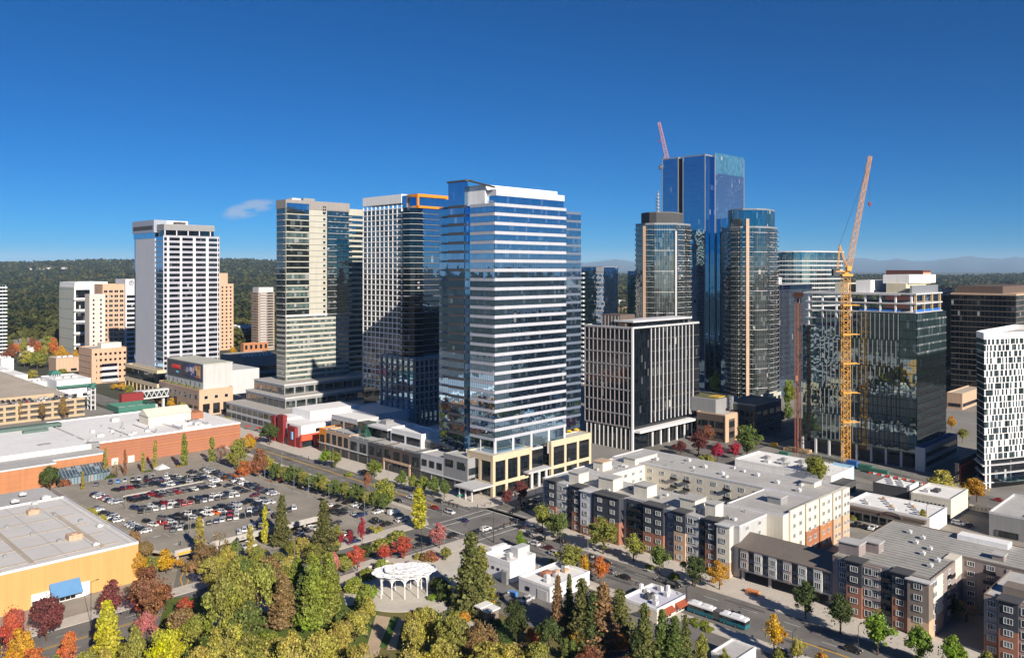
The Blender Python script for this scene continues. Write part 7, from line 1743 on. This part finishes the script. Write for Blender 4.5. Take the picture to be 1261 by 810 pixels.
# ------------------------------------------------------------------ tower cranes
def lattice(m, p, q, w, n, r_, taper=1.0):
    p, q = Vector(p), Vector(q); d = (q-p).normalized(); up = Vector((0,1,0)) if abs(d.z) > .3 else Vector((0,0,1))
    a = d.cross(up).normalized(); b2 = a.cross(d).normalized()
    def ring_(t): c = p+(q-p)*t; ww = w/2*(1+(taper-1)*t); return [c+a*sx*ww+b2*sy*ww for sx, sy in ((-1,-1),(1,-1),(1,1),(-1,1))]
    for k in range(4): m.tube(ring_(0)[k], ring_(1)[k], r_, 5)
    for i in range(n):
        A, B = ring_(i/n), ring_((i+1)/n)
        for k in range(4):
            j = (k+1) % 4
            m.tube(A[k], B[j] if i % 2 else B[k], r_*.6, 4) if i % 2 else m.tube(A[j], B[k], r_*.6, 4)
            m.tube(B[k], B[j], r_*.55, 4)
def crane(name, label, px, D, ybase, ycab, tip, col, mw, ctr, rz=0.0, jw=2.3):
    x, y = GD(px, D); k = D/F; z0 = 0 if ybase is None else Z(ybase, D); zc = Z(ycab, D); M_ = plain(col[0], col[1], .5)
    r = thing(name, label, 'tower crane', (x, y, z0)); top = zc-z0; jx, jz = (tip[0]-px)*k, Z(tip[1], D)-zc
    m = MB(); lattice(m, (0,0,0), (0,0,top-3), mw, max(6, int(top/2.6)), .17); m.build('mast', M_, r)
    MB().box(-mw*.8, mw*.8, -mw*.8, mw*.8, top-3, top-1.8).lathe([(1.5,top-1.8),(1.5,top-.8)], 14).build('slewing_ring', M_, r)
    MB().box(-1.4-abs(ctr), 1.6, -1.5, 1.5, top-.8, top-.2).build('machine_deck', M_, r)
    MB().box(-.2, 2.0, -2.6, -1.0, top-.2, top+2.2).build('operator_cab', M_, r); 
    MB().box(-abs(ctr)-2.6, -abs(ctr)+.6, -1.4, 1.4, top-2.8, top+.8).build('counterweight', M_dgrey, r)
    m = MB(); lattice(m, (1.2,0,top), (jx, 0, top+jz), jw, max(8, int(math.hypot(jx, jz)/2.6)), .14, .62); m.build('jib', M_, r)
    ax_, az_ = -3.2, top+min(14, jz*.22)
    m = MB(); m.tube((1.0,-1,top-.2),(ax_,-.5,az_),.2,6).tube((1.0,1,top-.2),(ax_,.5,az_),.2,6).tube((-abs(ctr),-1,top-.2),(ax_,-.5,az_),.18,6).tube((-abs(ctr),1,top-.2),(ax_,.5,az_),.18,6).tube((ax_,-.6,az_),(ax_,.6,az_),.25,6)
    for t in (.35,.7): m.tube((1+(ax_-1)*t,-.8,top+(az_-top)*t),(1+(ax_-1)*t,.8,top+(az_-top)*t),.12,5)
    m.build('a_frame', M_, r)
    MB().tube((ax_,0,az_),(jx*.93,0,top+jz*.93),.05,4).tube((ax_,.4,az_),(jx*.93,.3,top+jz*.93),.05,4).build('luffing_cable', M_black, r)
    hk = MB(); hx = jx*.965+.2; hk.tube((hx,0,top+jz*.965),(hx,0,top+jz*.60),.05,4); hk.build('hoist_cable', M_black, r)
    MB().box(hx-.6, hx+.6, -.4, .4, top+jz*.60-1.6, top+jz*.60).tube((hx,0,top+jz*.60-1.6),(hx,0,top+jz*.60-2.6),.2,6).build('hook_block', M_red, r)
    return r, top
r, top = crane('tower_crane', 'yellow luffing tower crane standing in front of the glass tower under construction', 1041.5, 423, 572, 333, (1071.5,193), ('crane_yellow', (.68,.34,.06)), 3.4, 4.2)
for k in range(5): MB().box(-2.2, 6.5, 1.4, 1.8, top*(.22+.15*k), top*(.22+.15*k)+.35).box(-2.2, 6.5, -1.8, -1.4, top*(.22+.15*k), top*(.22+.15*k)+.35).ring(rect(-2.1,2.1,-2.1,2.1), .3, top*(.22+.15*k)-.2, top*(.22+.15*k)+.5).build('tie_collar', MATS['crane_yellow'], r)
MB().box(-3.4, 3.4, -3.4, 3.4, -1.4, 1.2).build('base_block', plain('site_blue', (.03,.12,.36), .6), r)
crane('tower_crane', 'pale salmon luffing crane jib rising behind the navy skyscraper', 822, 735, None, 205, (811.5,151), ('crane_salmon', (.62,.28,.20)), 3.4, 5.0, jw=3.2)
# rust red site hoist
x, y = GD(982.5, 446); r = thing('site_hoist', 'rust red construction hoist tower on the left edge of the construction tower', 'hoist', (x, y, 0)); zt = Z(360, 446)
for sx in (-1.0, 1.0): m = MB(); lattice(m, (sx,0,0), (sx,0,zt), 1.1, 46, .10); m.build('mast', plain('hoist_rust', (.26,.10,.06), .7), r)
MB().box(-.35, .35, -.7, .7, 0, zt-3).build('cable_guide', plain('hoist_brown', (.16,.07,.05), .7), r); MB().box(-2.2, 2.4, -1.5, 1.5, zt-2.4, zt).build('hoist_head', plain('hoist_orange', (.55,.16,.05), .6), r)
MB().box(-2.0, -.5, -1.9, -.6, zt*.45, zt*.45+3).build('cage', MATS['hoist_rust'], r)
# ------------------------------------------------------------------ site clutter
for i in range(13):
    t = i/12.0; px, py = 1073+62*t, 583+12.5*t; x, y = G(px, py); c = 'red' if i % 2 == 0 else 'white'
    r = thing('street_barrier', f'{c} water filled barrier, {ORD[i//2]} of its colour from the crane along the site street', 'barrier', (x, y, .02), GRID+math.pi/2, 'red and white barriers along the construction street')
    m = MB(); m.v = [(-1.15,-.3,0),(1.15,-.3,0),(1.15,.3,0),(-1.15,.3,0),(-1.15,-.12,.9),(1.15,-.12,.9),(1.15,.12,.9),(-1.15,.12,.9)]; m.f = [(3,2,1,0),(4,5,6,7),(0,1,5,4),(1,2,6,5),(2,3,7,6),(3,0,4,7)]; m.m = [0]*6
    m.box(-1.0,-.6,-.34,.34,.02,.14).box(.6,1.0,-.34,.34,.02,.14); m.build('barrier_shell', plain('barrier_red', (.75,.07,.03), .5) if c == 'red' else M_fw, r)
def crate(name, label, cat, px, py, L, W_, Hh, mat, z=0.0):
    x, y = G(px, py, z); r = thing(name, label, cat, (x, y, z), GRID+math.pi/2)
    MB().box(-L/2, L/2, -W_/2, W_/2, .1, Hh).build('shell', mat, r); m = MB()
    for k in range(int(L/.6)): m.box(-L/2+.3+k*.6, -L/2+.42+k*.6, -W_/2-.06, W_/2+.06, .2, Hh-.1)
    m.build('ribs', mat, r); MB().box(L/2, L/2+.06, -W_/2+.15, W_/2-.15, .3, Hh-.2).build('door', M_steel, r); return r
crate('site_container', 'green site container with ribbed walls beside the crane base', 'container', 1066, 579, 7, 2.6, 2.8, M_green)
crate('site_container', 'blue site container next to the foot of the crane', 'container', 1050, 574, 5, 2.8, 3.0, plain('site_blue', (.03,.12,.36), .6))
crate('site_container', 'green skip at the far corner of the construction site', 'skip', 966, 560, 5, 2.4, 1.8, M_green)
crate('site_container', 'long dark green hoarding container below the glass tower columns', 'container', 1082, 584, 9, 2, 2.6, M_green)
crate('site_container', 'yellow machine crate at the construction corner', 'crate', 953, 550, 3.4, 2.2, 2.2, plain('machine_yellow', (.65,.38,.02), .5))
crate('lumber_stack', 'stack of tan timber formwork by the foot of the hoist', 'lumber stack', 982, 556, 14, 5, 1.8, MATS['timber'], 0)
crate('waste_skip', 'bright blue waste skip in the yard behind the white shops', 'skip', 632, 733, 2.6, 1.5, 1.3, plain('skip_blue', (.05,.22,.55), .5))
crate('dining_shelter', 'small orange sided street dining shelter on the shaded pavement', 'shelter', 927, 731, 4, 1.8, 1.2, plain('shelter_orange', (.62,.24,.10), .6))
for k in range(10):
    x, y = G(1002+k*14.2, 562+k*3.1); r = thing('site_fence', f'chain link site fence panel, {ORD[k]} from the hoist', 'fence', (x, y, 0), GRID+math.pi/2, 'fence panels round the construction site')
    m = MB(); m.beam((-3,0,0),(-3,0,2.2),.1).beam((3,0,0),(3,0,2.2),.1).beam((-3,0,2.15),(3,0,2.15),.08).beam((-3,0,.3),(3,0,.3),.08); m.build('frame', M_steel, r)
    m = MB()
    for j in range(20): m.beam((-2.9+j*.3,0,.3),(-2.9+j*.3,0,2.1),.03)
    m.build('wire_panel', M_green if k % 3 else M_steel, r)
# tent and umbrellas
x, y = G(200, 584); r = thing('canopy_tent', 'white peaked tent at the mall end of the parking deck', 'tent', (x, y, 0), GRID)
m = MB(); m.v = [(-3,-3,2.9),(3,-3,2.9),(3,3,2.9),(-3,3,2.9),(0,0,5.2),(-3,-3,2.5),(3,-3,2.5),(3,3,2.5),(-3,3,2.5)]; m.f = [(0,1,4),(1,2,4),(2,3,4),(3,0,4),(0,5,6,1),(1,6,7,2),(2,7,8,3),(3,8,5,0)]; m.m = [0]*8
m.build('canopy', M_fw, r)
for sx in (-2.9, 2.9):
    for sy in (-2.9, 2.9): MB().box(sx-.07, sx+.07, sy-.07, sy+.07, 0, 2.6).build('pole', M_fw, r)
for (px, py, z, c, lab) in ((618,556,16.9,'yellow','left yellow parasol'),(632,552,16.9,'yellow','right yellow parasol'),(701,536,0,'yellow','yellow parasol nearer the tower column'),(710,534,0,'yellow','yellow parasol at the outer edge'),(305,529,0,'red','red parasol at the street end'),(318,531,0,'red','red parasol beside the dark tree')):
    zz = z if z else (17 if px > 600 else 0); zz = {701: 16.5, 710: 16.5}.get(px, zz); x, y = G(px, py, zz)
    where = ('on the corner pavilion roof' if px < 660 else 'on the east pavilion roof') if px > 600 else 'at the cafe by the restaurant'
    r = thing('parasol', f'{lab} {where}', 'parasol', (x, y, zz)); MB().tube((0,0,0),(0,0,2.7),.05,6).build('pole', M_steel, r)
    MB().lathe([(1.7,2.2),(.9,2.55),(.04,2.9),(.04,2.86),(.9,2.5),(1.7,2.14)], 8).build('canopy', plain('parasol_'+c, (.75,.45,.02) if c == 'yellow' else (.5,.03,.03), .7), r)
# ------------------------------------------------------------------ lamps and signals
M_pole = plain('lamp_pole_dark', (.035,.04,.04), .5); M_poleg = plain('lamp_pole_grey', (.22,.22,.21), .5)
LP = []
def lamp(px, yb, yt, where, arm=(1,), grey=False, z=0.0):
    x, y = G(px, yb, z); h = Z(yt, y)-z; r = thing('street_lamp', '', 'street lamp', (x, y, z), GRID, 'street lamps'); mt = M_poleg if grey else M_pole
    MB().lathe([(.18,0),(.16,.5),(.09,.6),(.07,h)], 8).build('pole', mt, r)
    for a in arm:
        MB().beam((0,0,h-.1),(a*1.6,0,h+.15),.1,.1).build('arm', mt, r); MB().box(min(a*1.3,a*2.1), max(a*1.3,a*2.1), -.18, .18, h+.1, h+.25).build('lamp_head', M_dgrey, r)
    LP.append((r, 'grey' if grey else 'dark', where, px)); return r
for a in ((519,684,640,'beside the cross street by the pavilion'),(608,668,628,'at the park corner of the junction'),(846,752,702,'next to the restaurant with the rust awning'),(1057,806,770,'in front of the brick and grey apartments'),(976,812,778,'on the park side of the avenue'),(724,690,660,'between the apartments and the white shops',(1,),True),(362,604,572,'in the lot beside the avenue',(1,-1),True),
          (326,588,560,'where the mall meets the avenue',(1,-1),True),(380,612,588,'in the lot beside the avenue',(1,-1),True),(405,630,596,'in the lot beside the avenue',(1,-1),True),(449,640,606,'in the lot beside the avenue',(1,),True),(363,700,660,'at the cross street below the deck',(1,-1),True),(293,702,664,'at the cross street below the deck',(1,),True),
          (478,596,572,'in front of the shops',(1,),True),(547,686,660,'on the park plaza',(1,),True),(112,770,716,'by the blue canopy of the yellow store',(1,),False),(545,634,612,'at the shop corner of the junction',(1,),True),(660,618,585,'beside the maroon trees of the pavilion'),(347,570,545,'in front of the red walled restaurant',(1,),True),(1162,620,585,'at the construction street',(1,),True),(1141,655,622,'by the cream box',(1,),False),(1038,600,570,'at the construction street',(1,),True)):
    lamp(*a)
for a in ((155,628,592),(205,600,572),(232,660,622),(255,598,572),(290,640,606),(331,625,590)): lamp(a[0], a[1], a[2], 'on the parking deck', (1,-1), True, DZ)
def signal(px, yb, yt, armlen, rz, label, n=3):
    x, y = G(px, yb); h = Z(yt, y); r = thing('traffic_signal', label, 'traffic signal', (x, y, .1), rz)
    MB().lathe([(.25,0),(.22,.5),(.16,.6),(.13,h)], 8).build('pole', M_pole, r); MB().beam((0,0,h-.3),(armlen,0,h+.3),.18,.18).build('mast_arm', M_pole, r)
    for k in range(n):
        xk = armlen*(.45+.55*k/max(1,n-1)); MB().box(xk-.25, xk+.25, -.2, .2, h-.9, h+.5).build('signal_head', M_black, r)
        for j, c in enumerate(('red','amber','green')):
            MB().tube((xk,-.2,h+.25-j*.42),(xk,-.26,h+.25-j*.42),.14,10).build('lens', plain('lens_'+c, {'red':(.3,.02,.02),'amber':(.35,.18,.02),'green':(.02,.2,.08)}[c], .3), r)
signal(608, 667, 650, 12, GRID, 'dark traffic signal reaching over the junction from the park corner')
signal(545, 632, 617, 9, GRID-math.pi/2, 'traffic signal at the shop corner of the junction')
signal(648, 630, 612, 9, GRID+math.pi/2, 'traffic signal at the pavilion corner of the junction')
signal(690, 678, 655, 8, GRID+math.pi, 'traffic signal in front of the apartments', 2)
signal(845, 750, 722, 8, GRID, 'traffic signal by the bus', 2)
signal(955, 545, 528, 7, GRID, 'pale traffic signal at the construction corner', 2)
x, y = G(566, 622); r = thing('street_sign', 'green street name sign at the shop corner of the junction', 'sign', (x, y, .1), GRID); MB().tube((0,0,0),(0,0,4.4),.07,6).build('pole', M_poleg, r); MB().box(-1.3, 1.3, -.05, .05, 3.7, 4.4).build('sign_plate', plain('sign_green', (.02,.22,.14), .5), r)
# benches and planters of the park
for i, (px, py) in enumerate(((458,700),(475,694),(578,788),(570,776))):
    x, y = G(px, py); r = thing('park_bench', ('pale park bench on the seat court by the pavilion','pale park bench under the pavilion side shrubs','stone bench wall along the lower park path','stone bench wall at the turn of the park path')[i], 'bench', (x, y, .12), GRID)
    MB().box(-1.2, 1.2, -.3, .3, .42, .52).build('seat', M_path, r); MB().box(-1.2, 1.2, .25, .32, .52, .95).build('backrest', M_path, r)
    for sx in (-1, 1): MB().box(sx-.1, sx+.1, -.28, .28, 0, .42).build('leg', M_conc, r)
# ------------------------------------------------------------------ people
def person_mesh(name, stride, top, legs, skin, hair):
    V = [(0,0,.95),(0,0,1.22),(0,0,1.42),(0,0,1.50),(0,0,1.60),(.02,0,1.72),(0,.17,1.40),(0,.24,1.12),(.10,.25,.88),(0,-.17,1.40),(0,-.24,1.12),(.06,-.25,.88),(0,.09,.90),(stride*.5,.1,.50),(stride*.4,.1,.06),(stride*.4+.14,.1,.04),(0,-.09,.90),(-stride*.3,-.1,.50),(-stride*.7,-.1,.08),(-stride*.7+.14,-.1,.05)]
    E = [(0,1),(1,2),(2,3),(3,4),(4,5),(2,6),(6,7),(7,8),(2,9),(9,10),(10,11),(0,12),(12,13),(13,14),(14,15),(0,16),(16,17),(17,18),(18,19)]
    R_ = [.15,.15,.16,.06,.10,.09,.07,.05,.04,.07,.05,.04,.10,.075,.05,.045,.10,.075,.05,.045]
    me = bpy.data.meshes.new(name); me.from_pydata(V, E, []); o = bpy.data.objects.new(name, me); COL.objects.link(o)
    sk = o.modifiers.new('skin', 'SKIN'); 
    for i, sv in enumerate(me.skin_vertices[0].data): sv.radius = (R_[i], R_[i]*(1.25 if i in (1,2) else 1)); sv.use_root = i == 0
    o.modifiers.new('sub', 'SUBSURF').levels = 1
    dg = bpy.context.evaluated_depsgraph_get(); m2 = bpy.data.meshes.new_from_object(o.evaluated_get(dg)); bpy.data.objects.remove(o)
    m2.materials.clear()
    for m in (top, legs, skin): m2.materials.append(m)
    for p in m2.polygons: z = p.center.z; y = abs(p.center.y); p.material_index = 2 if z > 1.47 or (z < .95 and y > .2) else (1 if z < .96 else 0)
    return m2
SK = plain('skin', (.42,.26,.19), .6); HR = plain('hair_dark', (.03,.02,.015), .7)
pl_ = [('white', (.7,.7,.68)), ('black', (.02,.02,.02)), ('grey', (.2,.2,.21)), ('red', (.4,.04,.04)), ('blue', (.06,.12,.3))]
PM = [(c, person_mesh('person_body', .25+.1*(i % 2), plain('shirt_'+c, col, .8), plain('trousers_'+('navy' if i % 2 else 'black'), (.02,.025,.05) if i % 2 else (.02,.02,.02), .8), SK, HR)) for i, (c, col) in enumerate(pl_)]
hair = MB().lathe([(.11,1.62),(.125,1.70),(.10,1.79),(.02,1.83)], 10)
hm = hair.mesh('hair', HR)
PPL = [(578,628,0,0,'walking at the shop corner of the junction'),(588,626,1,0,'standing at the shop corner of the junction'),(597,624,3,0,'walking below the entrance canopy'),(604,621,2,0,'standing below the entrance canopy'),(129,633,2,DZ,'on the parking deck by the yellow store'),(222,672,1,DZ,'on the deck near the entrance lane'),(458,772,1,0,'on the gravel path left of the lawn strip'),(452,786,2,0,'lower down the gravel path'),(507,700,4,0,'on the plaza behind the pavilion'),(372,562,0,0,'in front of the red walled restaurant'),(357,702,0,0,'on the pavement below the deck'),(380,566,1,0,'beside the orange shop front')]
for (px, py, k, z, where) in PPL:
    x, y = G(px, py, z); c, me = PM[k]; r = thing('person', f'person in a {c} shirt {where}', 'person', (x, y, z+.1), random.random()*6.28)
    link('body', me, r); link('hair', hm, r)
# ------------------------------------------------------------------ labels that need their place in a row, then the windows
from collections import defaultdict
grp = defaultdict(list)
for r, desc, where, px, yb in TREES: grp[(desc, where)].append((px, yb, r))
for (desc, where), lst in grp.items():
    lst.sort(key=lambda t: t[0])
    for i, (px, yb, r) in enumerate(lst):
        r['label'] = f'{desc} {where}' if len(lst) == 1 else f'{ORD[i]} {desc} {where}, from the left'
grp = defaultdict(list)
for r, desc, where, key, st in CARS: grp[(desc, where)].append((key, r, st))
for (desc, where), lst in grp.items():
    lst.sort(key=lambda t: t[0])
    for i, (key, r, st) in enumerate(lst):
        w = where if where.startswith(('on ','in ','crossing','among','at ')) else 'in the '+where if not where.startswith('roof') else 'on the '+where
        verb = 'parked ' if st == 'parked' else ''
        r['label'] = f'{desc} {verb}{w}' if len(lst) == 1 else f'{ORD[i]} {desc} {w}, from the left'
grp = defaultdict(list)
for r, c, where, px in LP: grp[(c, where)].append((px, r))
for (c, where), lst in grp.items():
    lst.sort(key=lambda t: t[0])
    for i, (px, r) in enumerate(lst): r['label'] = f'{c} street lamp {where}' if len(lst) == 1 else f'{ORD[i]} {c} street lamp {where}, counted from the left'
flush_windows()
# ------------------------------------------------------------------ air
hz = MB().box(-52000, 52000, -900, 47000, -1.0, 800)
m = bpy.data.materials.new('haze_air'); m.use_nodes = True; nt = m.node_tree; nt.nodes.clear()
pv = nt.nodes.new('ShaderNodeVolumePrincipled'); pv.inputs['Density'].default_value = HAZE; pv.inputs['Color'].default_value = (.50,.74,1.0,1); pv.inputs['Anisotropy'].default_value = -.1
out = nt.nodes.new('ShaderNodeOutputMaterial'); nt.links.new(pv.outputs[0], out.inputs['Volume'])
if HAZE > 0:
    o = hz.build('haze', m); o['kind'] = 'stuff'
